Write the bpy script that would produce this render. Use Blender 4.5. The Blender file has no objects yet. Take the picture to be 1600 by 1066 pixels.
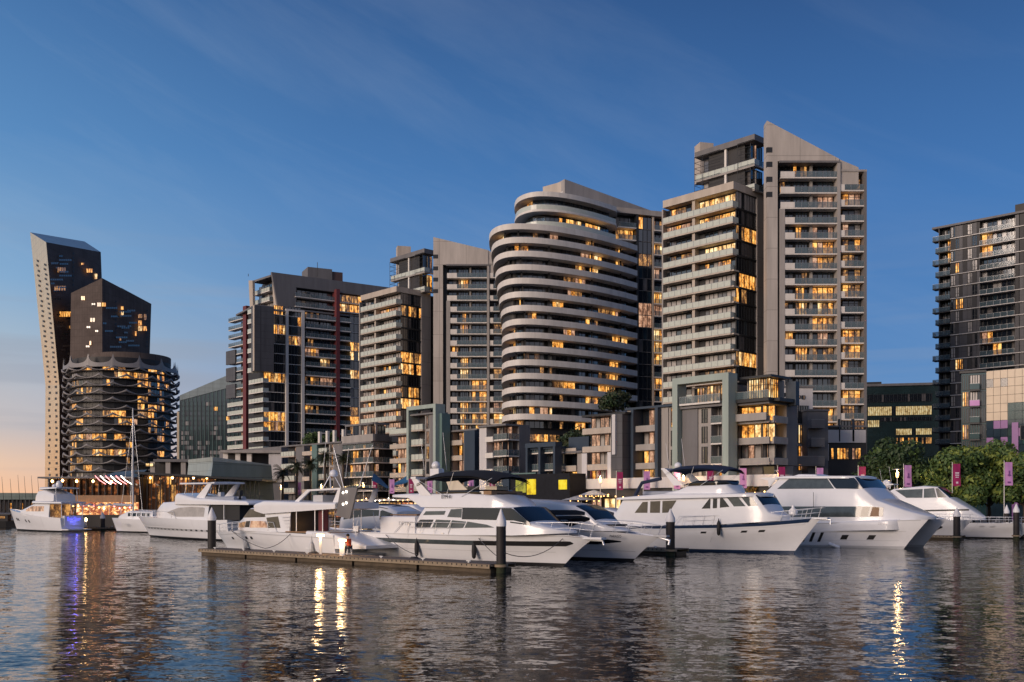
import bpy, math, random
from mathutils import Vector
R = random.Random(7)
# twilight: sky colours by height for the east and the sunset side
SUN_E = 2.3; SUN_A = 26; SUN_C = (1, .78, .62); SUN_AZ = -132; SUN_EL = 13; EXPO = .08

SKY_E = [(0.0, (.10, .23, .44)), (.10, (.075, .205, .46)), (.28, (.037, .145, .39)), (.45, (.018, .072, .22)), (1.0, (.010, .038, .12))]
SKY_W = [(0.0, (1.0, .52, .25)), (.04, (.80, .52, .35)), (.07, (.55, .46, .43)), (.10, (.48, .45, .46)), (.15, (.35, .44, .53)), (.2, (.22, .38, .57)), (.32, (.085, .23, .47)), (.5, (.025, .10, .285)), (1.0, (.012, .045, .13))]
SKY_S = (.37, .335, .36)
WR = .03; WB = .72; WAVES = [(1.3, .42, .26), (3.6, .52, .38), (.35, .12, .08), (10, .36, .26)]
F = 1556.0; HY = 790.0; EH = 4.0
C = bpy.data.collections.new("scene"); bpy.context.scene.collection.children.link(C)
sin, cos, rad, pi = math.sin, math.cos, math.radians, math.pi

def P(px, py, Y):                                   # a measured picture point at a chosen distance
    return Vector(((px-800)/F*Y, Y, EH-(py-HY)/F*Y))
def PX(px, Y): return Vector(((px-800)/F*Y, Y))
def zat(py, Y): return EH-(py-HY)/F*Y

# ---------------------------------------------------------------- materials
def nd(nt, t, **k):
    n = nt.nodes.new(t)
    for a, b in k.items(): setattr(n, a, b)
    return n
def mat(name, col, rough=.6, metal=0, ior=1.5, var=.12, scale=.6, streak=0, bump=0, bscale=8, emit=None, es=0, alpha=1, seams=None, coat=0):
    m = bpy.data.materials.new(name); m.use_nodes = True; nt = m.node_tree
    b = nt.nodes['Principled BSDF']; L = nt.links
    b.inputs['Roughness'].default_value = rough; b.inputs['Metallic'].default_value = metal
    b.inputs['IOR'].default_value = ior; b.inputs['Alpha'].default_value = alpha
    b.inputs['Coat Weight'].default_value = coat; b.inputs['Coat Roughness'].default_value = .08
    c4 = (*col, 1)
    geo = nd(nt, 'ShaderNodeNewGeometry')
    if var or streak:
        mp = nd(nt, 'ShaderNodeMapping'); L.new(geo.outputs['Position'], mp.inputs[0])
        mp.inputs['Scale'].default_value = (1, 1, .12 if streak else 1)
        n = nd(nt, 'ShaderNodeTexNoise'); n.inputs['Scale'].default_value = scale; n.inputs['Detail'].default_value = 6
        n.inputs['Roughness'].default_value = .65
        L.new(mp.outputs[0], n.inputs[0])
        r = nd(nt, 'ShaderNodeValToRGB'); L.new(n.outputs[0], r.inputs[0])
        v = max(var, streak)
        r.color_ramp.elements[0].position = .3; r.color_ramp.elements[0].color = tuple(max(0, x*(1-v)) for x in col)+(1,)
        r.color_ramp.elements[1].position = .68; r.color_ramp.elements[1].color = tuple(min(1, x*(1+v*.6)) for x in col)+(1,)
        out = r.outputs[0]
        if seams:
            br = nd(nt, 'ShaderNodeTexBrick'); br.offset = 0
            br.inputs['Scale'].default_value = 1; br.inputs['Brick Width'].default_value = seams[0]; br.inputs['Row Height'].default_value = seams[1]
            br.inputs['Mortar Size'].default_value = .05; br.inputs['Color1'].default_value = (1, 1, 1, 1); br.inputs['Color2'].default_value = (.9, .9, .9, 1)
            br.inputs['Mortar'].default_value = (.55, .55, .55, 1)
            cx = nd(nt, 'ShaderNodeCombineXYZ'); sx = nd(nt, 'ShaderNodeSeparateXYZ'); L.new(geo.outputs['Position'], sx.inputs[0])
            ad = nd(nt, 'ShaderNodeMath', operation='SUBTRACT'); L.new(sx.outputs[0], ad.inputs[0]); L.new(sx.outputs[1], ad.inputs[1])
            L.new(ad.outputs[0], cx.inputs[0]); L.new(sx.outputs[2], cx.inputs[1]); L.new(cx.outputs[0], br.inputs[0])
            mx = nd(nt, 'ShaderNodeMix', data_type='RGBA', blend_type='MULTIPLY'); mx.inputs[0].default_value = 1
            L.new(out, mx.inputs[6]); L.new(br.outputs[0], mx.inputs[7]); out = mx.outputs[2]
        L.new(out, b.inputs['Base Color'])
    else:
        b.inputs['Base Color'].default_value = c4
    if bump:
        n = nd(nt, 'ShaderNodeTexNoise'); n.inputs['Scale'].default_value = bscale; n.inputs['Detail'].default_value = 4
        L.new(geo.outputs['Position'], n.inputs[0])
        bp = nd(nt, 'ShaderNodeBump'); bp.inputs['Strength'].default_value = bump; bp.inputs['Distance'].default_value = .05
        L.new(n.outputs[0], bp.inputs['Height']); L.new(bp.outputs[0], b.inputs['Normal'])
    if emit:
        b.inputs['Emission Color'].default_value = (*emit, 1); b.inputs['Emission Strength'].default_value = es
    return m
def litmat(name, cols, strength, scale=.9, st=(1.6, 1.6, .7), lo=.36, hi=.66):   # glowing pane: lit rooms, and for litp a painted sky reflection
    m = mat(name, (.05, .04, .03), rough=.06, ior=1.7, var=0); nt = m.node_tree; b = nt.nodes['Principled BSDF']; L = nt.links
    geo = nd(nt, 'ShaderNodeNewGeometry'); mp = nd(nt, 'ShaderNodeMapping'); mp.inputs['Scale'].default_value = st
    L.new(geo.outputs['Position'], mp.inputs[0])
    n = nd(nt, 'ShaderNodeTexNoise'); n.inputs['Scale'].default_value = scale; n.inputs['Detail'].default_value = 3; L.new(mp.outputs[0], n.inputs[0])
    n2 = nd(nt, 'ShaderNodeTexNoise'); n2.inputs['Scale'].default_value = scale*3.7; n2.inputs['Detail'].default_value = 2; L.new(geo.outputs['Position'], n2.inputs[0])
    a1 = nd(nt, 'ShaderNodeMath', operation='MULTIPLY_ADD'); L.new(n2.outputs[0], a1.inputs[0]); a1.inputs[1].default_value = .45; a1.inputs[2].default_value = -.225
    a2 = nd(nt, 'ShaderNodeMath', operation='ADD'); L.new(n.outputs[0], a2.inputs[0]); L.new(a1.outputs[0], a2.inputs[1])
    r = nd(nt, 'ShaderNodeValToRGB'); L.new(a2.outputs[0], r.inputs[0]); e = r.color_ramp.elements
    e[0].position = lo; e[0].color = (*cols[0], 1); e[1].position = hi; e[1].color = (*cols[2], 1)
    k = e.new((lo+hi)/2); k.color = (*cols[1], 1)
    L.new(r.outputs[0], b.inputs['Emission Color']); b.inputs['Emission Strength'].default_value = strength
    return m
M = {}
def mk(k, *a, **kw): M[k] = mat(k, *a, **kw)
mk('concrete', (.50, .455, .415), .8, streak=.22, scale=.5, bump=.15, seams=(7, 6.1))
mk('concrete_plain', (.36, .335, .315), .8, streak=.2, scale=.6, bump=.1)
mk('tan_panel', (.52, .45, .38), .75, streak=.2, scale=.5)
mk('pale', (.74, .70, .65), .6, streak=.14, scale=.8)
mk('white_wall', (.62, .60, .60), .7, streak=.15, scale=.5)
mk('rail_glass', (.56, .60, .53), .25, ior=1.5, var=.1, scale=1.5)
mk('rail_clear', (.12, .175, .20), .1, ior=1.8, var=.15, scale=1.2, alpha=.5)
mk('rail_metal', (.35, .36, .37), .4, .6, var=0)
mk('frame_dark', (.03, .032, .036), .45, .2, var=0)
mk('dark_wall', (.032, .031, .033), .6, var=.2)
mk('grey_wall', (.17, .165, .17), .7, streak=.2)
mk('slate', (.085, .085, .095), .5, streak=.25, seams=(3, 2))
mk('maroon', (.16, .035, .04), .6, streak=.2)
mk('brown_red', (.10, .06, .055), .6, streak=.2)
mk('navy', (.025, .045, .075), .5, var=.15)
mk('teal', (.12, .20, .19), .6, streak=.15)
mk('frame_green', (.36, .43, .39), .7, streak=.15)
mk('glass', (.012, .016, .022), .05, ior=2.1, var=.3, scale=.4)
mk('glass_matte', (.02, .02, .024), .4, ior=1.4, var=.3, scale=.4)
mk('office_glass', (.010, .028, .030), .25, ior=1.7, var=.4, scale=.3, seams=(2.4, 3.2))
mk('glass_blue', (.02, .04, .055), .06, ior=2.3, var=.4, scale=.4)
mk('glass_green', (.015, .055, .055), .08, ior=2.2, var=.4, scale=.25)
mk('curtain', (.40, .37, .35), .3, ior=1.9, var=.25, scale=1.3)
mk('curtain_dim', (.12, .11, .11), .2, ior=2.0, var=.3, scale=1.3)
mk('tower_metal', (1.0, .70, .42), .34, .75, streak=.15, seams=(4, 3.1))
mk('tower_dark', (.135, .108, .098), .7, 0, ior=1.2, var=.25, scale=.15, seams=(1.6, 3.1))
mk('wave', (.26, .245, .24), .5, var=.12)
mk('metal_green', (.20, .245, .225), .4, .45, streak=.2, scale=.4, seams=(6, 2.5))
mk('metal_pale', (.40, .46, .45), .35, .4, streak=.15, scale=.5, seams=(2.5, 1.6))
mk('purple', (.22, .08, .28), .35, var=.1)
mk('lilac', (.62, .30, .62), .55, var=.08)
mk('crimson', (.36, .02, .12), .55, var=.1)
mk('banner_mark', (.75, .6, .7), .6, var=0)
mk('cream_glass', (.68, .56, .42), .2, ior=1.4, var=.1, scale=.3)
mk('gel', (.80, .81, .84), .22, ior=1.5, var=.04, scale=.8, coat=.3)
mk('gel_grey', (.55, .56, .58), .3, var=.08)
mk('gel_cream', (.70, .63, .52), .3, var=.08)
mk('boat_glass', (.008, .010, .015), .06, ior=1.6, var=.2, scale=.8)
mk('boat_glass_clear', (.07, .085, .09), .06, ior=1.6, var=.3, scale=1.5)
mk('boat_glass_olive', (.09, .08, .06), .1, ior=1.5, var=.3, scale=1.5)
mk('black', (.012, .012, .014), .5, var=0)
mk('canvas_black', (.010, .010, .012), .85, var=.2, bump=.3, bscale=2)
mk('canvas_navy', (.012, .022, .055), .85, var=.2, bump=.3, bscale=2)
mk('navy_stripe', (.015, .035, .085), .35, var=.1)
mk('red_stripe', (.35, .03, .04), .4, var=0)
mk('steel', (.80, .81, .83), .3, .45, var=0)
mk('rubber', (.02, .02, .022), .7, var=.1)
mk('rib_grey', (.33, .36, .42), .6, var=.1)
mk('teak', (.28, .17, .09), .6, streak=.2, scale=2)
mk('deck_wood', (.17, .13, .10), .8, var=.3, scale=2.5, bump=.2)
mk('jetty_side', (.30, .235, .16), .8, var=.25, scale=2.0)
mk('jetty_float', (.10, .075, .05), .85, var=.35, scale=1.2)
mk('pile', (.022, .018, .018), .65, var=.35, scale=1.5, bump=.2)
mk('weed', (.03, .038, .018), .9, var=.5, scale=6, bump=.4)
mk('pile_cap', (.80, .80, .82), .5, var=.06)
mk('paving', (.18, .165, .15), .8, var=.2, scale=.3)
mk('quay', (.055, .05, .046), .85, streak=.3, scale=.5)
mk('bark', (.07, .05, .035), .9, var=.3, scale=3, bump=.4)
mk('palm_bark', (.13, .10, .075), .9, var=.3, scale=6, bump=.4)
mk('leaf_dark', (.03, .06, .02), .6, var=.35, scale=1.2)
mk('leaf_mid', (.07, .125, .03), .6, var=.4, scale=1.0)
mk('leaf_light', (.19, .24, .04), .6, var=.35, scale=1.0)  # brighter leaves, lamplight from below put into the colour
mk('leaf_autumn', (.22, .13, .03), .6, var=.35, scale=1.0)
mk('frond', (.05, .06, .025), .6, var=.4, scale=2)
mk('blue_canvas', (.03, .14, .30), .7, var=.15)
mk('umbrella_cloth', (.42, .45, .52), .75, var=.1)
mk('black_cube', (.012, .013, .018), .6, ior=1.3, var=.4, scale=1.5)
mk('orange_cloth', (.65, .09, .03), .8, var=.2, scale=8)
mk('skin', (.45, .26, .18), .6, var=0)
mk('trousers', (.02, .025, .04), .8, var=0)
mk('hair', (.02, .014, .01), .8, var=0)
mk('shirt', (.05, .12, .12), .8, var=.1)
mk('shirt_red', (.35, .05, .07), .8, var=.1)
mk('rope', (.08, .08, .09), .8, var=0)
mk('lamp_warm', (.9, .7, .4), .5, var=0, emit=(1, .52, .16), es=5)
mk('lamp_jetty', (.9, .7, .4), .5, var=0, emit=(1, .62, .25), es=22)
mk('lamp_spot', (.9, .7, .4), .5, var=0, emit=(1, .50, .18), es=14)
mk('lamp_white', (.9, .9, .9), .5, var=0, emit=(1, .9, .75), es=9)
mk('lamp_red', (.9, .3, .3), .5, var=0, emit=(1, .25, .25), es=4)
mk('neon_blue', (.2, .2, .9), .5, var=0, emit=(.10, .10, 1), es=1.8)
mk('sign_teal', (.1, .5, .45), .5, var=0, emit=(.05, .8, .7), es=.6)
mk('yellow_lit', (.8, .7, .05), .5, var=0, emit=(1, .72, .01), es=.95)
mk('olive_lit', (.3, .3, .05), .5, var=0, emit=(.45, .50, .03), es=.45)
M['lit'] = litmat('lit_room', [(.12, .04, .01), (.80, .31, .05), (1, .58, .17)], 1.35)
M['lit2'] = litmat('lit_room_pale', [(.25, .12, .04), (.85, .50, .18), (1, .80, .45)], 1.35)
M['litd'] = litmat('lit_room_dim', [(.03, .015, .01), (.22, .10, .035), (.75, .36, .10)], .95)
M['yellow_lit'] = litmat('yellow_panel', [(.55, .36, .0), (.95, .66, .0), (1, .80, .03)], .85, scale=.5)
M['olive_lit'] = litmat('olive_panel', [(.03, .05, .01), (.20, .24, .02), (.55, .55, .05)], .6, scale=.6)
M['litp'] = litmat('pink_pane_glow', [(.16, .08, .05), (.55, .27, .16), (.9, .55, .35)], .8)  # pink sky reflection painted as glow; some lit rooms use it too
M['shop'] = litmat('lit_shop', [(.25, .06, .03), (.95, .45, .15), (1, .85, .6)], 1.5, scale=1.3, st=(1, 1, 1.3), lo=.46, hi=.72)
M['bar'] = litmat('lit_bar', [(.03, .012, .006), (.30, .09, .025), (1, .42, .10)], 1.1, scale=.55, st=(1, 1, 1.6), lo=.5, hi=.82)
M['office'] = litmat('lit_office', [(.35, .22, .08), (.9, .65, .28), (1, .85, .5)], .65, scale=1.2)

# ---------------------------------------------------------------- mesh building
class MB:
    def __init__(s): s.v = []; s.f = []; s.m = []; s.mats = []; s.sm = []
    def mi(s, m):
        if m not in s.mats: s.mats.append(m)
        return s.mats.index(m)
    def quad(s, pts, m, smooth=False):
        n = len(s.v); s.v += [tuple(p) for p in pts]; s.f.append(tuple(range(n, n+len(pts)))); s.m.append(s.mi(m)); s.sm.append(smooth)
    def grid(s, rows, m, smooth=True, close=False, mf=None):
        n = len(s.v); k = len(rows[0])
        for r in rows: s.v += [tuple(p) for p in r]
        for i in range(len(rows)-1):
            for j in range(k if close else k-1):
                a, b = n+i*k+j, n+i*k+(j+1) % k
                s.f.append((a, b, b+k, a+k)); s.m.append(s.mi(mf(i, j) if mf else m)); s.sm.append(smooth)
    def prism(s, poly, z0, z1, m, cap=None):      # poly: list of (x,y); z may be lists
        n = len(poly)
        Z0 = z0 if isinstance(z0, (list, tuple)) else [z0]*n; Z1 = z1 if isinstance(z1, (list, tuple)) else [z1]*n
        lo = [(p[0], p[1], Z0[i]) for i, p in enumerate(poly)]; hi = [(p[0], p[1], Z1[i]) for i, p in enumerate(poly)]
        for i in range(n): j = (i+1) % n; s.quad([lo[i], lo[j], hi[j], hi[i]], m)
        s.quad(hi, cap or m); s.quad(lo[::-1], cap or m)
    def box(s, c, d, m, rz=0):
        x, y, z = c; a, b, h = d[0]/2, d[1]/2, d[2]/2; ca, sa = cos(rz), sin(rz)
        s.prism([(x+u*ca-v*sa, y+u*sa+v*ca) for u, v in ((-a, -b), (a, -b), (a, b), (-a, b))], z-h, z+h, m)
    def tube(s, pts, r, m, n=6, r1=None):
        pts = [Vector(p) for p in pts]; rows = []
        for i, p in enumerate(pts):
            d = (pts[min(i+1, len(pts)-1)]-pts[max(i-1, 0)]).normalized()
            a = d.cross(Vector((0, 0, 1)) if abs(d.z) < .9 else Vector((1, 0, 0))).normalized(); b = d.cross(a)
            rr = r if r1 is None else r+(r1-r)*i/(len(pts)-1)
            rows.append([p+(a*cos(2*pi*k/n)+b*sin(2*pi*k/n))*rr for k in range(n)])
        s.grid(rows, m, close=True); s.quad(rows[0], m); s.quad(rows[-1][::-1], m)
    def lathe(s, prof, m, c=(0, 0, 0), n=16):
        rows = [[(c[0]+r*cos(2*pi*k/n), c[1]+r*sin(2*pi*k/n), c[2]+z) for k in range(n)] for r, z in prof]
        s.grid(rows, m, close=True); s.quad(rows[0][::-1], m); s.quad(rows[-1], m)
    def build(s, name, parent=None, off=(0, 0, 0)):
        me = bpy.data.meshes.new(name); ox, oy, oz = off
        me.from_pydata([(a-ox, b-oy, c-oz) for a, b, c in s.v], [], s.f)
        for m in s.mats: me.materials.append(M[m])
        me.polygons.foreach_set('material_index', s.m); me.polygons.foreach_set('use_smooth', s.sm); me.update()
        o = bpy.data.objects.new(name, me); C.objects.link(o)
        if parent: o.parent = parent
        return o
def tag(o, label, cat, group=None, kind=None):
    if label: o['label'] = label
    if cat: o['category'] = cat
    if group: o['group'] = group
    if kind: o['kind'] = kind
    return o
def empty(name, loc, label, cat, group=None, rz=0):
    o = bpy.data.objects.new(name, None); C.objects.link(o); o.location = loc; o.rotation_euler = (0, 0, rz); o.empty_display_size = .1
    return tag(o, label, cat, group)
def copy_thing(o, loc, label, rz=None):
    c = o.copy(); C.objects.link(c); c.location = loc; c['label'] = label
    if rz is not None: c.rotation_euler = (0, 0, rz)
    for ch in list(o.children):
        d = ch.copy(); C.objects.link(d); d.parent = c
        for g in list(ch.children):
            e = g.copy(); C.objects.link(e); e.parent = d
    return c

class Fr:                                        # a facade plane: origin, direction along it, outward normal
    def __init__(s, O, ang=None, u=None):
        s.O = Vector(O[:2]); s.u = Vector(u).normalized() if u else Vector((sin(rad(ang)), cos(rad(ang))))
        n = Vector((s.u.y, -s.u.x)); mid = -s.O
        s.n = n if n.dot(mid) > 0 else -n
    def s(s_, px, v=0):
        t = (px-800)/F; o = s_.O+s_.n*v
        return (t*o.y-o.x)/(s_.u.x-t*s_.u.y)
    def pt(s_, a, v=0, z=0):
        p = s_.O+s_.u*a+s_.n*v
        return Vector((p.x, p.y, z))
    def z(s_, px, py, v=0):
        p = s_.pt(s_.s(px, v), v); return zat(py, p.y)
    def shift(s_, a, v):
        f = Fr.__new__(Fr); f.O = s_.O+s_.u*a+s_.n*v; f.u = s_.u; f.n = s_.n; return f
UL = (-.685, .729); UR = (.729, .685)

class Bld:
    def __init__(s, name, at, label, cat='building', group=None):
        s.at = (at[0], at[1], GZ); s.root = empty(name, s.at, label, cat, group); s.parts = {}; s.wins = []; s.bals = []
    def mb(s, part):
        return s.parts.setdefault(part, MB())
    def box(s, part, fr, s0, s1, v0, v1, z0, z1, m):
        mb = MB(); s._b(mb, fr, s0, s1, v0, v1, z0, z1, m); s.wins.append((abs(s1-s0)*abs(z1-z0), mb, part))
    def _b(s, mb, fr, s0, s1, v0, v1, z0, z1, m):
        p = [fr.pt(a, b) for a, b in ((s0, v0), (s1, v0), (s1, v1), (s0, v1))]
        mb.prism([(q.x, q.y) for q in p], z0, z1, m)
    def win(s, fr, s0, s1, v, z0, z1, n=4, st='.', fm='frame_dark', bar=.15, transom=None, name='window'):
        if s0 > s1: s0, s1 = s1, s0
        mb = MB(); w = (s1-s0)/n
        if st in ('.', 'b', 'k') and name == 'window' and n > 2 and R.random() < .17: st = R.choice('ddLLP')
        if st == '?': st = R.choice('...d.c')
        for i in range(n):
            a = s0+w*i; r = R.random()
            if st == 'L': m = 'lit' if r < .52 else 'lit2' if r < .64 else 'litd' if r < .84 else 'litp' if r < .93 else 'glass'
            elif st == 'W': m = 'lit2' if r < .7 else 'lit' if r < .88 else 'litd'
            elif st == 'P': m = 'litp' if r < .62 else 'lit' if r < .74 else 'curtain' if r < .9 else 'glass'
            elif st == 'd': m = 'litd' if r < .5 else 'lit' if r < .66 else 'glass'
            elif st == 'c': m = 'curtain' if r < .72 else ('glass' if r < .86 else 'curtain_dim')
            elif st == 'k': m = 'curtain_dim' if r < .5 else 'glass'
            elif st == 'o': m = 'office'
            elif st == 'm': m = 'glass_matte'
            elif st == 'g': m = 'glass_green' if r < .8 else 'glass_blue'
            elif st == 'b': m = 'glass_blue' if r < .7 else 'glass'
            else: m = 'glass' if r < .8 else ('curtain_dim' if r < .93 else 'glass_blue')
            p = [fr.pt(a, v, z0), fr.pt(a+w, v, z0), fr.pt(a+w, v, z1), fr.pt(a, v, z1)]
            mb.quad(p, m)
        for i in range(n+1):
            a = s0+w*i
            s._b(mb, fr, a-bar/2, a+bar/2, v-.05, v+.07, z0, z1, fm)
        s._b(mb, fr, s0, s1, v-.05, v+.055, z0, z0+.07, fm); s._b(mb, fr, s0, s1, v-.05, v+.055, z1-.07, z1, fm)
        if transom: zz = z0+(z1-z0)*transom; s._b(mb, fr, s0, s1, v-.05, v+.05, zz-.04, zz+.04, fm)
        s.wins.append((abs(s1-s0)*(z1-z0), mb, name))
    def balcony(s, fr, s0, s1, v0, v1, z, t=.28, rh=1.05, rm='rail_glass', sm='pale', posts=0, solid=None, sides=True, pm='rail_metal'):
        if s0 > s1: s0, s1 = s1, s0
        sl = MB(); s._b(sl, fr, s0, s1, v0, v1, z-t, z, sm)
        rl = MB(); e = .02
        if rh:
            a0 = s0
            if solid:
                a, b = solid; a, b = min(a, b), max(a, b)
                s._b(sl, fr, a, b, v1-.16, v1+.03, z+.002, z+rh, sm)
                a0 = b if abs(a-s0) < abs(b-s1) else s0; s1r = s1 if a0 == b else a
            else: s1r = s1
            s._b(rl, fr, a0+e, s1r-e, v1-.09, v1-.04, z+.03, z+rh, rm)
            s._b(rl, fr, a0+e, s1r-e, v1-.11, v1-.02, z+rh, z+rh+.05, pm)
            if posts:
                k = max(1, int(abs(s1r-a0)/posts))
                for i in range(k+1):
                    q = a0+(s1r-a0)*i/k; s._b(rl, fr, q-.035+e*(i == 0), q+.035-e*(i == k), v1-.04, v1+.01, z-.05, z+rh, pm)
            if sides and v1-v0 > .5:
                for q in (s0+.03, s1-.08): s._b(rl, fr, q, q+.05, v0+.1, v1-.12, z+.03, z+rh, rm)
        s.bals.append((abs(s1-s0), sl, rl if rh else None))
    def done(s, maxw=100):
        off = s.at
        for k, mb in s.parts.items(): mb.build(k, s.root, off)
        by = {}
        for t in s.wins: by.setdefault(t[2], []).append(t)
        for nm, l in by.items():
            l.sort(key=lambda t: -t[0])
            for a, mb, _ in l[:maxw]: mb.build(nm, s.root, off)
            if l[maxw:]:
                big = MB()
                for a, mb, _ in l[maxw:]:
                    n = len(big.v); big.v += mb.v; big.f += [tuple(i+n for i in f) for f in mb.f]; big.m += [big.mi(mb.mats[i]) for i in mb.m]; big.sm += mb.sm
                o = big.build(nm, s.root, off); o['kind'] = 'stuff'
        for a, sl, rl in s.bals:
            o = sl.build('balcony', s.root, off)
            if rl and rl.v: rl.build('railing', o, off)
        return s.root
GZ = 1.2      # promenade level above the water

# ---------------------------------------------------------------- world, sun, camera
sc = bpy.context.scene
W = bpy.data.worlds.new("World"); sc.world = W; W.use_nodes = True; nt = W.node_tree; L = nt.links
bg = nt.nodes['Background']; tc = nd(nt, 'ShaderNodeTexCoord'); sp = nd(nt, 'ShaderNodeSeparateXYZ'); L.new(tc.outputs['Generated'], sp.inputs[0])
def mth(op, a, b=None, cl=False):
    n = nd(nt, 'ShaderNodeMath', operation=op); n.use_clamp = cl
    for i, x in enumerate((a, b)):
        if x is None: continue
        if isinstance(x, (int, float)): n.inputs[i].default_value = x
        else: L.new(x, n.inputs[i])
    return n.outputs[0]
def ramp(fac, stops):
    r = nd(nt, 'ShaderNodeValToRGB'); L.new(fac, r.inputs[0]); e = r.color_ramp.elements
    e[0].position, e[0].color = stops[0][0], (*stops[0][1], 1); e[1].position, e[1].color = stops[-1][0], (*stops[-1][1], 1)
    for p, c in stops[1:-1]: k = e.new(p); k.color = (*c, 1)
    return r.outputs[0]
def mixc(f, a, b, bt='MIX'):
    n = nd(nt, 'ShaderNodeMix', data_type='RGBA', blend_type=bt)
    for i, x in ((0, f), (6, a), (7, b)):
        if isinstance(x, (int, float)): n.inputs[i].default_value = x
        elif isinstance(x, tuple): n.inputs[i].default_value = (*x, 1)
        else: L.new(x, n.inputs[i])
    return n.outputs[2]
z = mth('MAXIMUM', sp.outputs[2], 0.0)
# side of the sky the sun set on: direction (-1, .05)
west = mth('ADD', mth('MULTIPLY', sp.outputs[0], -1.0), mth('MULTIPLY', sp.outputs[1], .02))
hl = mth('POWER', mth('MAXIMUM', mth('SUBTRACT', 1.0, mth('MULTIPLY', z, z)), .001), .5)
wn = mth('DIVIDE', west, hl)                       # -1 east .. 1 west
wf = mth('MULTIPLY', mth('ADD', wn, 1.0), .5, True)
east = ramp(z, SKY_E); westc = ramp(z, SKY_W)
low = ramp(z, [(0, (1, 1, 1)), (.55, (.5, .5, .5)), (1, (0, 0, 0))])
back = mth('MULTIPLY', mth('MULTIPLY', sp.outputs[1], -1.6, True), low, True)
east = mixc(back, east, SKY_S)
fx = ramp(wf, [(.38, (0, 0, 0)), (.60, (.34, .34, .34)), (.75, (.92, .92, .92)), (.95, (1, 1, 1))])
col = mixc(fx, east, westc)
# unseen far-shore skyline added west of the frame, darkens low reflections
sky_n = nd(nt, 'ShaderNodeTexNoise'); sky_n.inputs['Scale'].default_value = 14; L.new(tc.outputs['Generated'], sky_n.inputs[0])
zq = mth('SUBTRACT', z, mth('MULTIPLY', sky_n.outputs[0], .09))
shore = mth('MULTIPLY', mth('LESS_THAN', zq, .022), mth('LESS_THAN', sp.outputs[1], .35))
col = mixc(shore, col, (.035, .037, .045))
# thin cloud streaks
cu_ = nd(nt, 'ShaderNodeCombineXYZ'); L.new(mth('MULTIPLY', mth('SUBTRACT', sp.outputs[0], mth('MULTIPLY', sp.outputs[2], .4)), 1.3), cu_.inputs[0])
L.new(mth('MULTIPLY', mth('ADD', sp.outputs[2], mth('MULTIPLY', sp.outputs[0], .42)), 7.0), cu_.inputs[2]); L.new(sp.outputs[1], cu_.inputs[1])
n1 = nd(nt, 'ShaderNodeTexNoise'); n1.inputs['Scale'].default_value = 1.7; n1.inputs['Detail'].default_value = 9; n1.inputs['Roughness'].default_value = .62; n1.inputs['Distortion'].default_value = .4
L.new(cu_.outputs[0], n1.inputs[0])
cf = ramp(n1.outputs[0], [(.50, (0, 0, 0)), (.80, (1, 1, 1))])
cw = mth('MULTIPLY', cf, mth('MULTIPLY', wf, .28))
col = mixc(cw, col, mixc(.55, col, (.55, .60, .66)))
# low grey-violet cloud bands near the sunset horizon
mp2 = nd(nt, 'ShaderNodeMapping'); L.new(tc.outputs['Generated'], mp2.inputs[0]); mp2.inputs['Scale'].default_value = (1.2, 1.2, 22)
n2 = nd(nt, 'ShaderNodeTexNoise'); n2.inputs['Scale'].default_value = 1.6; n2.inputs['Detail'].default_value = 5; L.new(mp2.outputs[0], n2.inputs[0])
cb = ramp(n2.outputs[0], [(.50, (0, 0, 0)), (.64, (1, 1, 1))])
lowm = ramp(z, [(0.015, (0, 0, 0)), (.05, (1, 1, 1)), (.17, (1, 1, 1)), (.27, (0, 0, 0))])
bf = mth('MULTIPLY', mth('MULTIPLY', cb, lowm), mth('MULTIPLY', wf, .75))
col = mixc(bf, col, mixc(.75, col, (.27, .29, .36)))
sky = nd(nt, 'ShaderNodeTexSky'); sky.sky_type = 'NISHITA'; sky.sun_disc = False; sky.sun_elevation = rad(SUN_EL); sky.sun_rotation = rad(-100)
col = mixc(1.0, col, mixc(1.0, (0, 0, 0), mixc(1.0, sky.outputs[0], (.012, .012, .012), 'MULTIPLY'), 'ADD'), 'ADD')
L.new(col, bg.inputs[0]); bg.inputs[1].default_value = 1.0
sd = bpy.data.lights.new('sun', 'SUN'); sd.energy = SUN_E; sd.angle = rad(SUN_A); sd.color = SUN_C
so = bpy.data.objects.new('sun', sd); C.objects.link(so)
az, el = rad(SUN_AZ), rad(SUN_EL)
d = Vector((sin(az)*cos(el), cos(az)*cos(el), sin(el))); so.rotation_euler = d.to_track_quat('Z', 'Y').to_euler()
cam = bpy.data.cameras.new('camera'); co = bpy.data.objects.new('camera', cam); C.objects.link(co)
co.location = (0, 0, EH); co.rotation_euler = (rad(90), 0, 0); cam.sensor_width = 36; cam.lens = F/1600*36
cam.shift_y = (HY-533)/1600; cam.clip_end = 9000; cam.clip_start = .5; sc.camera = co
sc.view_settings.view_transform = 'Standard'; sc.view_settings.look = 'None'; sc.view_settings.exposure = EXPO; sc.view_settings.gamma = 1
sc.render.engine = 'CYCLES'; sc.cycles.use_denoising = True; sc.cycles.max_bounces = 6; sc.cycles.transparent_max_bounces = 8
sc.cycles.caustics_reflective = False; sc.cycles.caustics_refractive = False; sc.cycles.sample_clamp_indirect = 6

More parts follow.
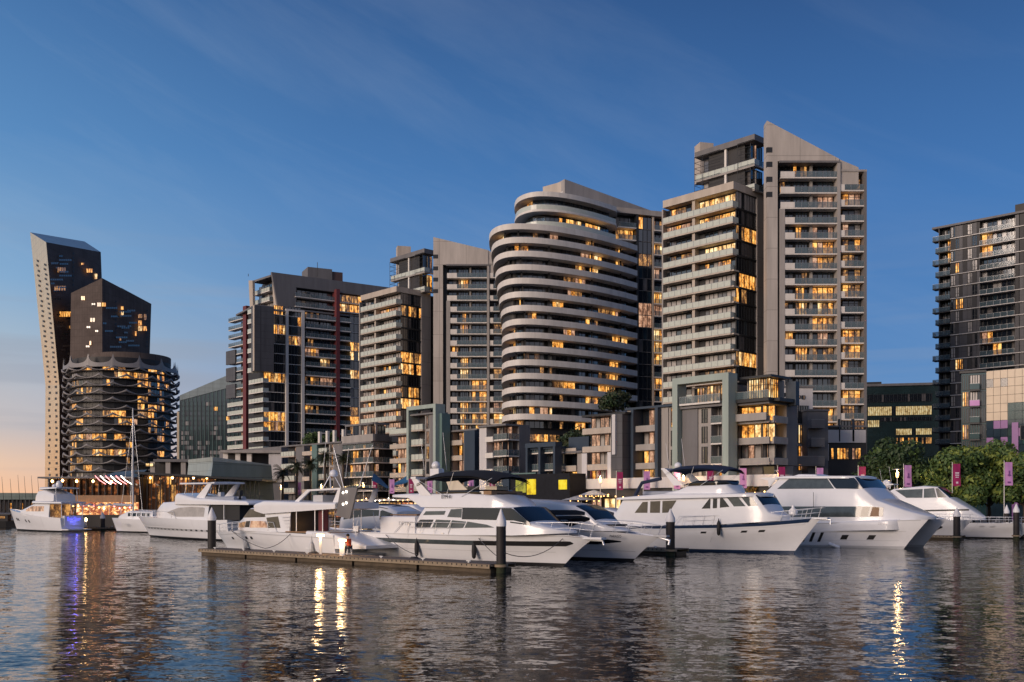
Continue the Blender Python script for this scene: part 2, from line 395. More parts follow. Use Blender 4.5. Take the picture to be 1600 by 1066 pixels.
# ---------------------------------------------------------------- ground, water
POD = Fr(PX(1205, 148), u=UL)                      # the street line of the low apartment blocks
def Q(s, v): p = POD.pt(s, v); return (p.x, p.y)
quay_edge = [Q(-400, 1.5), Q(10, 1.5), Q(14, 9), Q(128, 9), (-58, 192), (-103, 192), (-118, 260), (-330, 420), (-3000, 900)]
far = [(-3000, 7500), (5000, 7500), (5000, 300)]
g = MB(); g.prism(quay_edge+far, -1.5, GZ, 'quay', cap='paving'); tag(g.build('ground'), 'paved promenade and land behind the quay edge', None, kind='structure')
w = MB(); w.quad([(-3500, -60, 0), (3500, -60, 0), (3500, 7000, 0), (-3500, 7000, 0)], 'black'); wo = w.build('water'); tag(wo, 'dark rippled harbour water', None, kind='structure')
wm = bpy.data.materials.new('water'); wm.use_nodes = True; nt = wm.node_tree; b = nt.nodes['Principled BSDF']; L = nt.links
b.inputs['Base Color'].default_value = (.004, .009, .014, 1); b.inputs['Roughness'].default_value = WR; b.inputs['IOR'].default_value = 1.33
geo = nd(nt, 'ShaderNodeNewGeometry')
def vm(op, a, b_=None):
    n = nd(nt, 'ShaderNodeVectorMath', operation=op)
    for i, x in enumerate((a, b_)):
        if x is None: continue
        if isinstance(x, tuple): n.inputs[i].default_value = x
        else: L.new(x, n.inputs[i])
    return n.outputs[0]
# ripples of several sizes tilt the surface; calm and ruffled patches
pn = nd(nt, 'ShaderNodeTexNoise'); pn.inputs['Scale'].default_value = .045; pn.inputs['Detail'].default_value = 3; L.new(geo.outputs['Position'], pn.inputs[0])
pr = nd(nt, 'ShaderNodeMapRange'); L.new(pn.outputs[0], pr.inputs[0]); pr.inputs[1].default_value = .35; pr.inputs[2].default_value = .65; pr.inputs[3].default_value = .5; pr.inputs[4].default_value = 1.15
acc = None
for sc_, kx, ky in WAVES:
    mp = nd(nt, 'ShaderNodeMapping'); mp.inputs['Scale'].default_value = (.75, 1.25, 1); mp.inputs['Rotation'].default_value = (0, 0, rad(R.uniform(-18, 18))); mp.inputs['Location'].default_value = (R.uniform(0, 50), R.uniform(0, 50), 0)
    L.new(geo.outputs['Position'], mp.inputs[0]); n = nd(nt, 'ShaderNodeTexNoise'); n.inputs['Scale'].default_value = sc_; n.inputs['Detail'].default_value = 3; L.new(mp.outputs[0], n.inputs[0])
    v_ = vm('MULTIPLY', vm('SUBTRACT', n.outputs['Color'], (.5, .5, .5)), (ky*WB*.6, kx*WB, 0))
    acc = v_ if acc is None else vm('ADD', acc, v_)
sc2 = nd(nt, 'ShaderNodeVectorMath', operation='SCALE'); L.new(acc, sc2.inputs[0]); L.new(pr.outputs[0], sc2.inputs['Scale'])
L.new(vm('NORMALIZE', vm('ADD', sc2.outputs[0], (0, 0, 1))), b.inputs['Normal'])
wo.data.materials.clear(); wo.data.materials.append(wm)

# ---------------------------------------------------------------- helpers for towers
def plate(B, part, fr, pts, v0, v1, m):            # a polygon drawn in the plane of a facade, given thickness
    a = [fr.pt(s, v0, z) for s, z in pts]; b = [fr.pt(s, v1, z) for s, z in pts]; mb = B.mb(part)
    mb.quad(a, m); mb.quad(b[::-1], m)
    for i in range(len(a)): j = (i+1) % len(a); mb.quad([a[i], a[j], b[j], b[i]], m)
def rods(B, part, segs, r, m='frame_dark', n=5):
    for p, q in segs: B.mb(part).tube([p, q], r, m, n=n)

def step_tower(name, label, p):
    """left block of long balconies, glass corner, a tall pale blade wall and a recessed balcony front"""
    Y = p['Y']; A = Fr(PX(p['corner'], Y), u=UL); B2 = Fr(PX(p['corner'], Y), u=UR)
    T = Bld(name, PX(p['corner'], Y), label)
    fh = p['fh']; z0 = p['z0']; nfl = p['n']
    sL = A.s(p['left']); sR = B2.s(p['right']); zr0 = zat(p['roof'][1], Y); zr1 = zat(p['roof'][0], Y)
    rp = [A.pt(0, 0), A.pt(sL, 0), A.pt(sL, -9), B2.pt(sR, -9), B2.pt(sR, 0)]
    c0 = A.pt(0, 0); q = A.u*sL; r_ = B2.u*sR
    T.mb('roof').prism([(c0.x, c0.y), (c0.x+q.x, c0.y+q.y), (c0.x+q.x+r_.x, c0.y+q.y+r_.y), (c0.x+r_.x, c0.y+r_.y)], zr0, zr1, 'tan_panel')
    # core of the block
    D = -2.1
    s_end = A.s(p['left']+6*198/Y*.9, D)
    i0 = A.pt(1.0, D-.25); i1 = A.pt(s_end, D-.25); rr = B2.u*(sR-.8)
    T.mb('wall').prism([(i0.x, i0.y), (i1.x, i1.y), (i1.x+rr.x*.9, i1.y+rr.y*.9), (i0.x+rr.x, i0.y+rr.y)], GZ, zr0, 'dark_wall')
    sdiv = A.s(p['div'], D+.4)
    T.box('pillar', A, sdiv-.35, sdiv+.35, D-.1, -.5, GZ, zr0, 'tan_panel')
    T.box('pillar', A, s_end-.1, s_end+.25, D-.3, -.9, GZ, zr0, 'concrete_plain')
    sb = A.s(p['balR'])
    for k in range(nfl):
        zu = z0-fh*k; zf = zu+.28
        if zf < 6: break
        zc = (z0-fh*(k-1)) if k else zr0
        st = p['lit'].get(k, ('c', 'c', '.'))
        short = k >= p['short']
        T.balcony(A, (sb if short else 0)+.15, sL, D, 0, zf, t=.3, rh=1.1, rm='rail_glass', sm='tan_panel', posts=1.5)
        if short: T.box('slab', A, .1, sb+.15, D, -.3, zu, zf, 'tan_panel')
        T.win(A, sdiv+.4, s_end-.1, D, zf, zc-.25, n=6, st=st[0])
        T.win(A, .9, sdiv-(1.8 if k > 1 else .4), D, zf, zc-.25, n=7, st=st[1])
        if k > 1: T.box('wall', A, sdiv-1.8, sdiv-.36, D-.1, D+.15, zf, zc-.25, 'frame_dark')
        # glass corner side
        g0, g1 = B2.s(p['gl'][0], -.3), B2.s(p['gl'][1], -.3)
        T.win(B2, g0, g1, -.3, zf, zc-.05, n=8, st=st[2], bar=.07)
        T.box('slab', B2, g0, g1, -.6, -.12, zu-.05, zf, 'frame_dark')
    g1 = B2.s(p['gl'][1])
    T.box('wall', B2, g1, sR, -3, .02, GZ, zr0, 'concrete')
    T.box('wall', B2, sR+.05, sR+3, -4, -2, GZ, zr0+1, 'dark_wall')
    # penthouse in its steel cage
    PA = Fr(PX(p['ph'][0], Y+4), u=UL); PB = Fr(PX(p['ph'][0], Y+4), u=UR); sl = PA.s(p['ph'][1]); sr = PB.s(p['ph'][2])
    zt = zat(p['ph'][3], Y+4)
    c0 = PA.pt(0, 0); q = PA.u*sl; r_ = PB.u*sr
    quad = [(c0.x, c0.y), (c0.x+q.x, c0.y+q.y), (c0.x+q.x+r_.x, c0.y+q.y+r_.y), (c0.x+r_.x, c0.y+r_.y)]
    T.mb('penthouse_roof').prism(quad, zt-1.2, zt, 'grey_wall')
    cz = Vector((sum(a[0] for a in quad)/4, sum(a[1] for a in quad)/4))
    T.mb('wall').prism([(cz.x+(a-cz.x)*.6, cz.y+(b_-cz.y)*.6) for a, b_ in quad], zr1, zt-1.2, 'dark_wall')
    zb = zr1-.4; H = (zt-1.2-zb)/2; sd_ = PA.s(p['ph'][4])
    for k in range(2):
        zf = zb+H*k+.2
        st = p['phlit'][k]
        T.balcony(PA, .1, sl-.1, -2, -.15, zf, t=.4, rh=1.1, sm='concrete_plain', posts=1.6)
        T.win(PA, .8, sd_-.4, -1.9, zf, zf+H-.6, n=5, st=st[1], transom=.6); T.win(PA, sd_+.3, sl-1, -1.9, zf, zf+H-.6, n=5, st=st[0], transom=.6)
        T.win(PB, .4, sr-.4, -1.2, zf, zf+H-.5, n=4, st='b')
        T.balcony(PB, .3, sr-.3, -1.1, -.15, zf+.003, t=.25, rh=1.1, rm='rail_clear', sides=False)
    T.box('pillar', PA, sd_-.25, sd_+.25, -1.9, -.3, zb, zt-1.2, 'pale')
    segs = []
    for i in range(9): z_ = zb+.5+(zt-1.6-zb)*i/8; segs += [(PA.pt(sd_+1, .1, z_), PA.pt(sl, .1, z_)), (PA.pt(sl, .1, z_), PA.pt(sl, -2.2, z_)), (PA.pt(0.1, .1, z_), PA.pt(sd_*.55, .1, z_))]
    for s_ in (sl, sl-2, sd_*.55): segs.append((PA.pt(s_, .1, zb), PA.pt(s_, .1, zt-1.1)))
    rods(T, 'cage', segs, .05)
    # small block behind the penthouse
    f2 = Fr(PX(p['blk'][0], Y+24), u=(1, .25)); a1 = f2.s(p['blk'][1]); T.box('plant_room', f2, 0, a1, -3, 0, zt-3, zat(p['blk'][2], Y+24), 'tan_panel')
    # blade wall
    S = Fr(PX(p['S'][0], Y-1), u=(1, 0)); ZS = lambda py: zat(py, Y-1)
    sx = lambda px: (px-p['S'][0])/F*(Y-1)
    c1, gp, rc, fin, end = [sx(v) for v in p['S'][1:6]]
    zt0 = ZS(p['St'][0]); zfin = ZS(p['St'][1]); zrec = ZS(p['St'][2]); zend = ZS(p['St'][3])
    xm = sx(p['St'][4])
    plate(T, 'blade_wall', S, [(0, GZ), (c1, GZ), (c1, zrec), (rc, zrec), (rc, zfin), (0, zt0)], -2.6, 0, 'concrete')
    plate(T, 'blade_wall', S, [(rc+.003, ZS(p['St'][5])-3), (xm, ZS(p['St'][5])-3), (xm, zend), (rc+.003, zfin-.01)], -3.0, -.2, 'concrete')
    T.box('wall', S, c1, gp, -2.5, -1.8, GZ, zrec-.02, 'frame_dark')
    T.box('wall', S, gp+.01, rc, -18, -2.3, GZ, zrec, 'dark_wall'); T.box('wall', S, rc+.01, end-.02, -17, -2.4, GZ, ZS(p['St'][5]), 'grey_wall')
    T.box('fin', S, rc-.35, rc+.25, -2.3, .15, GZ, zrec-.02, 'concrete_plain')
    T.box('roof', S, gp-.3, rc+.1, -2.3, .25, zrec-.35, zrec+.05, 'grey_wall')
    for y in p['slots']:
        z_ = ZS(y); T.box('slot', S, -.05, 1.5*c1/3, -.6, .04, z_-.7, z_+.35, 'frame_dark')
    ptf = p['rows']
    mid = gp+(rc-gp)*.57; a_ = gp+(rc-gp)*.03; b_ = gp+(rc-gp)*.22
    for k in range(ptf[2]):
        zf = ZS(ptf[0])-ptf[1]*k+.05
        if zf < 5: break
        zc = zf+ptf[1]-.32
        if k == 0: zc = zrec-.3
        st = p['rl'][k] if k < len(p['rl']) else '...'
        off = .8 if k > 2 else 0
        if k > 2: T.box('pier', S, gp-.2, gp+off, -2.2, .05, zf-.25, zc+.06, 'concrete_plain')
        T.balcony(S, gp+off, rc-.36, -2.25, -.05, zf, t=.25, rh=1.1, rm='rail_clear', sm='pale', posts=1.2, solid=(gp+off, gp+(rc-gp)*.24), sides=False)
        T.win(S, a_+off, b_+off*.6, -2.2, zf+.2, zc, n=2, st='L' if st[0] == 'L' else st[0] if st[0] != '.' else '.')
        T.win(S, b_+.5+off*.6, mid-.7, -2.2, zf, zc, n=4, st=st[1] if st[1] != '.' else 'b')
        T.win(S, mid+.3, rc-.5, -2.2, zf, zc, n=4, st=st[2] if st[2] != '.' else 'b')
        T.box('pier', S, mid-.35, mid+.1, -2.2, -1.3, zf, zc+.05, 'concrete_plain')
    fin2 = fin+.2
    zz = ZS(p['strip'][0])
    T.box('roof', S, rc+.3, end+.1, -2.4, -.05, ZS(p['St'][5]), ZS(p['St'][5])+.4, 'concrete_plain')
    T.box('fin', S, end-.45, end+.05, -2.4, .02, GZ, ZS(p['St'][5]), 'grey_wall')
    for k in range(ptf[2]):
        zf = zz-ptf[1]*k
        if zf < 5: break
        zc = min(zf+ptf[1]-.32, ZS(p['St'][5])); st = p['sl'][k] if k < len(p['sl']) else '.'
        x0 = rc+.3+(end-rc)*.16
        T.balcony(S, rc+.27, end-.46, -1.9, -.1, zf, t=.25, rh=1.1, rm='rail_clear', sm='pale', posts=1.2, solid=(rc+.27, x0), sides=False)
        T.win(S, x0+.1, end-.6, -1.85, zf, zc, n=3, st=st, transom=.75)
    return T.done()
lit1 = {0: ('d', 'W', 'c'), 1: ('P', 'L', 'k'), 2: ('.', '.', 'k'), 3: ('.', 'W', 'k'), 4: ('.', '.', '.'), 11: ('c', 'd', '.'), 12: ('c', 'P', '.')}
for k in range(5, 11): lit1[k] = ('c', 'c', '.')
for k in range(13, 20): lit1[k] = ('c', 'P', '.')
step_tower('apartment_tower', 'tallest tower with a slanting pale blade wall, right of the rounded tower', dict(Y=198, corner=1146, left=1035.6, right=1197, roof=(283, 295), div=1089,
    balR=1142.5, short=4, gl=(1150, 1183), z0=63.4, fh=3.16, n=19, lit=lit1, ph=(1179, 1085.6, 1200, 209, 1132), phlit=(('c', 'c'), ('c', 'P')), blk=(1094, 1115, 222),
    S=(1198.5, 1215, 1220, 1311, 1315, 1354), St=(188.5, 248, 252, 261, 1342, 268), slots=(233, 255.6, 279, 302.6), rows=(277, 3.02, 24),
    rl=['...', 'd..', '..P', '...', '..P', 'k..', '..L', '.d.', '.LL', 'dWL', '.k.', 'L..', '.L.', '...', '...', '...', '..d'],
    strip=(296.7,), sl='dLkP..dL..LL..LdL'))
lit3 = {k: ('c', 'c', '.') for k in range(20)}
lit3.update({0: ('c', 'c', 'k'), 1: ('c', 'P', 'd'), 5: ('c', 'c', '.'), 6: ('c', 'd', 'L')})
for k in range(8, 20): lit3[k] = ('P', 'P', '.')
step_tower('apartment_tower', 'tower with a slanting blade wall left of the rounded tower, shorter than its twin', dict(Y=262, corner=619.5, left=563.3, right=673, roof=(447, 455.5), div=591.8,
    balR=618, short=20, gl=(626, 658.5), z0=57.1, fh=3.08, n=19, lit=lit3, ph=(663, 609.5, 681, 388, 637), phlit=(('c', 'L'), ('c', 'c')), blk=(621, 642, 384),
    S=(677, 692, 698.5, 763, 766, 800), St=(370.5, 391, 413.5, 397, 772.7, 413.5), slots=(400, 418.5, 436, 454), rows=(433.5, 2.95, 22),
    rl=['...', '.L.', '...', '...', '.L.', '.P.', '...', 'L..', '.L.', '.W.', '..L', '..d', '..d', '.LL', '.LL'],
    strip=(433,), sl='....k....d..LL'))

# ---------------------------------------------------------------- rounded tower
def catmull(pts, n=8, closed=False):
    out = []
    for i in range(len(pts)-1):
        p0 = pts[max(i-1, 0)]; p1 = pts[i]; p2 = pts[i+1]; p3 = pts[min(i+2, len(pts)-1)]
        for k in range(n):
            t = k/n; out.append(.5*((2*p1)+(p2-p0)*t+(2*p0-5*p1+4*p2-p3)*t*t+(3*p1-p0-3*p2+p3)*t**3))
    out.append(pts[-1]); return out
def inset(c, d):
    o = []
    for i, p in enumerate(c):
        t = (c[min(i+1, len(c)-1)]-c[max(i-1, 0)]).normalized(); o.append(p+Vector((t.y, -t.x))*d)
    return o
def ribbon(mb, c, d, z0, z1, m):                   # a wall of thickness d following curve c
    e = inset(c, d)
    mb.grid([[(p.x, p.y, z0) for p in c], [(p.x, p.y, z1) for p in c], [(p.x, p.y, z1) for p in e], [(p.x, p.y, z0) for p in e], [(p.x, p.y, z0) for p in c]], m, smooth=False)
ctrl = [(788, 252), (770, 245), (764, 236), (767, 228), (784, 223.2), (815, 222), (864, 223.8), (926, 229.6), (970, 236), (996, 241)]
T = Bld('apartment_tower', PX(870, 225), 'rounded tower wrapped in white curved balcony bands with a swept roof')
tops = [764.5, 768, 771, 774, 777, 780, 782.5] + [784.2]*20
def t4curve(x0): return [PX(864-(864-px)*(864-x0)/100 if px < 864 else px, Y) for px, Y in ctrl]
ztop = 66.9; FHT = 3.03
def bays(T, c, z0, z1, step, lit, part=None, npane=3, dflt='.'):
    acc = 0; seg = [c[0]]; nb = 0; i = 0
    segs = []
    for a, b_ in zip(c, c[1:]):
        acc += (b_-a).length; seg.append(b_)
        if acc >= step: segs.append((seg[0], seg[-1])); seg = [b_]; acc = 0
    for i, (a, b_) in enumerate(segs):
        f = Fr(a, u=(b_-a)); L_ = (b_-a).length
        T.win(f, 0.02, L_-.02, 0, z0, z1, n=npane, st=lit.get(i, dflt), bar=.09)
    return len(segs)
litT4 = {0: {5: 'L', 3: 'c', 1: 'k'}, 1: {3: 'd', 4: 'd', 2: 'c'}, 2: {3: 'c', 11: 'L', 12: 'L', 1: 'L'}, 3: {3: 'c', 10: 'd'}, 4: {2: 'P', 3: 'P', 11: 'd'}, 5: {3: 'k', 6: 'd', 13: 'd', 14: 'L', 1: 'd'}, 6: {2: 'W', 3: 'W', 4: 'L', 12: 'd'},
         7: {2: 'k', 3: 'c', 14: 'L', 15: 'L'}, 8: {2: 'c', 3: 'c'}, 9: {4: 'd', 7: 'd', 14: 'L'}, 10: {2: 'c', 14: 'L'}, 11: {3: 'c', 5: 'd', 13: 'L', 14: 'd'}, 12: {2: 'c', 3: 'c', 1: 'd'}, 13: {2: 'c', 3: 'P', 4: 'd', 7: 'd'}, 14: {2: 'P', 3: 'd', 9: 'd'}}
core = None
for k in range(17):
    c = catmull(t4curve(tops[k]), 7); zt_ = ztop-FHT*k; zf = zt_-1.0
    if k < 15:
        sl = MB(); sl.prism([(p.x, p.y) for p in c]+[(PX(990, 262).x, 262)], zf-.3, zf, 'pale')
        ribbon(sl, c, -.22, zf+.002, zt_, 'pale')
        T.bals.append((50, sl, None))
    wc = inset(c, -2.6)[4:]
    if k < 16: bays(T, wc, zf-FHT+1.0+(.02), zf-.3, 3.0, {} if k > 14 else litT4.get(k, {}), dflt='.' if k < 15 else 'd')
    if k in (0, 7):
        cc = inset(c, -3.1)
        T.mb('wall').prism([(p.x, p.y) for p in cc[2:]]+[(PX(985, 261).x, 261)], GZ if k else zat(500, 223), zf-.31 if k == 0 else zat(500, 223)-.02, 'dark_wall')
    for j in range(10, len(c)-4, 8):
        q = inset(c, -1.9)[j]; mbp = MB(); mbp.box((q.x, q.y, zf-FHT/2+.35), (.35, .7, FHT-1.3), 'dark_wall'); T.wins.append((1, mbp, 'pillar'))
# set-back top floors with the swept roof
uc = [PX(px, Y) for px, Y in [(826, 250), (808, 243), (804, 236), (812, 230), (838, 226.5), (880, 227.5), (925, 232), (963, 238)]]
cu = catmull(uc, 7)
for zt_, th, ov in ((75.4, 1.1, 0), (71.4, .5, 0), (67.6, .4, 0)):
    sl = MB(); sl.prism([(p.x, p.y) for p in cu]+[(PX(968, 258).x, 258)], zt_-th, zt_, 'pale'); sl.build('roof' if th > 1 else 'balcony', T.root, T.at) if th > 1 else T.bals.append((40, sl, None))
for zt_, li in ((71.4, {}), (67.6, {9: 'L', 10: 'L', 11: 'L', 8: 'd'})):
    rl = MB(); ribbon(rl, inset(cu, -.15), -.06, zt_+.01, zt_+1.1, 'rail_glass'); T.bals.append((39, MB(), rl)) if False else rl.build('railing', T.root, T.at)
    bays(T, inset(cu, -2.4)[3:], zt_+.02, zt_+3.2-(.4 if zt_ < 70 else .3), 2.6, li, dflt='b')
T.mb('wall').prism([(p.x, p.y) for p in inset(cu, -2.9)]+[(PX(965, 257).x, 257)], 66, 74.2, 'dark_wall')
sk = MB(); sk.lathe([(3.0, 0), (3.0, .05)], 'white_wall', c=(PX(828, 234).x, 234, 74.22), n=24)
f = Fr(PX(882.5, 238), u=(.86, .51)); ft = lambda px, py: (f.s(px), f.z(px, py))
plate(T, 'blade_wall', f, [(f.s(882.5), 70), (f.s(1050), 60), ft(1050, 341), ft(963, 309.5), ft(882.5, 280)], -3, 0, 'concrete_plain')
f3 = Fr(PX(882, 238.5), u=UL)
plate(T, 'plant_room', f3, [(.1, 72), (f3.s(848), 72), (f3.s(848), f3.z(848, 292)), (.1, f3.z(881, 283))], -4, -.05, 'tan_panel')
for i in range(6): zz = 76.6+i*.5; T.box('louvre', f3, .3, f3.s(855), .0, .12, zz, zz+.2, 'pale')
# wing beside the round front
f = Fr(PX(964, 241), u=(.9, .3)); T.box('wall', f, 0, f.s(1050), -14, -1.8, GZ, f.z(1000, 336), 'dark_wall')
T.box('roof', f, -.5, f.s(1050), -3, .4, f.z(1000, 336), f.z(1000, 328), 'concrete_plain')
T.box('pillar', f, f.s(994), f.s(998), -1.8, .1, GZ, f.z(1000, 336), 'frame_dark'); T.box('pillar', f, f.s(1020), f.s(1022), -1.8, .0, GZ, f.z(1000, 336), 'tan_panel')
stw = 'd.L.PkLP.LL..L'
for k in range(17):
    zf = f.z(1000, 357)-3.0*k
    if k < 2: T.win(f, f.s(966), f.s(993.5), -1.7, zf, zf+2.7, n=4, st='k' if k == 0 else 'L'); T.balcony(f, f.s(966), f.s(993.5), -1.7, .3, zf, rm='rail_clear', sides=False)
    T.win(f, f.s(999), f.s(1019.5), -.5, zf, zf+2.95, n=3, st='.'); T.box('slab', f, f.s(998.2), f.s(1020), -.9, -.35, zf-.12, zf, 'grey_wall')
    T.win(f, f.s(1023), f.s(1047), -1.7, zf, zf+2.7, n=4, st=stw[k % len(stw)]); T.balcony(f, f.s(1022.3), f.s(1048), -1.7, .15, zf, rm='rail_clear', posts=1.3, sides=False)
sk.build('skylight', T.root, T.at)
T.done()

# ---------------------------------------------------------------- tower with the maroon stripe
G = Fr(PX(411, 300), u=(.839, .544)); Hh = Fr(PX(411, 300), u=UL)
T = Bld('apartment_tower', PX(440, 300), 'dark brown tower with a maroon stripe and leaning tan fins on its roof')
gz = lambda px, py, v=0: G.z(px, py, v); gs = lambda px, v=0: G.s(px, v)
zm = gz(440, 481)
e = G.pt(gs(620, -2.2), -2.2); c0 = G.pt(.8, -2.2); cl = Hh.pt(Hh.s(388, -2), -2)
back = Vector((.62*14-.3*8, 22))
T.mb('wall').prism([(c0.x, c0.y), (e.x, e.y), (e.x+back.x, e.y+back.y), (cl.x+back.x, cl.y+back.y), (cl.x, cl.y)], GZ, zm, 'dark_wall')
T.box('roof', G, -2, gs(620), -20, -1.2, zm-.1, zm+.4, 'grey_wall')
ztm = gz(430, 424); Gm = G.shift(0, -1.5)
plate(T, 'crown_wall', Gm, [(Gm.s(434), zm), (Gm.s(463), zm), (Gm.s(463), Gm.z(463, 449)), (Gm.s(612), Gm.z(463, 449)), (Gm.s(612), ztm), (Gm.s(424.5), ztm), (Gm.s(434), zm+.5)], -1, 0, 'grey_wall')
T.box('wall', Gm, Gm.s(440), Gm.s(612), -18, -2.6, zm, ztm-.3, 'dark_wall')
lf = Fr(Gm.pt(Gm.s(434.5), -.1), u=UL)
plate(T, 'fin', lf, [(0, zm), (2.2, zm), (3.6, ztm+.05), (1.0, ztm+.05)], -.8, .1, 'tan_panel')
plate(T, 'fin', Fr(PX(395.5, 309), u=UL), [(0, zm-1), (1.8, zm-1), (2.9, zat(436, 309)), (.4, zat(438, 309))], -.8, 0, 'tan_panel')
pf = Fr(PX(424, 306), u=UL)
for k in range(3):
    zf = zat(480, 306)+3*k-.5; T.balcony(pf, 1.5, pf.s(395), -2.2, -.2, zf, posts=1.5); T.win(pf, 1.6, pf.s(396), -2.1, zf, zf+2.6, n=6, st='c' if k < 2 else 'k')
T.box('roof', pf, 0.5, pf.s(394), -4, 0, zat(432, 306), zat(429, 306), 'grey_wall')
pb = Fr(PX(481, 322), u=(.9, .43)); T.box('plant_room', pb, 0, pb.s(519), -8, 0, ztm-1, zat(417, 322), 'grey_wall'); T.box('plant_room', pb, pb.s(519)+.05, pb.s(536), -8, -.4, ztm-1, zat(420, 322), 'brown_red')
for px in (496, 388): T.mb('antenna').tube([P(px, 432, 318 if px > 400 else 306), P(px, 410 if px > 400 else 428, 318 if px > 400 else 306)], .09, 'frame_dark')
# upper balconies under the crown
for k, py in enumerate((466, 481)):
    zf = gz(500, py); T.balcony(G, gs(463.5), gs(525), -3.2, -1.0, zf, posts=1.6, rm='rail_clear', sides=False); T.win(G, gs(470), gs(524), -3.3, zf, zf+2.4, n=8, st='k')
    T.win(G, gs(532), gs(570), -2.5, zf+.2, zf+2.5, n=6, st='L' if k else 'd'); T.box('slab', G, gs(531), gs(612), -2.8, -1.4, zf-.3, zf, 'pale')
T.box('maroon_stripe', G, gs(525), gs(530.5), -3, .35, GZ, gz(527, 452), 'maroon')
for a, b_ in ((446.5, 450.5), (471, 475.5)): T.box('frame', G, gs(a), gs(b_), -2, .25, GZ, gz(460, 487), 'pale')
T.box('frame', G, gs(446.5), gs(475.5), -2, .25, gz(460, 487), gz(460, 481.5)-.5, 'pale')
# panelled box at the corner
bx = Fr(PX(397.5, 296), u=(.839, .544)); zb0, zb1 = zat(580, 297), zat(478, 297)
T.box('panel_box', bx, 0, bx.s(428), -3, 0, zb0, zb1, 'slate')
plate(T, 'panel_box', Fr(PX(397.3, 296), u=UL), [(0, zb0), (.9, zb0), (.9, zb1), (0, zb1)], -.5, 0, 'tan_panel')
T.box('slab', G, -.2, gs(446), -2, .1, zb1-.5, zb1, 'grey_wall')
fh = 2.95; zk0 = gz(480, 496.3)
stc = ['Ld', '..', 'L.', 'L.', '..', 'c.', '..', 'cL', '..', 'dL', '..', 'L.', 'dd', '..', 'd.', '..', '..']
st2 = {0: 'd', 1: '.', 2: 'd', 4: 'k', 7: 'd'}
for k in range(16):
    zf = zk0-fh*k
    T.balcony(G, gs(478), gs(524.5), -2, .2, zf, t=.3, rh=1.1, rm='rail_clear', sm='pale', posts=1.4); T.balcony(G, gs(531), gs(548), -2, .2, zf, t=.3, rh=1.1, rm='rail_clear', sm='pale', posts=1.4)
    T.win(G, gs(480), gs(502), -2, zf, zf+fh-.4, n=5, st={0: 'd', 3: 'd', 7: 'd'}.get(k, '.')); T.win(G, gs(504), gs(524), -2, zf, zf+fh-.4, n=4, st='.')
    T.win(G, gs(451), gs(470.5), -.4, zf, zf+fh-.15, n=4, st='.'); T.box('slab', G, gs(450.6), gs(470.9), -.9, -.3, zf-.15, zf, 'pale')
    T.win(G, gs(549), gs(600), -1.2, zf, zf+fh-.2, n=8, st={1: '.', 4: 'L', 6: 'L', 11: 'L', 12: 'd'}.get(k, '.')); T.box('slab', G, gs(549), gs(602), -2, -.9, zf-.15, zf, 'pale')
    low = zf+fh < zb0+2
    a = 413 if low else 428.6
    T.win(G, gs(a), gs(446), -.6, zf, zf+fh-.15, n=6, st={0: 'L', 2: 'L', 7: 'L', 11: 'L', 12: 'L'}.get(k, '.')); T.box('slab', G, gs(a)-.2*low, gs(446), -1.4, -.2, zf-.18, zf, 'pale')
    if low:
        T.balcony(Hh, 0, Hh.s(388.5), -2, 0, zf, t=.3, rm='rail_glass', sm='pale', posts=1.5); T.win(Hh, .3, Hh.s(390, -2), -2, zf, zf+fh-.4, n=5, st='c')
    else:
        h2 = Fr(PX(397, 299), u=UL); T.balcony(h2, .3, h2.s(388.5), -1.5, .4, zf, t=.3, rm='rail_glass', sm='pale')
ms = Fr(PX(388, 312), u=UL); T.box('maroon_wall', ms, 0, ms.s(383), -6, .8, GZ, zat(478, 312), 'maroon')
lw = Fr(PX(383, 316), u=UL)
T.box('wall', lw, .1, lw.s(366), -9, -2.4, GZ, zat(500, 318), 'dark_wall')
for k in range(16):
    zf = zat(496, 316)-2.75*k
    T.balcony(lw, .1, lw.s(357 if k < 6 else 355), -2.3, 0, zf, t=.25, rm='rail_glass' if k > 9 else 'rail_clear', sm='pale', posts=1.3)
    T.win(lw, .3, lw.s(367), -2.3, zf, zf+2.4, n=4, st='P' if k > 10 else 'k')
    if k in (5, 7, 9): T.box('screen', lw, lw.s(369), lw.s(354.5), -.2, .35, zf-.2, zf+4.2, 'slate')
T.box('podium_wall', Hh, -14, Hh.s(352), -14, 2, zat(720, 300), zat(701, 300), 'grey_wall')
T.done()

# ---------------------------------------------------------------- leaning dark tower (two masses)
def dots(T, fn, n, cols, h=1.5, w=.5, skip=0):
    for i in range(n):
        t = (i+.5)/n
        for c in cols:
            if R.random() < skip: continue
            mb = MB(); a = fn(t, c); b_ = fn(t, c+w); c_ = fn(min(1, t+h/n*.5), c+w); d_ = fn(min(1, t+h/n*.5), c)
            mb.quad([a, b_, c_, d_], 'black'); T.wins.append((1, mb, 'window'))
T = Bld('leaning_tower', PX(85, 460), 'tall leaning tower with a bright dotted side and dark glass front, far left')
A_ = lambda px, py, Y: P(px, py, Y)
base = [A_(70, 760, 478), A_(93.5, 760, 450), A_(168, 760, 500), A_(150, 760, 530)]
base = [Vector((p.x, p.y, GZ)) for p in base]
kink = [A_(71, 602, 478), A_(92.6, 602, 450), A_(166, 612, 500), A_(148, 610, 530)]
top = [A_(47, 363, 478), A_(72, 378.5, 450), A_(157.5, 394, 500), A_(132, 377.4, 530)]
mb = T.mb('tower_wall')
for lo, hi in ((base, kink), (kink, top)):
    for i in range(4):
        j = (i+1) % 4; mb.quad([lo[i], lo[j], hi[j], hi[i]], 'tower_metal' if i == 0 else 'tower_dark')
mb.quad(top, 'metal_pale')
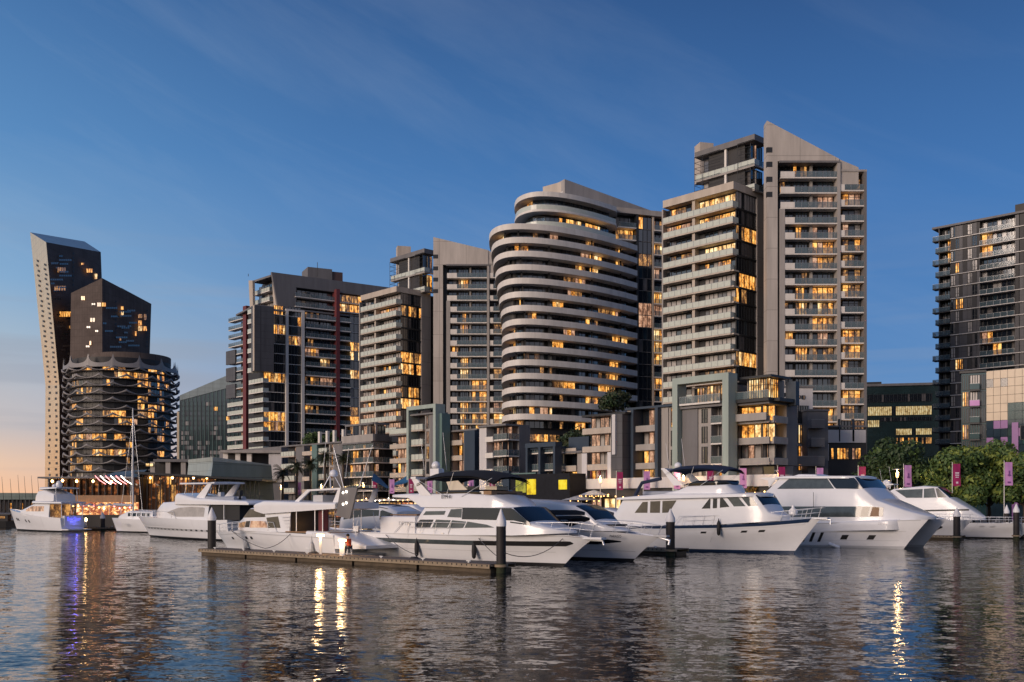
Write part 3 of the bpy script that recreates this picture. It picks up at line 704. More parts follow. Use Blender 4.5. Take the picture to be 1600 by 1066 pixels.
def side(t, c):
    nrm = Vector((-.75, -.66, 0))*.12
    if t < .42: k = t/.42; return base[0].lerp(base[1], c).lerp(kink[0].lerp(kink[1], c), k)+nrm
    k = (t-.42)/.58; return kink[0].lerp(kink[1], c).lerp(top[0].lerp(top[1], c), k)+nrm
for i in range(46):
    t = .02+i*.0195
    for c in ((.28, .75) if i % 2 else (.22, .70)):
        w_ = .13; mb = MB(); mb.quad([side(t, c), side(t, c+w_), side(t+.008, c+w_), side(t+.008, c)], 'black'); T.wins.append((2, mb, 'window'))
def litp(T, px0, px1, py0, py1, Y, m, u=(1, .35)):
    f = Fr(PX((px0+px1)/2, Y), u=u); mb = MB(); n = max(1, int((px1-px0)/3))
    for i in range(n):
        a, b_ = px0+(px1-px0)*i/n, px0+(px1-px0)*(i+.8)/n
        mb.quad([f.pt(f.s(a), .0, f.z(a, py1)), f.pt(f.s(b_), .0, f.z(b_, py1)), f.pt(f.s(b_), .0, f.z(b_, py0)), f.pt(f.s(a), 0, f.z(a, py0))], m)
    T.wins.append((3, mb, 'window'))
fu = (top[2]-top[1]); fu2 = Vector((fu.x, fu.y))
def front(px, py):      # nearest distance on the leaning front
    t = (py-378)/(602-378); t = min(1, max(0, t))
    a = top[1].lerp(kink[1], t); b_ = top[2].lerp(kink[2], t); f = Fr(a, u=(b_.x-a.x, b_.y-a.y)); return f.pt(f.s(px)).y-.6
for a, b_, c, d_, m in [(90, 103, 418, 426, 'litd'), (85, 103, 447, 454, 'litd'), (93, 113, 487, 495, 'lit'), (127, 132, 411, 414, 'lit'), (135, 145, 420, 426, 'lit'), (148, 153, 428, 436, 'lit2'), (108, 116, 509, 514, 'litd'), (80, 92, 410, 413, 'curtain_dim')]:
    litp(T, a, b_, c, d_, front(a, c), m, fu2)
for k in range(26):        # rows of unlit panes between the floor lines
    y_ = 399+k*6.1; x_ = R.uniform(76, 100); w_ = R.choice((6, 9, 14, 20)); litp(T, x_+(y_-399)*.08, x_+w_+(y_-399)*.08, y_, y_+2.6, front(x_, y_)+.25, R.choice(['glass_blue', 'glass', 'curtain_dim']), fu2)
for i in range(8):
    litp(T, 113.5, 116, 395+i*7, 397.5+i*7, front(114, 395+i*7), 'black', fu2)
T.done()
T = Bld('leaning_tower', PX(160, 436), 'dark tower with a pointed roof behind the wave balconies, right of the tallest leaning tower')
b3 = [A_(106, 760, 434), A_(160, 760, 430), A_(226, 760, 462), A_(190, 760, 500)]; b3 = [Vector((p.x, p.y, GZ)) for p in b3]
t3 = [A_(111, 458, 434), A_(159.6, 434.6, 430), A_(236.5, 475, 462), A_(190, 450, 500)]
mb = T.mb('tower_wall')
for i in range(4): j = (i+1) % 4; mb.quad([b3[i], b3[j], t3[j], t3[i]], 'tower_dark')
mb.quad(t3, 'grey_wall')
def front2(px, lf): 
    a, b_ = (t3[0], t3[1]) if lf else (t3[1], t3[2]); f = Fr(a, u=(b_.x-a.x, b_.y-a.y)); return f.pt(f.s(px)).y-.7, (b_.x-a.x, b_.y-a.y)
for a, b_, c, d_, m in [(127, 133, 463, 469, 'lit'), (152, 158, 473, 479, 'litd'), (159, 166, 473, 479, 'lit'), (189, 194, 479, 484, 'lit'), (189, 194, 487, 493, 'lit2'), (216, 223, 491, 497, 'litd'), (216, 222, 501, 509, 'lit'), (216, 223, 510, 517, 'lit2'), (224, 230, 510, 517, 'lit'), (141, 149, 497, 503, 'litd'), (211, 214, 518, 525, 'lit'), (187, 190, 526, 532, 'litd'), (140, 143, 533, 539, 'lit'), (225, 230, 491, 500, 'litd')]:
    Y_, u_ = front2(a, b_ <= 159); litp(T, a, b_, c, d_, Y_, m, u_)
for k in range(34):
    y_ = 474+(k % 13)*6.0; x_ = R.uniform(118, 205); w_ = R.choice((6, 9, 13, 18))
    if x_ < 160 < x_+w_: continue
    Y_, u_ = front2(x_, x_ < 159); litp(T, x_, x_+w_, y_+max(0, (x_-170)*.35), y_+2.6+max(0, (x_-170)*.35), Y_+.25, R.choice(['glass_blue', 'glass', 'glass', 'curtain_dim']), u_)
for i in range(9):
    for px in (180, 229): 
        Y_, u_ = front2(px, False); py = (470 if px < 200 else 484)+i*7; litp(T, px, px+2.6, py, py+2.6, Y_, 'black', u_)
T.done()

# ---------------------------------------------------------------- round tower of wavy balconies
cx, cy = PX(190.5, 424).x, 402+22; RO = 22.4
T = Bld('wave_tower', (cx, cy), 'round tower with scalloped wave shaped balcony fringes, left of the green glass block')
T.mb('wall').lathe([(RO-2.6, 0), (RO-2.6, zat(556, 402)-GZ)], 'dark_wall', c=(cx, cy, GZ), n=48)
NF = 15; dz = 12.2/F*402
T.mb('plant_room').lathe([(16, 0), (16, zat(546, 405)-zat(556, 402))], 'tower_dark', c=(cx+3, cy+3, zat(556, 402)), n=40)
def wave(k, th, amp=1.9, n=14):
    ph = (th/(2*pi)*n+(.5 if k % 2 else 0)) % 1; d_ = abs(ph-.5)*2          # 0 trough .. 1 crest
    return amp*(d_**2.2), d_
for k in range(NF):
    zf = zat(748, 402)-.2+dz*k*1.002
    sl = MB(); sl.lathe([(RO-2.7, 0), (RO-.7, 0), (RO-.7, .25), (RO-2.7, .25)], 'grey_wall', c=(cx, cy, zf-.25), n=56)
    rows = []; N = 280
    for i in range(N):
        th = 2*pi*i/N; wv, d_ = wave(k, th); r = RO+d_*.9
        rows.append([(cx+(r+o)*cos(th), cy+(r+o)*sin(th), zf+z_) for o, z_ in ((-.5, -.1+wv*.45), (.25, -.2+wv*.5), (.28, .12+wv*.85), (-.5, .15+wv*.8))])
    rows.append(rows[0]); sl.grid(rows, 'wave', close=True)
    T.bals.append((30, sl, None))
    for i in range(28):
        th0 = pi+pi*i/28
        if not (pi < th0+.05 < 2*pi): continue
        a = Vector((cx+(RO-2.45)*cos(th0), cy+(RO-2.45)*sin(th0))); th1 = th0+pi/28; b_ = Vector((cx+(RO-2.45)*cos(th1), cy+(RO-2.45)*sin(th1)))
        if i % 2 == 0:
            th1 = th0+2*pi/28; b_ = Vector((cx+(RO-2.45)*cos(th1), cy+(RO-2.45)*sin(th1)))
            f = Fr(a, u=(b_-a)); r = R.random()
            T.win(f, 0, (b_-a).length, .1, zf+.02, zf+dz-.45, n=3, st='L' if r < .13 else 'd' if r < .30 else 'c' if r < .36 else 'm', bar=.15)
zt_ = zat(567, 402)
rl = MB(); rows = []
for i in range(281):
    th = 2*pi*i/280; ph = (th/(2*pi)*14) % 1; d_ = abs(ph-.5)*2; spk = 2.6*d_**9+1.2*d_**2
    rows.append([(cx+(RO+.6)*cos(th), cy+(RO+.6)*sin(th), zt_-1.6+.5*spk*.3), (cx+(RO+.3)*cos(th), cy+(RO+.3)*sin(th), zt_+spk)])
rl.grid(rows, 'wave'); 
rows = [[(cx+(RO+.2)*cos(2*pi*i/280), cy+(RO+.2)*sin(2*pi*i/280), zt_-1.7), (cx+(RO-.2)*cos(2*pi*i/280), cy+(RO-.2)*sin(2*pi*i/280), zt_+(2.6*(abs(((i/280*14) % 1)-.5)*2)**9+1.1*(abs(((i/280*14) % 1)-.5)*2)**2))] for i in range(281)]
rl.grid(rows, 'wave'); rl.build('crown_fringe', T.root, T.at)
T.done()

# ---------------------------------------------------------------- green glass block
T = Bld('glass_block', PX(330, 385), 'green glass office block with a sloping roof left of the maroon striped tower')
f = Fr(PX(281, 385), u=(1, .12)); q = lambda px, py: (f.s(px), f.z(px, py))
plate(T, 'wall', f, [(f.s(281), GZ), (f.s(395), GZ), q(395, 578), q(352, 588), q(281, 618)], -18, -.3, 'glass_green')
plate(T, 'roof', f, [q(281, 626), q(395, 596), q(395, 578), q(352, 588), q(281, 618)], -.2, .15, 'metal_pale')
T.box('wall', f, f.s(275.5), f.s(279), -12, -1, GZ, f.z(277, 643), 'cream_glass')
zs = [628+i*7.6 for i in range(16)]
for i, y in enumerate(zs):
    for j in range(14):
        px = 283+j*6.4
        if y < 618-(px-281)*.38+10: continue
        st = 'L' if (i, j) in ((3, 11), (1, 8)) else 'c' if (R.random() < (.12 if i < 6 else .42)) else 'g'
        T.win(f, f.s(px), f.s(px+6), 0 if st != 'g' else -.1, f.z(px, y+6.4), f.z(px, y), n=2 if i > 5 else 1, st=st, bar=.12)
for j in range(16): T.box('mullion', f, f.s(281+j*6.4)-.1, f.s(281+j*6.4)+.1, -.3, .06, GZ, f.z(281+j*6.4, min(625, 628-(j*6.4)*.38)), 'teal')
T.done()

# ---------------------------------------------------------------- right edge towers
U9 = (.719, -.695)
f = Fr(PX(1467, 250), u=U9); T = Bld('apartment_tower', PX(1500, 245), 'grey and black panelled tower with thin white floor lines at the right edge')
zt_ = f.z(1467, 354.5); e1 = f.s(1660)
T.box('wall', f, .02, e1, -16, -1.8, GZ, zt_-.5, 'dark_wall'); T.box('roof', f, -1.6, e1, -16, .35, zt_-.5, zt_, 'grey_wall')
T.box('plant_room', f, f.s(1585), e1, -12, -.5, zt_+.01, zt_+1.9, 'dark_wall')
T.box('end_wall', f, -.02, .15, -16, .1, GZ, zt_-.5, 'slate')
fhh = 3.0
for k in range(18):
    zf = zt_-.5-fhh*(k+1); zc = zf+fhh-.2
    T.box('floor_line', f, .2, e1, -1.8, .25, zf-.16, zf, 'pale')
    a = f.s(1485)
    T.balcony(f, -1.5 if k % 2 == 0 else -.8, a, -1.8, .3, zf+.02, t=.24, rm='rail_clear', sm='dark_wall')
    T.win(f, .4, a*.45, -1.7, zf+.03, zc, n=2, st='c' if R.random() < .5 else 'k'); T.win(f, a*.55, a-.3, -1.7, zf+.03, zc, n=2, st={1: 'L', 2: 'L'}.get(k, 'k' if k % 2 else '.'))
    s0 = a; pat = R.Random(k).random if False else R.random
    cols = [1485, 1492, 1498, 1504, 1511, 1518, 1526, 1531, 1540, 1548, 1556, 1562, 1570, 1578, 1585, 1592, 1600, 1608, 1616, 1630, 1645]
    L1 = {0: '', 1: 'hm', 2: 'hm', 3: 'bm', 6: 'bck', 9: 'hk', 5: 'k', 10: 'jk', 11: 'bck', 12: 'k'}.get(k, '')
    for i in range(len(cols)-1):
        c0_, c1_ = f.s(cols[i]), f.s(cols[i+1]); key = 'abcdefghijklmnopqrstuv'[i]
        if i in (7, 8, 9, 10, 11, 12, 13):                      # balcony bay
            st = 'L' if key in L1 else ('k' if pat() < .35 else '.')
            if i % 2: T.win(f, c0_, f.s(cols[i+2]) if i < 13 else c1_, -1.5, zf+.03, zc, n=2, st=st)
            continue
        ph = (i+k*2) % 4
        if key in L1 or ph in (0, 3) and i % 2 == k % 2:
            T.win(f, c0_+.1, c1_+.2, -.1, zf+.25, zc-.1, n=2, st='L' if key in L1 else ('c' if pat() < .6 else 'k'), transom=.35)
            T.box('panel', f, c0_, c1_+.3, -.5, -.2, zf, zc+.03, 'slate')
        else: T.box('panel', f, c0_+.01*i, c1_, -1.2, -.03-.005*(i % 3), zf+.001, zc+.03, 'slate' if (i+k//4) % 3 else 'dark_wall')
    T.balcony(f, f.s(1531), f.s(1585), -1.5, .15, zf+.03, t=.1, rm='rail_clear', posts=1.5, sides=False)
T.done()
# low office with lit strips
f = Fr(PX(1356, 335), u=(.97, -.22)); T = Bld('office_block', PX(1400, 330), 'low dark office block with yellow lit window strips between two towers')
zt_ = f.z(1400, 603); T.box('wall', f, -8, f.s(1480), -20, -.4, GZ, zt_, 'office_glass'); T.box('roof', f, -8, f.s(1480), -20, .2, zt_, zt_+.8, 'grey_wall')
for r_, (y0, y1, a, b_, st) in enumerate([(616, 628, 1356, 1456, '.'), (635, 649, 1356, 1456, 'o'), (652, 658, 1375, 1456, '.'), (656, 667, 1356, 1374, 'o'), (670, 680, 1400, 1456, 'o'), (684, 694, 1400, 1456, 'd')]):
    n = int((b_-a)/6)
    for i in range(n):
        x0, x1 = a+(b_-a)*i/n, a+(b_-a)*(i+1)/n
        T.win(f, f.s(x0), f.s(x1), -.2, f.z(1400, y1), f.z(1400, y0), n=2, st=st if R.random() < .85 else '.', bar=.12)
T.box('wall', f, -6, f.s(1378), -15, -1, zt_, zt_+1.6, 'dark_wall')
T.done()
# coloured glass block in front of the right edge tower
f = Fr(PX(1541, 186), u=U9); T = Bld('glass_block', PX(1560, 184), 'cream and purple glass block in front of the right edge tower')
z1 = f.z(1541, 579); e1 = f.s(1660); T.box('wall', f, 0, e1, -14, -.3, GZ, z1-.1, 'glass_blue')
g2 = Fr(PX(1541, 186), u=(-.88, .47)); e2 = g2.s(1502); T.box('wall', g2, 0, e2, -12, -.3, GZ, z1-.3, 'glass_green'); T.box('roof', g2, 0, e2+.3, -12, .2, z1-.3, z1+.1, 'frame_dark')
hgt = 1.55
for i in range(14):
    for j in range(9):
        a = i*1.25; zz = z1-.15-hgt*(j+1)
        if a+1.2 > e1: continue
        m = 'cream_glass'
        if j >= 4 and (3 <= i <= 7): m = 'glass_green'
        if j in (3, 4) and i == 8: m = 'lilac'
        if j > 5: m = R.choice(['glass_blue', 'purple', 'glass_blue', 'glass_green'])
        if j < 5 and i > 9: m = R.choice(['glass_blue', 'glass_green', 'curtain'])
        if (i, j) in ((0, 1), (2, 1), (7, 1)): m = 'curtain_dim'
        mb = MB(); T._b(mb, f, a+.03, a+1.22, -.25, -.02 if m == 'cream_glass' else -.05, zz+.03, zz+hgt-.03, m); T.wins.append((2, mb, 'glass_panel'))
for j in range(5):
    zz = z1-.4-3.1*(j+1)
    T.balcony(g2, e2*.25, e2*.65, -.3, 1.0, zz, rm='lilac' if j == 1 else 'glass_green', sm='frame_dark'); 
    T.win(g2, .2, e2*.2, -.1, zz, zz+2.8, n=2, st='b'); T.win(g2, e2*.25, e2*.65, -.15, zz, zz+2.8, n=4, st='c' if j < 2 else 'g'); T.win(g2, e2*.7, e2-.2, -.1, zz, zz+2.8, n=3, st='L' if j in (1, 3) else 'g')
T.box('panel', f, 4.5, 5.6, -.1, .1, GZ, z1-10, 'purple'); T.win(f, 6, 9, .15, z1-13.2, z1-10.6, n=4, st='P')
for j in range(3): T.win(f, 11.2, 13.8, .2, z1-12-3.3*j, z1-9.4-3.3*j, n=2, st='P')
T.done()

# ---------------------------------------------------------------- low blocks along the promenade
FZ = [7.3, 10.4, 13.5, 16.6, 19.7, 22.8]
def low_block(label, pl, pc, v, floors, roof, bays, pr=None, rbays=(), wall='concrete_plain', depth=12, roof_m='grey_wall', roof_o=.5, balc='tan_panel', name='apartment_block', base=True):
    f = POD.shift(0, v); c = f.pt(f.s(pc)); f = Fr(c, u=UL); g2 = Fr(c, u=UR)
    T = Bld(name, (c.x, c.y), label); e = f.s(pl); er = g2.s(pr) if pr else depth
    q = f.u*e; r_ = g2.u*er
    pol = [(c.x, c.y), (c.x+q.x, c.y+q.y), (c.x+q.x+r_.x, c.y+q.y+r_.y), (c.x+r_.x, c.y+r_.y)]
    def sh(d): return [(p[0]-(f.n.x*d)-(g2.n.x*d*(i in (0, 3))), p[1]-(f.n.y*d)-(g2.n.y*d*(i in (0, 3)))) for i, p in enumerate(pol)]
    T.mb('wall').prism(sh(1.9), GZ, roof-.1, wall)
    a0 = f.pt(-roof_o, roof_o); T.mb('roof').prism([(p[0]+f.n.x*roof_o*(i < 2), p[1]+f.n.y*roof_o*(i < 2)) for i, p in enumerate(pol)], roof-.35, roof, roof_m)
    def run(fr, bl, full):
        for (p0, p1, typ, st) in bl:
            s0, s1 = sorted((fr.s(p0), fr.s(p1)))
            for k, zf in enumerate(floors):
                zc = (floors[k+1] if k+1 < len(floors) else roof-.1)-.35
                s_ = st[k] if isinstance(st, (list, tuple, str)) and len(st) > k else 'P'
                if typ == 'b':      # solid parapet balcony
                    T.balcony(fr, s0, s1, -1.9, .35, zf, t=.35, rh=.62, rm='rail_glass', sm=balc, sides=False)
                    T.box('parapet', fr, s0+.01, s1-.01, .1, .36, zf+.001, zf+.6, balc)
                    T.win(fr, s0+.3, s1-.3, -1.75, zf, zc, n=max(2, int((s1-s0)/1.1)), st=s_)
                elif typ == 'h':    # balcony hung on the left half, dark recess beside it
                    m_ = (s0+s1)/2; T.balcony(fr, s0, s1, -1.9, .45, zf, t=.3, rh=1.1, rm='rail_glass', sm=balc, posts=1.2)
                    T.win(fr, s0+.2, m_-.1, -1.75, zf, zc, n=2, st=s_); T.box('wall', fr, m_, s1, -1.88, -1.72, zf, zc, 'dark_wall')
                elif typ == 'g':    # thin slab, glass rail
                    T.balcony(fr, s0, s1, -1.9, .1, zf, t=.22, rh=1.05, rm='rail_clear', sm='pale', posts=1.1)
                    T.win(fr, s0+.3, s1-.3, -1.75, zf, zc, n=max(2, int((s1-s0)/1.2)), st=s_)
                elif typ == 'w':    # punched window
                    T.box('wall', fr, s0, s1, -1.9, -.2, zf-.35, zc+.02, wall)
                    T.win(fr, s0+(s1-s0)*.3, s0+(s1-s0)*.7, -.17, zf+.1, zc-.1, n=2, st=s_, transom=.3)
                elif typ[0] == 'n': T.box('wall_panel', fr, s0, s1, -1.9, .0, zf-.35, zc+.02 if k+1 < len(floors) else roof-.36, typ[1:] or wall)
            if typ[0] == 'f': T.box('fin', fr, s0, s1, -1.9, .9, GZ, roof-.36 if typ[1:] != 'teal' else roof-.36, typ[1:] or 'navy')
    run(f, bays, True); run(g2, rbays, False)
    if base:
        T.win(f, .4, e-.4, -1.6, GZ+.1, floors[0]-.5, n=max(3, int(e/2)), st='k', name='shopfront')
    return T, f, g2
P_ = 'PPPPP'
T, f, g2 = low_block('small end block with one orange lit balcony, left end of the low row', 441, 475, -3, FZ[:4], 19.3, [(441, 462, 'h', 'kPPP'), (462, 475, 'ngrey_wall', '')]); T.done()
T, f, g2 = low_block('low block behind the palms with a planted roof terrace', 474, 536, -1, FZ[:4], 19.0, [(474, 492, 'b', 'kPPL'), (492, 500, 'fteal', ''), (500, 513, 'h', 'kLPL'), (513, 522, 'w', '.PPP'), (522, 535, 'ngrey_wall', '')])
for px in (497, 509, 520, 534): T.box('terrace_post', f, f.s(px)-.4, f.s(px)+.4, -.8, -.2, 19, 21.8, 'pale')
T.done()
T, f, g2 = low_block('low block with rooftop pergola and long thin railed balconies', 536, 583, 3, FZ[:4], 18.0, [(556, 583, 'g', ('k', 'P', 'P', 'P')), (536, 556, 'g', 'kkPP')], pr=611, rbays=[(583, 611, 'g', '....')], wall='dark_wall')
e = f.s(536); er = g2.s(611)
T.box('parapet', f, -.3, e, -8, .3, 18.02, 19.6, 'concrete_plain'); T.box('parapet', g2, .3, er, -.1, .3, 18.02, 19.6, 'grey_wall')
for k in range(5): s_ = e*k/4; T.box('pergola', f, s_-.15, s_+.15, -1, -.7, 19.6, 21.8, 'grey_wall')
T.box('pergola', f, -.2, e, -1.2, -.5, 21.8, 22.2, 'grey_wall'); T.box('pergola', g2, .3, er, -1.2, -.5, 21.8, 22.2, 'grey_wall')
T.win(f, .5, e*.5, -1.6, 19.7, 21.6, n=4, st='P'); T.win(g2, .5, er-.5, -1.6, 19.7, 21.6, n=4, st='b'); T.done()
T, f, g2 = low_block('narrow block of stacked tan balconies left of the tall pale picture frame', 611, 642, 0, FZ[:4], 19.4, [(611, 642, 'b', 'PPPP')])
T.balcony(f, 0, f.s(611), -2, .5, 19.45, sm='tan_panel', t=.2); T.done()
T, f, g2 = low_block('block set in a tall pale square frame beside the narrow tan balconies', 641, 686, 2, FZ[:5], 23.0, [(645, 663, 'h', 'PPLPP'), (663, 672, 'w', 'kkLPP'), (672, 683, 'ngrey_wall', '')], pr=700, rbays=[(686, 699, 'fteal', '')])
e = f.s(641)
for a, b_ in ((-.1, .7), (e-.7, e)): T.box('frame', f, a, b_, -1.5, 1.0, GZ, 23.8, 'frame_green')
T.box('frame', f, -.1, e, -1.5, 1.0, 23.8, 24.6, 'frame_green'); T.done()
T, f, g2 = low_block('low block with three tan balconies beside a dark blue blade wall', 696, 748, -1, FZ[:4], 19.3, [(724, 730, 'ngrey_wall', ''), (706, 724, 'b', 'PPPP'), (696, 706, 'w', '....'), (731, 747, 'fnavy', '')]); T.done()
T, f, g2 = low_block('low block with pale balconies left of the navy framed balconies', 749, 793, 1, FZ[:4], 19.5, [(772, 792, 'g', 'kPPP'), (760, 772, 'b', 'PPPP'), (749, 760, 'nwhite_wall', '')], pr=828, rbays=[(794, 811, 'g', 'k..k'), (811, 828, 'ngrey_wall', '')], balc='pale'); T.done()
T, f, g2 = low_block('low block with a navy steel frame round its railed balconies', 828, 874, 3, FZ[:3], 14.4, [(829, 850, 'g', 'k..'), (851, 873, 'g', '.k.')], wall='grey_wall', roof_m='navy')
for px in (830, 850, 873): T.box('frame', f, f.s(px)-.25, f.s(px)+.25, -.5, 1.2, GZ, 14.8, 'navy')
T.box('frame', f, -.2, f.s(829)+.2, -.5, 1.21, 14.4, 15.2, 'navy'); T.done()
T, f, g2 = low_block('low block with two concrete balconies under a dark roof shrub', 874, 912, 1, FZ[:3], 13.6, [(874, 902, 'b', 'Pkk'), (902, 912, 'n', '')]); T.box('frame', f, .1, f.s(880), -1.8, -1.4, 13.6, 16.2, 'navy'); T.done()
T, f, g2 = low_block('low block with maroon window bars and wide tan balconies, right of the roof shrub', 912, 980, 2, FZ[:4], 19.6, [(960, 978, 'fslate', ''), (912, 958, 'b', ('P', 'P', 'P', 'P'))], roof_m='frame_dark')
for zf in (GZ+3, 7.3): T.box('bar', f, f.s(958), f.s(912), .0, .3, zf+2.9, zf+3.15, 'maroon')
for px in (925, 938, 950): T.box('bar', f, f.s(px)-.15, f.s(px)+.15, 0, .28, GZ, 10, 'maroon')
T.box('wall_panel', f, f.s(920), f.s(912), .36, .5, GZ, 13, 'white_wall'); T.box('wall_panel', f, f.s(958), f.s(952), .36, .5, GZ, 13, 'white_wall')
T.box('fin', f, f.s(969), f.s(964), .9, 1.3, 12.5, 19.2, 'white_wall'); T.done()
T, f, g2 = low_block('tan block with navy columns and three stacked concrete balconies left of the huge green frame', 979, 1058, 0, FZ[:4], 20.4, [(1032, 1044, 'n', ''), (1044, 1057, 'w', 'kkkW'), (994, 1030, 'b', ('L', 'P', 'P', 'P')), (980, 993, 'n', '')], roof_m='navy', balc='concrete_plain')
for px in (993, 1031): T.box('pillar', f, f.s(px)-.3, f.s(px)+.3, -1.8, .95, GZ, 20, 'navy')
T.done()
T, f, g2 = low_block('block inside the huge pale green square frame with a lit top room', 1057, 1143, 3, FZ[:4], 19.4, [(1128, 1136, 'n', ''), (1111, 1128, 'g', 'Lkkk'), (1090, 1110, 'w', 'kkkk'), (1066, 1090, 'ngrey_wall', '')])
e = f.s(1057)
for a, b_ in ((-.2, .9), (e-1.0, e)): T.box('frame', f, a, b_, -1.2, 1.1, GZ, 22.9, 'frame_green')
T.box('frame', f, -.2, e, -1.2, 1.1, 22.9, 23.9, 'frame_green')
T.balcony(f, 1.4, e-1.3, -2, 1.0, 19.8, rm='rail_clear', posts=1.2, sm='pale'); T.box('wall', f, 1.4, e-1.3, -7, -2.2, 19.5, 22.6, 'tan_panel')
T.win(f, 2.2, e*.58, -2.1, 19.9, 22.6, n=6, st='W'); T.win(f, e*.62, e-2, -2.1, 19.9, 22.4, n=4, st='k'); T.done()
T, f, g2 = low_block('corner block of wide concrete balconies with a glowing glass top floor', 1143, 1205, 1, FZ[1:4], 19.4, [(1146, 1204, 'b', ('k', 'W', 'L'))], pr=1246, rbays=[(1206, 1228, 'b', ('.', 'L', 'L')), (1229, 1246, 'ngrey_wall', '')], balc='concrete_plain')
e = f.s(1150); er = g2.s(1236)
T.balcony(f, -.3, e, -2.5, 1.2, 19.9, t=.5, rm='rail_clear', sm='frame_dark', sides=False); T.box('slab', g2, .3, er, -2, 1.2, 19.4, 19.9, 'frame_dark')
T.win(f, .8, e-1.5, -1.2, 19.95, 23.0, n=9, st='W', transom=.7); T.win(g2, .8, er*.7, -1.2, 19.95, 23.0, n=6, st='L', transom=.7)
cc = f.pt(0, 0); q = f.u*e; r_ = g2.u*er
T.mb('roof').prism([(cc.x, cc.y), (cc.x+q.x, cc.y+q.y), (cc.x+q.x+r_.x, cc.y+q.y+r_.y), (cc.x+r_.x, cc.y+r_.y)], 23.05, 23.4, 'frame_dark')
T.box('wall', f, 1.5, e-1, -6, -1.5, 19.95, 23.04, 'tan_panel'); T.box('fin', g2, er*.82, er, -.3, 1.4, 19, 22.6, 'navy')
T.box('parapet', f, .05, e, 1.0, 1.28, 16.6, 17.7, 'concrete_plain'); T.done()
def front_block(label, p0, p1, Y, u, zt, items, wall='grey_wall', depth=14):
    f = Fr(PX(p0, Y), u=u); T = Bld('apartment_block', PX(p0, Y), label); T.box('wall', f, 0, f.s(p1), -depth, 0, GZ, zt, wall)
    T.box('roof', f, -.2, f.s(p1)+.2, -depth, .2, zt, zt+.3, 'grey_wall')
    for it in items:
        a, b_, y0, y1 = it[1:5]; z0, z1 = f.z((a+b_)/2, y1), f.z((a+b_)/2, y0)
        if it[0] == 'w': T.win(f, f.s(a), f.s(b_), .06, z0, z1, n=it[6] if len(it) > 6 else 2, st=it[5])
        elif it[0] == 'b': T.balcony(f, f.s(a), f.s(b_), 0, 1.5, z0, t=.2, rh=z1-z0, rm='grey_wall', sm='grey_wall')
        else: T.box(it[0], f, f.s(a), f.s(b_), -.3, .3, z0, z1, it[5])
    return T
T = front_block('grey block with a tall orange lit window right of the concrete corner block', 1222, 1270, 162, (1, .12), 23.2, [('w', 1225, 1229, 614, 620, '.'), ('w', 1246, 1250, 618, 623, 'P'), ('w', 1253, 1257, 618, 624, 'P'), ('w', 1228, 1233, 636, 652, 'L'), ('w', 1228, 1233, 664, 680, 'W'), ('w', 1228, 1233, 694, 712, '.'), ('w', 1247, 1262, 634, 662, 'b', 4), ('w', 1247, 1256, 664, 693, 'L', 3), ('w', 1247, 1262, 697, 735, '.', 4)], wall='white_wall'); T.done()
T = front_block('dark grey block with rounded balconies behind the hedge', 1262, 1294, 160, (1, .1), 19.2, [('b', 1262, 1283, 657, 668), ('b', 1262, 1283, 686, 697), ('b', 1240, 1283, 714, 727)]); T.done()
T = front_block('white low block with a broad lit window beside the big dark tree', 1290, 1354, 168, (1, 0), 17.2, [('pillar', 1290, 1294, 694, 720, 'white_wall'), ('wall_panel', 1292, 1352, 672, 692, 'white_wall'), ('pillar', 1310, 1312, 655, 690, 'navy'), ('pillar', 1331, 1334, 655, 690, 'navy'), ('w', 1298, 1345, 700, 718, 'L', 10), ('w', 1314, 1350, 658, 671, 'd', 7)], wall='dark_wall'); T.done()
# terrace storey of shops under the blocks
T = Bld('shop_terrace', POD.pt(5, 4).xy, 'long white terrace wall over lit shops behind the berthed yachts')
f = POD.shift(0, 4.2); s0, s1 = f.s(1215), f.s(856)
T.box('wall', f, s0, s1, -4, -.6, GZ, 6.8, 'dark_wall'); T.box('parapet', f, s0, s1, -4, 0, 6.8, 8.5, 'white_wall')
n = int((s1-s0)/4)
for i in range(n):
    a = s0+(s1-s0)*i/n; b_ = s0+(s1-s0)*(i+1)/n; T.win(f, a+.3, b_-.3, -.5, GZ+.2, 5.2, n=3, st=R.choice('WLdkkP'), name='shopfront')
T.done()
T = Bld('shop_terrace', POD.pt(120, 5).xy, 'row of small glowing shops under the blocks at the left, behind the twin jetty yachts')
f = POD.shift(0, 4.6); s0, s1 = f.s(770), f.s(505)
T.box('wall', f, s0, s1, -4.5, -.6, GZ, 5.6, 'dark_wall'); T.box('awning', f, s0, s1, -1, 1.2, 5.0, 5.3, 'white_wall')
n = int((s1-s0)/4)
for i in range(n):
    a = s0+(s1-s0)*i/n; b_ = s0+(s1-s0)*(i+1)/n; mb = MB(); T._b(mb, f, a+.3, b_-.3, -.6, -.5, GZ+.2, 4.6, R.choice(['shop', 'shop', 'litd', 'glass', 'lit2'])); T.wins.append((10, mb, 'shopfront'))
T.done()
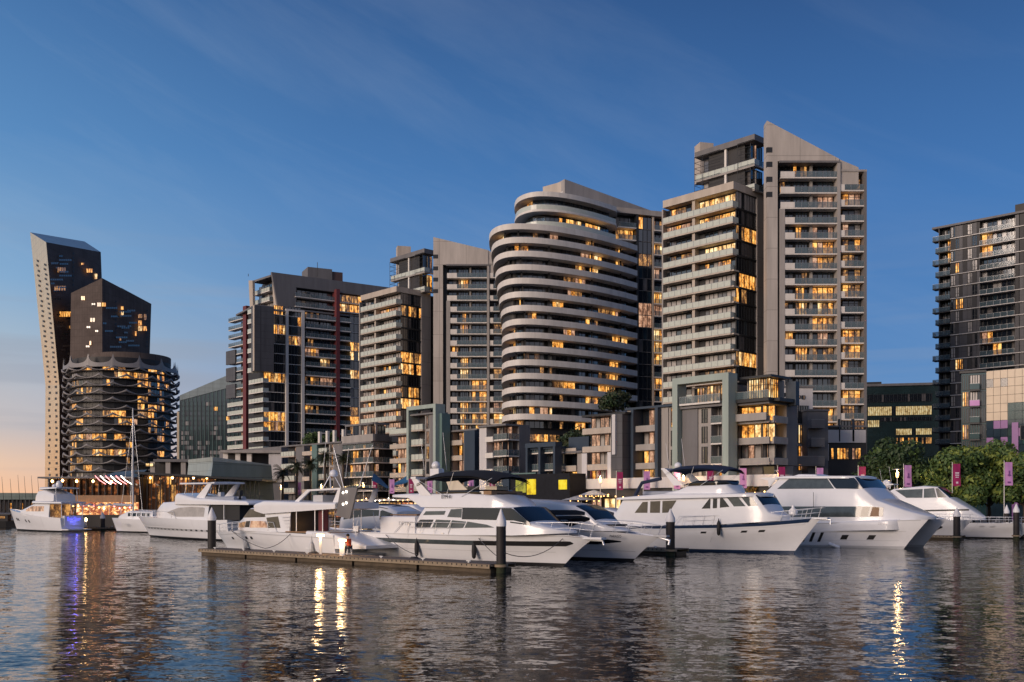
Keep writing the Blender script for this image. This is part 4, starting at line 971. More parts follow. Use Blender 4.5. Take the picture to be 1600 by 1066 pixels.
# black pavilion with yellow panes
f = POD.shift(0, 8.3); f = Fr(f.pt(f.s(890)), u=UL); T = Bld('pavilion', f.O, 'black boxy pavilion with glowing yellow panels on the promenade'); e = f.s(789)
T.box('wall', f, 0, e, -4, 0, GZ, f.z(840, 741), 'black_cube')
for a, b_, y0, y1, m in ((777.5, 787, 751, 779, 'olive_lit'), (823.5, 837.5, 749, 773, 'yellow_lit'), (873, 886, 750, 765, 'yellow_lit'), (806, 822, 750, 770, 'olive_lit')):
    if a < 789: a, b_ = 790, 797
    T.box('lit_panel', f, f.s(b_), f.s(a), .01, .06, f.z(a, y1), f.z(a, y0), m)
T.box('pillar', f, e-1.4, e+.3, -.3, .35, GZ, f.z(790, 736), 'navy')
T.box('roof_edge', f, e*.5, e, -.2, .15, f.z(820, 741), f.z(820, 739), 'teal'); T.done()

# umbrellas, sail, festoon on the promenade
def umbrella(px, v, h, r, label, m='umbrella_cloth'):
    p = POD.pt(POD.s(px, v), v); o = empty('umbrella', (p.x, p.y, GZ), label, 'umbrella', 'café umbrellas on the promenade')
    a = MB(); a.lathe([(r, h-.9), (r*.55, h-.45), (.05, h)], m, n=8); a.build('canopy', o)
    a = MB(); a.tube([(0, 0, 0), (0, 0, h)], .05, 'steel'); a.build('pole', o)
    a = MB()
    for k in range(14): th = 2*pi*k/14; a.lathe([(.07, -.07), (.1, 0), (.07, .07)], 'lamp_warm', c=(r*.92*cos(th), r*.92*sin(th), h-1.05), n=5)
    a.build('light_string', o)
umbrella(908, 6.5, 4.6, 3.4, 'broad grey umbrella ringed with lights, right of the black pavilion')
umbrella(928, 5.6, 5.4, 2.6, 'tall peaked umbrella behind the broad grey one')
umbrella(873, 7.2, 3.8, 2.3, 'small umbrella right under the yellow pane of the pavilion')
p = POD.pt(POD.s(612, 5), 5); o = empty('sail_canopy', (p.x, p.y, GZ), 'bright blue stretched sail canopy by the lilac banner, left', 'canopy')
a = MB(); a.grid([[(-4+i*1.6, -1.5+j*1.5, 6.0+1.9*abs(i-2.2)**.7*(.6+.25*j)-(.5 if i > 3 else 0)) for i in range(6)] for j in range(3)], 'blue_canvas'); a.build('canvas', o)
a = MB()
for x in (-4, 4): a.tube([(x, 0, 0), (x, 0, 8.2)], .07, 'steel')
a.build('pole', o)

# ---------------------------------------------------------------- waterfront bar at the left
BY = 197
f = Fr(PX(75, BY), u=(1, -.02)); T = Bld('waterfront_bar', PX(140, BY), 'two storey glass bar glowing orange at the waterside under the wave balcony tower', 'restaurant')
xx = lambda px: f.s(px); zz = lambda py: f.z(140, py)
T.box('wall', f, 0, xx(213), -16, -1.5, GZ, zz(748), 'dark_wall')
T.box('roof', f, -1, xx(214), -17, 2.2, zz(748), zz(745.5), 'grey_wall')
T.box('floor_band', f, 0, xx(213), -1.4, .2, zz(785), zz(774), 'teak')
T.box('terrace', f, -.5, xx(213), -1.4, 4, GZ, GZ+.35, 'deck_wood')
for i in range(14):
    a, b_ = 75+138*i/14, 75+138*(i+1)/14
    mb = MB(); T._b(mb, f, xx(a)+.05, xx(b_)-.05, -1.4, -1.3, zz(774), zz(748.2), 'bar'); T.box('mullion', f, xx(a)-.06, xx(a)+.06, -1.29, 0, zz(774), zz(748.2), 'frame_dark'); T.wins.append((9, mb, 'window'))
    mb = MB(); T._b(mb, f, xx(a)+.05, xx(b_)-.05, -1.4, -1.3, GZ+.4, zz(785), 'shop' if 3 < i else 'bar'); T.wins.append((9, mb, 'window'))
for px, py in ((84, 752), (100, 751), (122, 752), (147.5, 752), (176, 753)): q_ = MB(); q_.lathe([(.12, -.3), (.28, 0), (.12, .25)], 'lamp_spot', c=(f.pt(xx(px), .6).x, f.pt(xx(px), .6).y, zz(py)), n=8); q_.build('ceiling_lamp', T.root, T.at)
for i in range(12): px = 118+i*8; q_ = MB(); q_.lathe([(.1, -.2), (.2, 0), (.1, .2)], R.choice(['lamp_spot', 'lamp_warm', 'lamp_red']), c=(f.pt(xx(px), 1).x, f.pt(xx(px), 1).y, zz(790+R.uniform(-2, 5))), n=6); q_.build('table_lamp', T.root, T.at)
pl = f.shift(0, 4); T.box('planter', pl, xx(112), xx(213), 0, .6, GZ, GZ+1.0, 'quay')
mb = T.mb('roof_shell'); A1, A2, A3, A4 = f.pt(xx(152), -1, zz(746)), f.pt(xx(212), -1, zz(746)), f.pt(xx(212), -6, zz(732)), f.pt(xx(160), -6, zz(736))
mb.quad([A1, A2, A3, A4], 'metal_green'); mb.quad([A1+Vector((0, 5, 0)), A2+Vector((0, 9, 0)), A3, A4], 'metal_green')
for i in range(6):
    q_ = MB(); x0 = 157+i*8; q_.tube([f.pt(xx(x0), 2.4, zz(744)), f.pt(xx(x0+7), 2.5, zz(751)), f.pt(xx(x0+17), 2.6, zz(757))], .07, 'lamp_white' if i % 2 else 'lamp_red', n=5); q_.build('light_strip', T.root, T.at)
T.done()
for i, px in enumerate((122, 137, 151, 166, 181, 197)):      # parasols on the bar terrace
    p = f.pt(xx(px), 3-.7*(i % 2)); o = empty('umbrella', (p.x, p.y, GZ+.35), ['leftmost', 'second', 'third', 'fourth', 'fifth', 'rightmost'][i]+' small parasol on the orange lit bar terrace', 'umbrella', 'parasols on the bar terrace')
    a = MB(); a.lathe([(1.3, 2.4), (.05, 2.9)], 'umbrella_cloth', n=8); a.build('canopy', o); a = MB(); a.tube([(0, 0, 0), (0, 0, 2.8)], .04, 'steel'); a.build('pole', o)
# tall glass hall right of the bar
f = Fr(PX(214, 199), u=(1, .05)); T = Bld('glass_hall', PX(260, 199), 'tall glass hall with amber light and slim columns behind the left white yacht', 'restaurant')
zl, zr = f.z(214, 741), f.z(410, 752)
T.box('wall', f, .2, f.s(330), -14, -4, GZ, zr-.3, 'dark_wall')
plate(T, 'roof', f, [(0, zl), (f.s(412), zr), (f.s(412), zr+.35), (0, zl+.5)], -14, 1.5, 'frame_dark')
for i in range(16):
    a = f.s(216+i*7.2); b_ = f.s(216+(i+1)*7.2); zt_ = zl+(zr-zl)*a/f.s(412)-.15
    mb = MB(); T._b(mb, f, a, b_-.1, -3.9, -3.8, GZ+.2, zt_-1.6, 'bar' if i % 3 else 'litd'); T.wins.append((9, mb, 'window')); mb = MB(); T._b(mb, f, a, b_-.1, -3.9, -3.81, zt_-1.55, zt_, 'lit' if i % 4 == 1 else 'bar'); T.wins.append((5, mb, 'window'))
for i in range(28): a = f.s(216+i*7); T.box('mullion', f, a-.07, a+.07, -.1, .1, GZ, zl+(zr-zl)*a/f.s(412), 'frame_dark')
for k in (8, 14): T.box('mullion', f, f.s(342), f.s(412), -.05, .05, GZ+k*.6, GZ+k*.6+.08, 'frame_dark')
for px in (234, 268, 301, 322): q_ = MB(); q_.lathe([(.12, -.25), (.26, 0), (.12, .2)], 'lamp_spot', c=(*f.pt(f.s(px), -.6).xy, zl-.7), n=8); q_.build('ceiling_lamp', T.root, T.at)
T.done()
# slanted metal box
T = Bld('metal_box_building', PX(330, 203), 'windowless slanted metal clad box building behind the left yachts')
V = [P(294.5, 723.5, 214), P(332.7, 721, 205), P(424, 728, 214), P(400, 724, 232), P(286, 800, 214), P(322, 800, 203), P(431, 800, 214), P(400, 800, 234)]
for i in (4, 5, 6, 7): V[i] = Vector((V[i].x, V[i].y, GZ))
mb = T.mb('wall'); mb.quad([V[4], V[5], V[1], V[0]], 'metal_pale'); mb.quad([V[5], V[6], V[2], V[1]], 'metal_green'); mb.quad([V[6], V[7], V[3], V[2]], 'metal_green'); mb.quad([V[7], V[4], V[0], V[3]], 'metal_green')  # left facet takes the paler metal, its lit side put into the colour
mb = T.mb('roof'); up = Vector((0, 0, .15)); mb.quad([p+up for p in (V[0], V[1], V[2], V[3])], 'metal_pale'); e1 = Vector((0, -.25, 0)); mb.quad([V[0]+e1, V[1]+e1, V[1]+e1+Vector((0, 0, .9)), V[0]+e1+Vector((0, 0, .7))], 'metal_pale'); mb.quad([V[1]+e1, V[2]+e1, V[2]+e1+Vector((0, 0, .25)), V[1]+e1+Vector((0, 0, .9))], 'metal_pale')
T.done()
# concrete colonnade under the striped tower
f = Fr(PX(232, 262), u=(1, .1)); T = Bld('concrete_podium', PX(330, 262), 'grey concrete podium with open bays and columns above the glass hall')
z0_, z1_ = f.z(300, 748), f.z(300, 722)
T.box('wall', f, 0, f.s(440), -14, -4, GZ, z1_, 'dark_wall'); T.box('deck', f, -.5, f.s(440), -14, 0, z0_-1, z0_, 'concrete_plain'); T.box('wall', f, 0, f.s(440), -3.9, -.5, GZ, z0_-1, 'grey_wall')
T.box('roof', f, f.s(240), f.s(352), -14, .3, z1_, z1_+.7, 'grey_wall'); T.box('roof', f, f.s(345), f.s(440), -14, 1, f.z(400, 708), f.z(400, 704), 'concrete_plain')
T.box('wall', f, f.s(346), f.s(440), -13, -4, z1_, f.z(400, 709), 'dark_wall')
for px in (238, 262, 286, 310, 334, 352, 371, 389): T.box('column', f, f.s(px)-.6, f.s(px)+.6, -1.5, -.2, z0_, (z1_ if px < 345 else f.z(400, 708)), 'pale' if px > 345 else 'concrete_plain')
T.box('wall_panel', f, f.s(420), f.s(440), -2, .2, z0_, f.z(430, 709), 'white_wall')
T.win(f, f.s(228), f.s(240), .3, f.z(234, 729), f.z(234, 724), n=2, st='W'); T.win(f, f.s(330), f.s(338), -3, z0_, z1_, n=3, st='L'); T.done()
# far pier shed and masts at the left edge
f = Fr(PX(-60, 400), u=(1, .1)); T = Bld('pier_shed', PX(20, 400), 'long grey pier shed under the sunset at the left edge', 'shed')
T.box('wall', f, 0, f.s(70), -20, -3, GZ, 6.4, 'grey_wall'); plate(T, 'roof', f, [(0, 6.4), (f.s(72), 6.4), (f.s(72), 9), (0, 9.2)], -20, 0, 'metal_green')
for i in range(20): s_ = f.s(70)*i/20; T.box('column', f, s_, s_+.5, -1, -.4, GZ, 6.4, 'dark_wall')
for i in range(4): T.win(f, f.s(-10+i*18), f.s(-4+i*18), -2.9, 2, 5, n=2, st='L')
T.done()
for i, (px, y0) in enumerate(((7, 745), (20, 748), (32, 742), (42, 744), (53, 743), (63, 745))):
    b_ = P(px, 770, 380); t_ = P(px-3, y0, 380); o = MB(); o.tube([(0, 0, 0), (t_.x-b_.x-.3, 0, t_.z-GZ)], .13, 'frame_dark', n=5, r1=.05); o = o.build('light_mast'); o.location = (b_.x, b_.y, GZ)
    tag(o, ['leftmost', 'second', 'third', 'fourth', 'fifth', 'rightmost'][i]+' of the thin leaning masts against the sunset', 'mast', 'thin masts on the far pier')
for i, (px, w_) in enumerate(((-20, 18), (4, 9))):
    o = empty('moored_boat', P(px, 790, 185).xy.to_3d(), ['dark low boat at the very left edge', 'small dark boat with a lit cabin left of the flybridge yacht'][i], 'boat', rz=.15)
    a = MB(); a.grid([[(x_*w_/9, s_*wd, z_) for s_, wd, z_ in ((-1, 0.01, -.2), (-1, 1.2*k_, .0), (-1, 1.4*k_, 1.1), (1, 1.4*k_, 1.1), (1, 1.2*k_, 0), (1, .01, -.2))] for x_, k_ in ((-4.5, .8), (-2, 1), (1, 1), (3.4, .6), (5, .03))], 'rubber', smooth=False); a.build('hull', o)
    a = MB(); a.box((-.5, 0, 1.7), (3.4, 1.8, 1.2), 'dark_wall'); a.box((-.5, 0, 2.4), (4.2, 2.1, .15), 'grey_wall'); a.build('cabin', o); a = MB(); a.box((-.3, -.92, 1.8), (2, .03, .4), 'litd'); a.build('window', o)

# ---------------------------------------------------------------- trees
def leaf_crown(name, parent, clumps, n, size, mats, droop=0):
    mb = MB(); tot = sum(c[3]**2 for c in clumps)
    for (x, y, z_, r, sq) in clumps:
        k = int(n*r*r/tot); m_ = R.choice(mats)
        for _ in range(k):
            th = R.uniform(0, 2*pi); ph = math.acos(R.uniform(-.75, 1)); rr = r*(1-.42*R.random()**2.2)*(1+.12*sin(5*th+x)*sin(4*ph))
            c = Vector((x+rr*sin(ph)*cos(th), y+rr*sin(ph)*sin(th), z_+rr*cos(ph)*sq))
            nn = Vector((sin(ph)*cos(th)+R.uniform(-.8, .8), sin(ph)*sin(th)+R.uniform(-.8, .8), cos(ph)+R.uniform(-.8, .8))).normalized()
            a = nn.orthogonal().normalized(); b_ = nn.cross(a); s_ = size*R.uniform(.55, 1.3); al = R.uniform(0, pi); a, b_ = a*cos(al)+b_*sin(al), b_*cos(al)-a*sin(al)
            mb.quad([c-a*s_, c-b_*s_*.55+nn*s_*.15, c+a*s_, c+b_*s_*.55+nn*s_*.15], m_ if R.random() < .7 else R.choice(mats))
    return mb.build(name, parent)
def tree(px, Y, h, w_, label, mats, n=7000, size=.32, zb=GZ, base=.28, squash=.8, name='tree', seed=1):
    rr = random.Random(seed); p = PX(px, Y); o = empty(name, (p.x, p.y, zb), label, 'tree')
    tr = MB(); th = h*base; tr.tube([(0, 0, -.2), (.1, 0, th*.6), (0, .1, th*1.3), (.15, 0, h*.62)], .028*h, 'bark', n=8, r1=.008*h)
    cl = []
    for i in range(26):
        a = rr.uniform(0, 2*pi); d_ = math.sqrt(rr.random())*w_*.5*.72; zz_ = th+(h-th)*rr.uniform(.12, .86)
        env = 1-abs((zz_-th)/(h-th)-.42)*1.15; d_ *= max(.25, min(1, env+.25))
        cl.append((d_*cos(a), d_*sin(a), zz_, w_*rr.uniform(.13, .21), squash))
    cl.append((0, 0, th+(h-th)*.5, w_*.3, 1))
    for c in cl[:9]: tr.tube([(0, .05, th*.9), (c[0]*.5, c[1]*.5, (th+c[2])/2), (c[0]*.9, c[1]*.9, c[2])], .011*h, 'bark', n=5, r1=.02)
    tr.build('trunk', o); leaf_crown('crown', o, cl, n, size, mats)
    return o
tree(1392, 147, 13.2, 10.5, 'tall dark tree left of the yellow-green one, beside the white low block', ['leaf_dark', 'leaf_dark', 'leaf_mid'], n=9000, seed=3, base=.12)
tree(1444, 150, 10.5, 8, 'dark tree tucked between the tallest dark tree and the yellow-green tree', ['leaf_dark', 'leaf_dark'], n=6000, seed=4, base=.15)
tree(1352, 152, 8, 7, 'lower dark tree at the left of the tall dark one', ['leaf_dark'], n=5000, seed=14, base=.1)
tree(1492, 133, 10.4, 9.6, 'rounded tree with yellow-green left side behind the crimson banner', ['leaf_mid', 'leaf_light', 'leaf_mid'], n=12000, seed=5, base=.28)
tree(1545, 137, 11.4, 10.4, 'dense green tree in the middle of the right hand tree row', ['leaf_mid', 'leaf_mid', 'leaf_light'], n=11000, seed=6, base=.25)
tree(1600, 130, 10, 8.6, 'tree cut by the right edge of the picture, yellow lamplight put into its leaves', ['leaf_light', 'leaf_mid'], n=7000, seed=7, base=.3)
tree(1185, 146, 6.2, 4.6, 'small bushy tree with orange lit leaves behind the catamaran', ['leaf_autumn', 'leaf_autumn', 'leaf_mid'], n=3000, seed=8, size=.22, base=.2)
tree(960, 182, 5.4, 7.0, 'pale wispy tree growing on the roof in front of the rounded tower', ['frond', 'leaf_dark'], n=2600, size=.3, zb=19.7, seed=9, base=.3, squash=.6)
tree(905, 183, 4.0, 8.5, 'dark spreading shrub on the roof left of the maroon barred block', ['leaf_dark', 'frond'], n=3000, size=.3, zb=13.6, seed=10, base=.1, squash=.5)
tree(488, 255, 3.6, 5.5, 'left dark shrub on the planted roof terrace', ['leaf_dark', 'leaf_mid'], n=1500, zb=19, seed=11, base=.1)
tree(516, 250, 3.4, 4.5, 'right dark shrub on the planted roof terrace', ['leaf_dark', 'leaf_mid'], n=1500, zb=19, seed=12, base=.1)
for i, (px, Y, w_, h) in enumerate(((1300, 150, 12, 5.6), (1262, 148, 5, 4.4))):
    p = PX(px, Y); o = empty('hedge', (p.x, p.y, GZ), ['long dark hedge in front of the broad lit window', 'short end of greenery left of the long dark hedge'][i], 'hedge')
    leaf_crown('foliage', o, [(-w_/2+w_*j/7, R.uniform(-.5, .5), h*.5+R.uniform(-.3, .4), h*.42, 1.0) for j in range(8)], 5000 if i == 0 else 2000, .28, ['leaf_dark', 'leaf_dark', 'leaf_mid'])
def palm(px, Y, h, label, seed, zb=GZ, rad_=2.6):
    rr = random.Random(seed); p = PX(px, Y); o = empty('palm_tree', (p.x, p.y, zb), label, 'palm tree', 'palms before the low blocks')
    a = MB(); a.tube([(0, 0, -.2), (.1, 0, h*.5), (.15, .05, h)], .34, 'palm_bark', n=8, r1=.22); a.build('trunk', o)
    a = MB()
    for i in range(46):
        th = rr.uniform(0, 2*pi); up = rr.uniform(-.7, 1.1); L_ = rad_*rr.uniform(.75, 1.1); prev = Vector((.15, .05, h)); d_ = Vector((cos(th)*cos(up), sin(th)*cos(up), sin(up)))
        side_ = Vector((-sin(th), cos(th), 0)); pts = []
        for k in range(6): pts.append(prev.copy()); prev = prev+d_*(L_/5); d_ = (d_+Vector((0, 0, -.22))).normalized()
        for k in range(5):
            for sg in (-1, 1):
                for j in range(3):
                    q0 = pts[k].lerp(pts[k+1], j/3); w_ = (.55 if k < 4 else .3)*rr.uniform(.7, 1.1)
                    a.quad([q0, q0+(pts[k+1]-pts[k])*.28, q0+side_*sg*w_+Vector((0, 0, -.22))+(pts[k+1]-pts[k])*.5], 'frond')
    a.build('crown', o)
palm(441, 222, 10.2, 'leftmost palm, its crown over the first street lamp', 1); palm(463, 220, 11.5, 'second palm from the left, fuller crown', 2)
palm(484, 224, 12.2, 'middle palm just left of the tallest one', 3); palm(507, 222, 13.6, 'tallest palm, in front of the teal fin', 4); palm(535, 223, 13.4, 'rightmost palm, against the grey wall by the pergola block', 5)

# ---------------------------------------------------------------- lamps and banners
def lamp_proto(loc, label):
    o = empty('street_lamp', loc, label, 'street lamp', 'street lamps along the promenade')
    a = MB(); a.tube([(0, 0, 0), (0, 0, 6.9)], .08, 'pale', n=8, r1=.05); a.lathe([(.16, 0), (.16, .5), (.1, .55)], 'grey_wall', n=8); a.build('pole', o)
    a = MB(); a.lathe([(.14, 6.6), (.2, 6.9), (.2, 7.2), (.1, 7.35)], 'lamp_warm', n=10); a.build('lantern', o)
    a = MB(); a.lathe([(.05, 7.72), (.62, 7.66), (.64, 7.7), (.05, 7.8)], 'white_wall', n=14); a.tube([(0, 0, 7.3), (0, 0, 7.7)], .04, 'pale'); a.build('reflector_disc', o)
    return o
lp = None; LL = [(439, 'lamp among the palms at the left'), (502, 'lamp behind the grey panel of the left jetty yacht'), (568, 'lamp between the purple banner and the grey panel'), (938, 'lamp beside the tall peaked umbrella'), (1068, 'lamp seen under the navy bimini'), (1217, 'lamp in front of the lowest concrete balcony'), (1402, 'lamp left of the lilac banner, before the dark trees'), (735, 'lamp under the black bimini of the large jetty yacht')]
for px, lb in LL:
    v = 6.2 if px < 1230 else -1.2; p = POD.pt(POD.s(px, v), v, GZ)
    if lp is None: lp = lamp_proto(p, 'street '+lb)
    else: copy_thing(lp, p, 'street '+lb)
    ld = bpy.data.lights.new('lamp_light', 'POINT'); ld.energy = 420; ld.color = (1, .62, .28); ld.shadow_soft_size = .25; lo = bpy.data.objects.new('lamp_light', ld); C.objects.link(lo); lo.location = p+Vector((0, -.1, 7.45)); 
BN = [(1569, 717, 755, 1), (1488, 720, 758, 0), (1412, 723, 759, 1), (1341, 726, 760, 0), (1275, 729, 762, 1), (1215, 731, 764, 0), (1155, 733, 763, 1), (1104, 736, 765, 0), (1052, 738, 766, 1), (1005, 741, 768, 1), (963, 742, 766, 0), (764, 750, 771, 0), (731, 751, 772, 1), (667, 753, 774, 1), (638, 754, 774, 0), (608, 755, 775, 1), (581, 756, 776, 0), (463, 760, 776, 1)]
BL = ['lilac banner at the far right, before the edge tree', 'crimson banner in front of the rounded yellow-green tree', 'lilac banner right of the lamp by the dark trees', 'crimson banner left of the tall dark tree', 'lilac banner over the catamaran roof', 'crimson banner hidden low behind the catamaran wing', 'lilac banner left of the small orange tree', 'crimson banner under the navy bimini', 'pale lilac banner left of the lamp under the navy bimini', 'lilac banner right of the blue inflatable cover', 'crimson banner left of the radar arch of the navy striped yacht',
      'crimson banner at the right end of the black bimini', 'lilac banner under the middle of the black bimini', 'lilac banner behind the radar arch of the large jetty yacht', 'crimson banner left of the radar arch of the large jetty yacht', 'lilac banner beside the blue sail canopy', 'purple-red banner left of the blue sail canopy', 'small lilac banner beside the second palm']
def banner(loc, label, m):
    o = empty('banner', loc, label, 'banner', 'promotional banners along the promenade')
    a = MB(); a.tube([(0, 0, 0), (0, 0, 8.4)], .07, 'pale', n=8, r1=.045); a.build('pole', o)
    a = MB(); a.grid([[(.1+.98*i/4, .05*sin(i*1.3+j*.7)+.015*j*i/4, 5.3+2.9*j/6) for i in range(5)] for j in range(7)], m); b_ = a.build('cloth', o)
    a = MB()
    if m == 'crimson':
        for z_, w_, h_ in ((7.0, .5, .18), (6.72, .5, .14), (6.45, .42, .12), (5.75, .3, .26)): a.box((.58, -.1, z_), (w_, .012, h_), 'banner_mark')
    else:
        for z_, w_, h_ in ((6.8, .12, .7), (6.6, .34, .16), (5.7, .4, .2)): a.box((.58, -.1, z_), (w_, .012, h_), 'purple', )
    a.build('lettering', b_)
    return o
protos = {}
for (px, y0, y1, c), lb in zip(BN, BL):
    v = 7.0 if px < 1230 else -.3; p = POD.pt(POD.s(px, v), v, GZ)
    if c not in protos: protos[c] = banner(p, lb, 'lilac' if c else 'crimson')
    else: copy_thing(protos[c], p, lb)

def added_string_lights(px0, px1, v, z_, label):  # festoon bulbs added to bring more light to the quayside
    s0, s1 = POD.s(px1, v), POD.s(px0, v); p = POD.pt(s0, v, 0); o = empty('added_string_lights', p, label, 'string lights', 'added strings of small warm bulbs')
    n = max(4, int((s1-s0)/1.6)); q = [POD.pt(s0+(s1-s0)*i/n, v, z_-.5*abs(sin(pi*i/5)))-p for i in range(n+1)]
    mb = MB(); mb.tube(q, .015, 'rope', n=4); c_ = mb.build('cable', o)
    for i, k in enumerate(q[:100]): mb = MB(); mb.lathe([(.05, -.22), (.13, -.12), (.05, 0)], R.choice(['lamp_warm', 'lamp_warm', 'lamp_white', 'lamp_spot']), c=k, n=6); mb.build('bulb', c_)
added_string_lights(520, 770, 6.0, 5.6, 'added string of warm bulbs along the small glowing shops at the left')
added_string_lights(895, 1010, 5.2, 5.9, 'added string of warm bulbs behind the grey umbrellas')
added_string_lights(1015, 1210, 5.4, 6.4, 'added string of warm bulbs under the long white terrace wall')

# ---------------------------------------------------------------- boats
HD = Vector((.742, -.67))          # the berths run this way, towards the right and the camera
def ip(pts, x):
    if x <= pts[0][0]: return pts[0][1]
    for (a, b), (c, d) in zip(pts, pts[1:]):
        if x <= c: return b+(d-b)*(x-a)/(c-a) if c > a else d
    return pts[-1][1]
class Boat:
    """local x runs to the bow, y across, z up from the waterline; px/py arguments are measured on the near side"""
    def __init__(s, name, label, bow, hd, L, B, cat='yacht', group=None):
        s.hd = Vector(hd).normalized(); s.L, s.B = L, B; bowp = Vector(bow); s.o2 = bowp-s.hd*L
        s.perp = Vector((-s.hd.y, s.hd.x)); s.near = 1 if s.perp.dot(-s.o2) > 0 else -1
        s.root = empty(name, (s.o2.x, s.o2.y, 0), label, cat, group, rz=math.atan2(s.hd.y, s.hd.x))
    def m(s, px, py, w):
        t = (px-800)/F; o = s.o2+s.perp*(s.near*w)
        x = (t*o.y-o.x)/(s.hd.x-t*s.hd.y); Y = o.y+s.hd.y*x
        return (x, EH-(py-HY)/F*Y)
    def pl(s, pts, w): r = [s.m(a, b, w) for a, b in pts]; return sorted(r, key=lambda q: q[0])
    def part(s, name, mb, parent=None): return mb.build(name, parent or s.root)
    # hull -------------------------------------------------------
    def hull(s, sheer, ov=1.8, pb=2.6, pw=1.7, tr=.93, boot='black', mat_='gel', keel=-.5, rub=None, yoff=0, B=None, name='hull', deck_drop=.08, flare=.16, deck=True):
        s.sheer = sheer; B = B or s.B; s.hB = B; s.hyo = yoff
        def hp(t, v, side=1, out=0):
            vv = max(0, v); Lv = s.L+ov*vv**1.1; x = t*Lv
            zs = ip(sheer, min(x, sheer[-1][0])); z_ = v*zs if v >= 0 else v*-keel
            p_ = pw+(pb-pw)*vv; f = (1-t**p_)**(.82 if v > .5 else .95) if t < 1 else 0
            f *= tr+(1-tr)*min(1, t*2.5)
            w_ = B/2*f*(1-flare*(1-vv)**1.5)*(1 if v >= 0 else 1+v*.5)
            return (x, yoff+side*(w_+(out if t < .999 else 0)), z_)
        s.hp = hp; vs = [-1, -.02, .09, .25, .45, .62, .8, .93, 1]; n = 30; ts = [1-(1-i/n)**1.25 for i in range(n+1)]
        mb = MB()
        for sd_ in (1, -1):
            mb.grid([[hp(t, v, sd_) for v in vs] for t in ts], mat_, mf=lambda i, j: boot if j < 2 else mat_)
        mb.grid([[hp(0, v, 1) for v in vs], [hp(0, v, -1) for v in vs]], mat_, smooth=False)
        if deck:
            mb.grid([[(q[0], yoff+sg*k, q[2]-deck_drop+.03*(1-abs(sg))) for sg, k in ((1, abs(q[1]-yoff)-.06), (.5, abs(q[1]-yoff)*.5), (0, 0), (-.5, abs(q[1]-yoff)*.5), (-1, abs(q[1]-yoff)-.06))] for q in (hp(t, 1) for t in ts[:-1])], 'gel', smooth=False)
        h = s.part(name, mb); s.h = h
        if rub:
            for v0, v1, m_ in rub: s.band(v0, v1, 0, 1, m_, .02, 'rub_rail', both=True)
        return h
    def band(s, v0, v1, t0, t1, m_, out=.015, name='stripe', both=False, n=24, parent=None, taper=0):
        mb = MB()
        for sd_ in ((1, -1) if both else (s.near,)):
            rows = []
            for i in range(n+1):
                t = t0+(t1-t0)*i/n; a, b = v0, v1
                if taper and i > n*(1-taper): k = (i-n*(1-taper))/(n*taper); a = v0+(v1-v0)*.5*k; b = v1-(v1-v0)*.5*k*.6
                rows.append([s.hp(t, a, sd_, out), s.hp(t, (a+b)/2, sd_, out*1.2), s.hp(t, b, sd_, out)])
            mb.grid(rows, m_)
        return s.part(name, mb, parent or s.h)
    def tx(s, px, v=.6):       # hull station seen at this column
        best = min((abs(s.project(s.hp(i/200, v, s.near))[0]-px), i/200) for i in range(201)); return best[1]
    def project(s, q):
        p = s.o2+s.hd*q[0]+s.perp*q[1]; return (800+p.x/p.y*F, HY-(q[2]-EH)/p.y*F)
    # superstructure ---------------------------------------------
    def shell(s, name, top, bot, w, m_='gel', tum=.12, nose=None, crown=.07, glass=(), n=44, tail=None, parent=None, yoff=0, gm='boat_glass', flat=False):
        """lofted house: side outline between top and bottom lines, plan rounded towards the bow by nose=(x0, power)"""
        x0 = max(top[0][0], bot[0][0]); x1 = min(top[-1][0], bot[-1][0]); s_ = s
        def wf(x, z):
            g = 1.0
            if nose and x > nose[0]: k = min(1, (x-nose[0])/(x1-nose[0])); g = (1-k**nose[1])**(1/nose[1])
            if tail and x < tail[0]: k = min(1, (tail[0]-x)/(tail[0]-x0)); g *= 1-(1-tail[1])*k
            return max(.03, (w-tum*(z-ip(bot, x)))*g)
        xs = sorted(set([x0+(x1-x0)*i/n for i in range(n+1)]+[p[0] for p in top+bot if x0 <= p[0] <= x1]+[x1-(x1-x0)*.004, x1-(x1-x0)*.015]))
        rows = []
        for x in xs:
            zb, zt = ip(bot, x), max(ip(top, x), ip(bot, x)+.02); h_ = zt-zb; row = []
            r_ = min(.14, h_*.3)
            prof = [(wf(x, zb), zb), (wf(x, zb+h_*.5), zb+h_*.5), (wf(x, zt-r_), zt-r_), (wf(x, zt)-r_*.35, zt-r_*.3), (max(.02, wf(x, zt)-r_*1.3), zt), (wf(x, zt)*.5, zt+crown*.7), (0, zt+crown)]
            row = [(x, yoff+a, b) for a, b in prof]+[(x, yoff-a, b) for a, b in prof[-2::-1]]
            rows.append(row)
        mb = MB()
        mb.grid(rows, m_, mf=lambda i, j: gm if (2 < j < 9 and any(a <= (xs[i]+xs[i+1])/2 <= b for a, b in glass)) else m_, smooth=not flat)
        mb.quad(rows[0][::-1], m_); mb.quad(rows[-1], m_)
        o = s.part(name, mb, parent); s.wf = wf; s.yo = yoff
        return o, wf
    def pane(s, top, bot, wf, m_='boat_glass', out=.02, both=True, name='window', parent=None, n=16, yoff=0, frame=None):
        x0 = max(top[0][0], bot[0][0]); x1 = min(top[-1][0], bot[-1][0]); mb = MB()
        for sd_ in ((s.near, -s.near) if both else (s.near,)):
            rows = []
            for i in range(n+1):
                x = x0+(x1-x0)*i/n; a, b = ip(bot, x), ip(top, x)
                rows.append([(x, yoff+sd_*(wf(x, a+(b-a)*k/3)+out), a+(b-a)*k/3) for k in range(4)])
            mb.grid(rows, m_)
        return s.part(name, mb, parent)
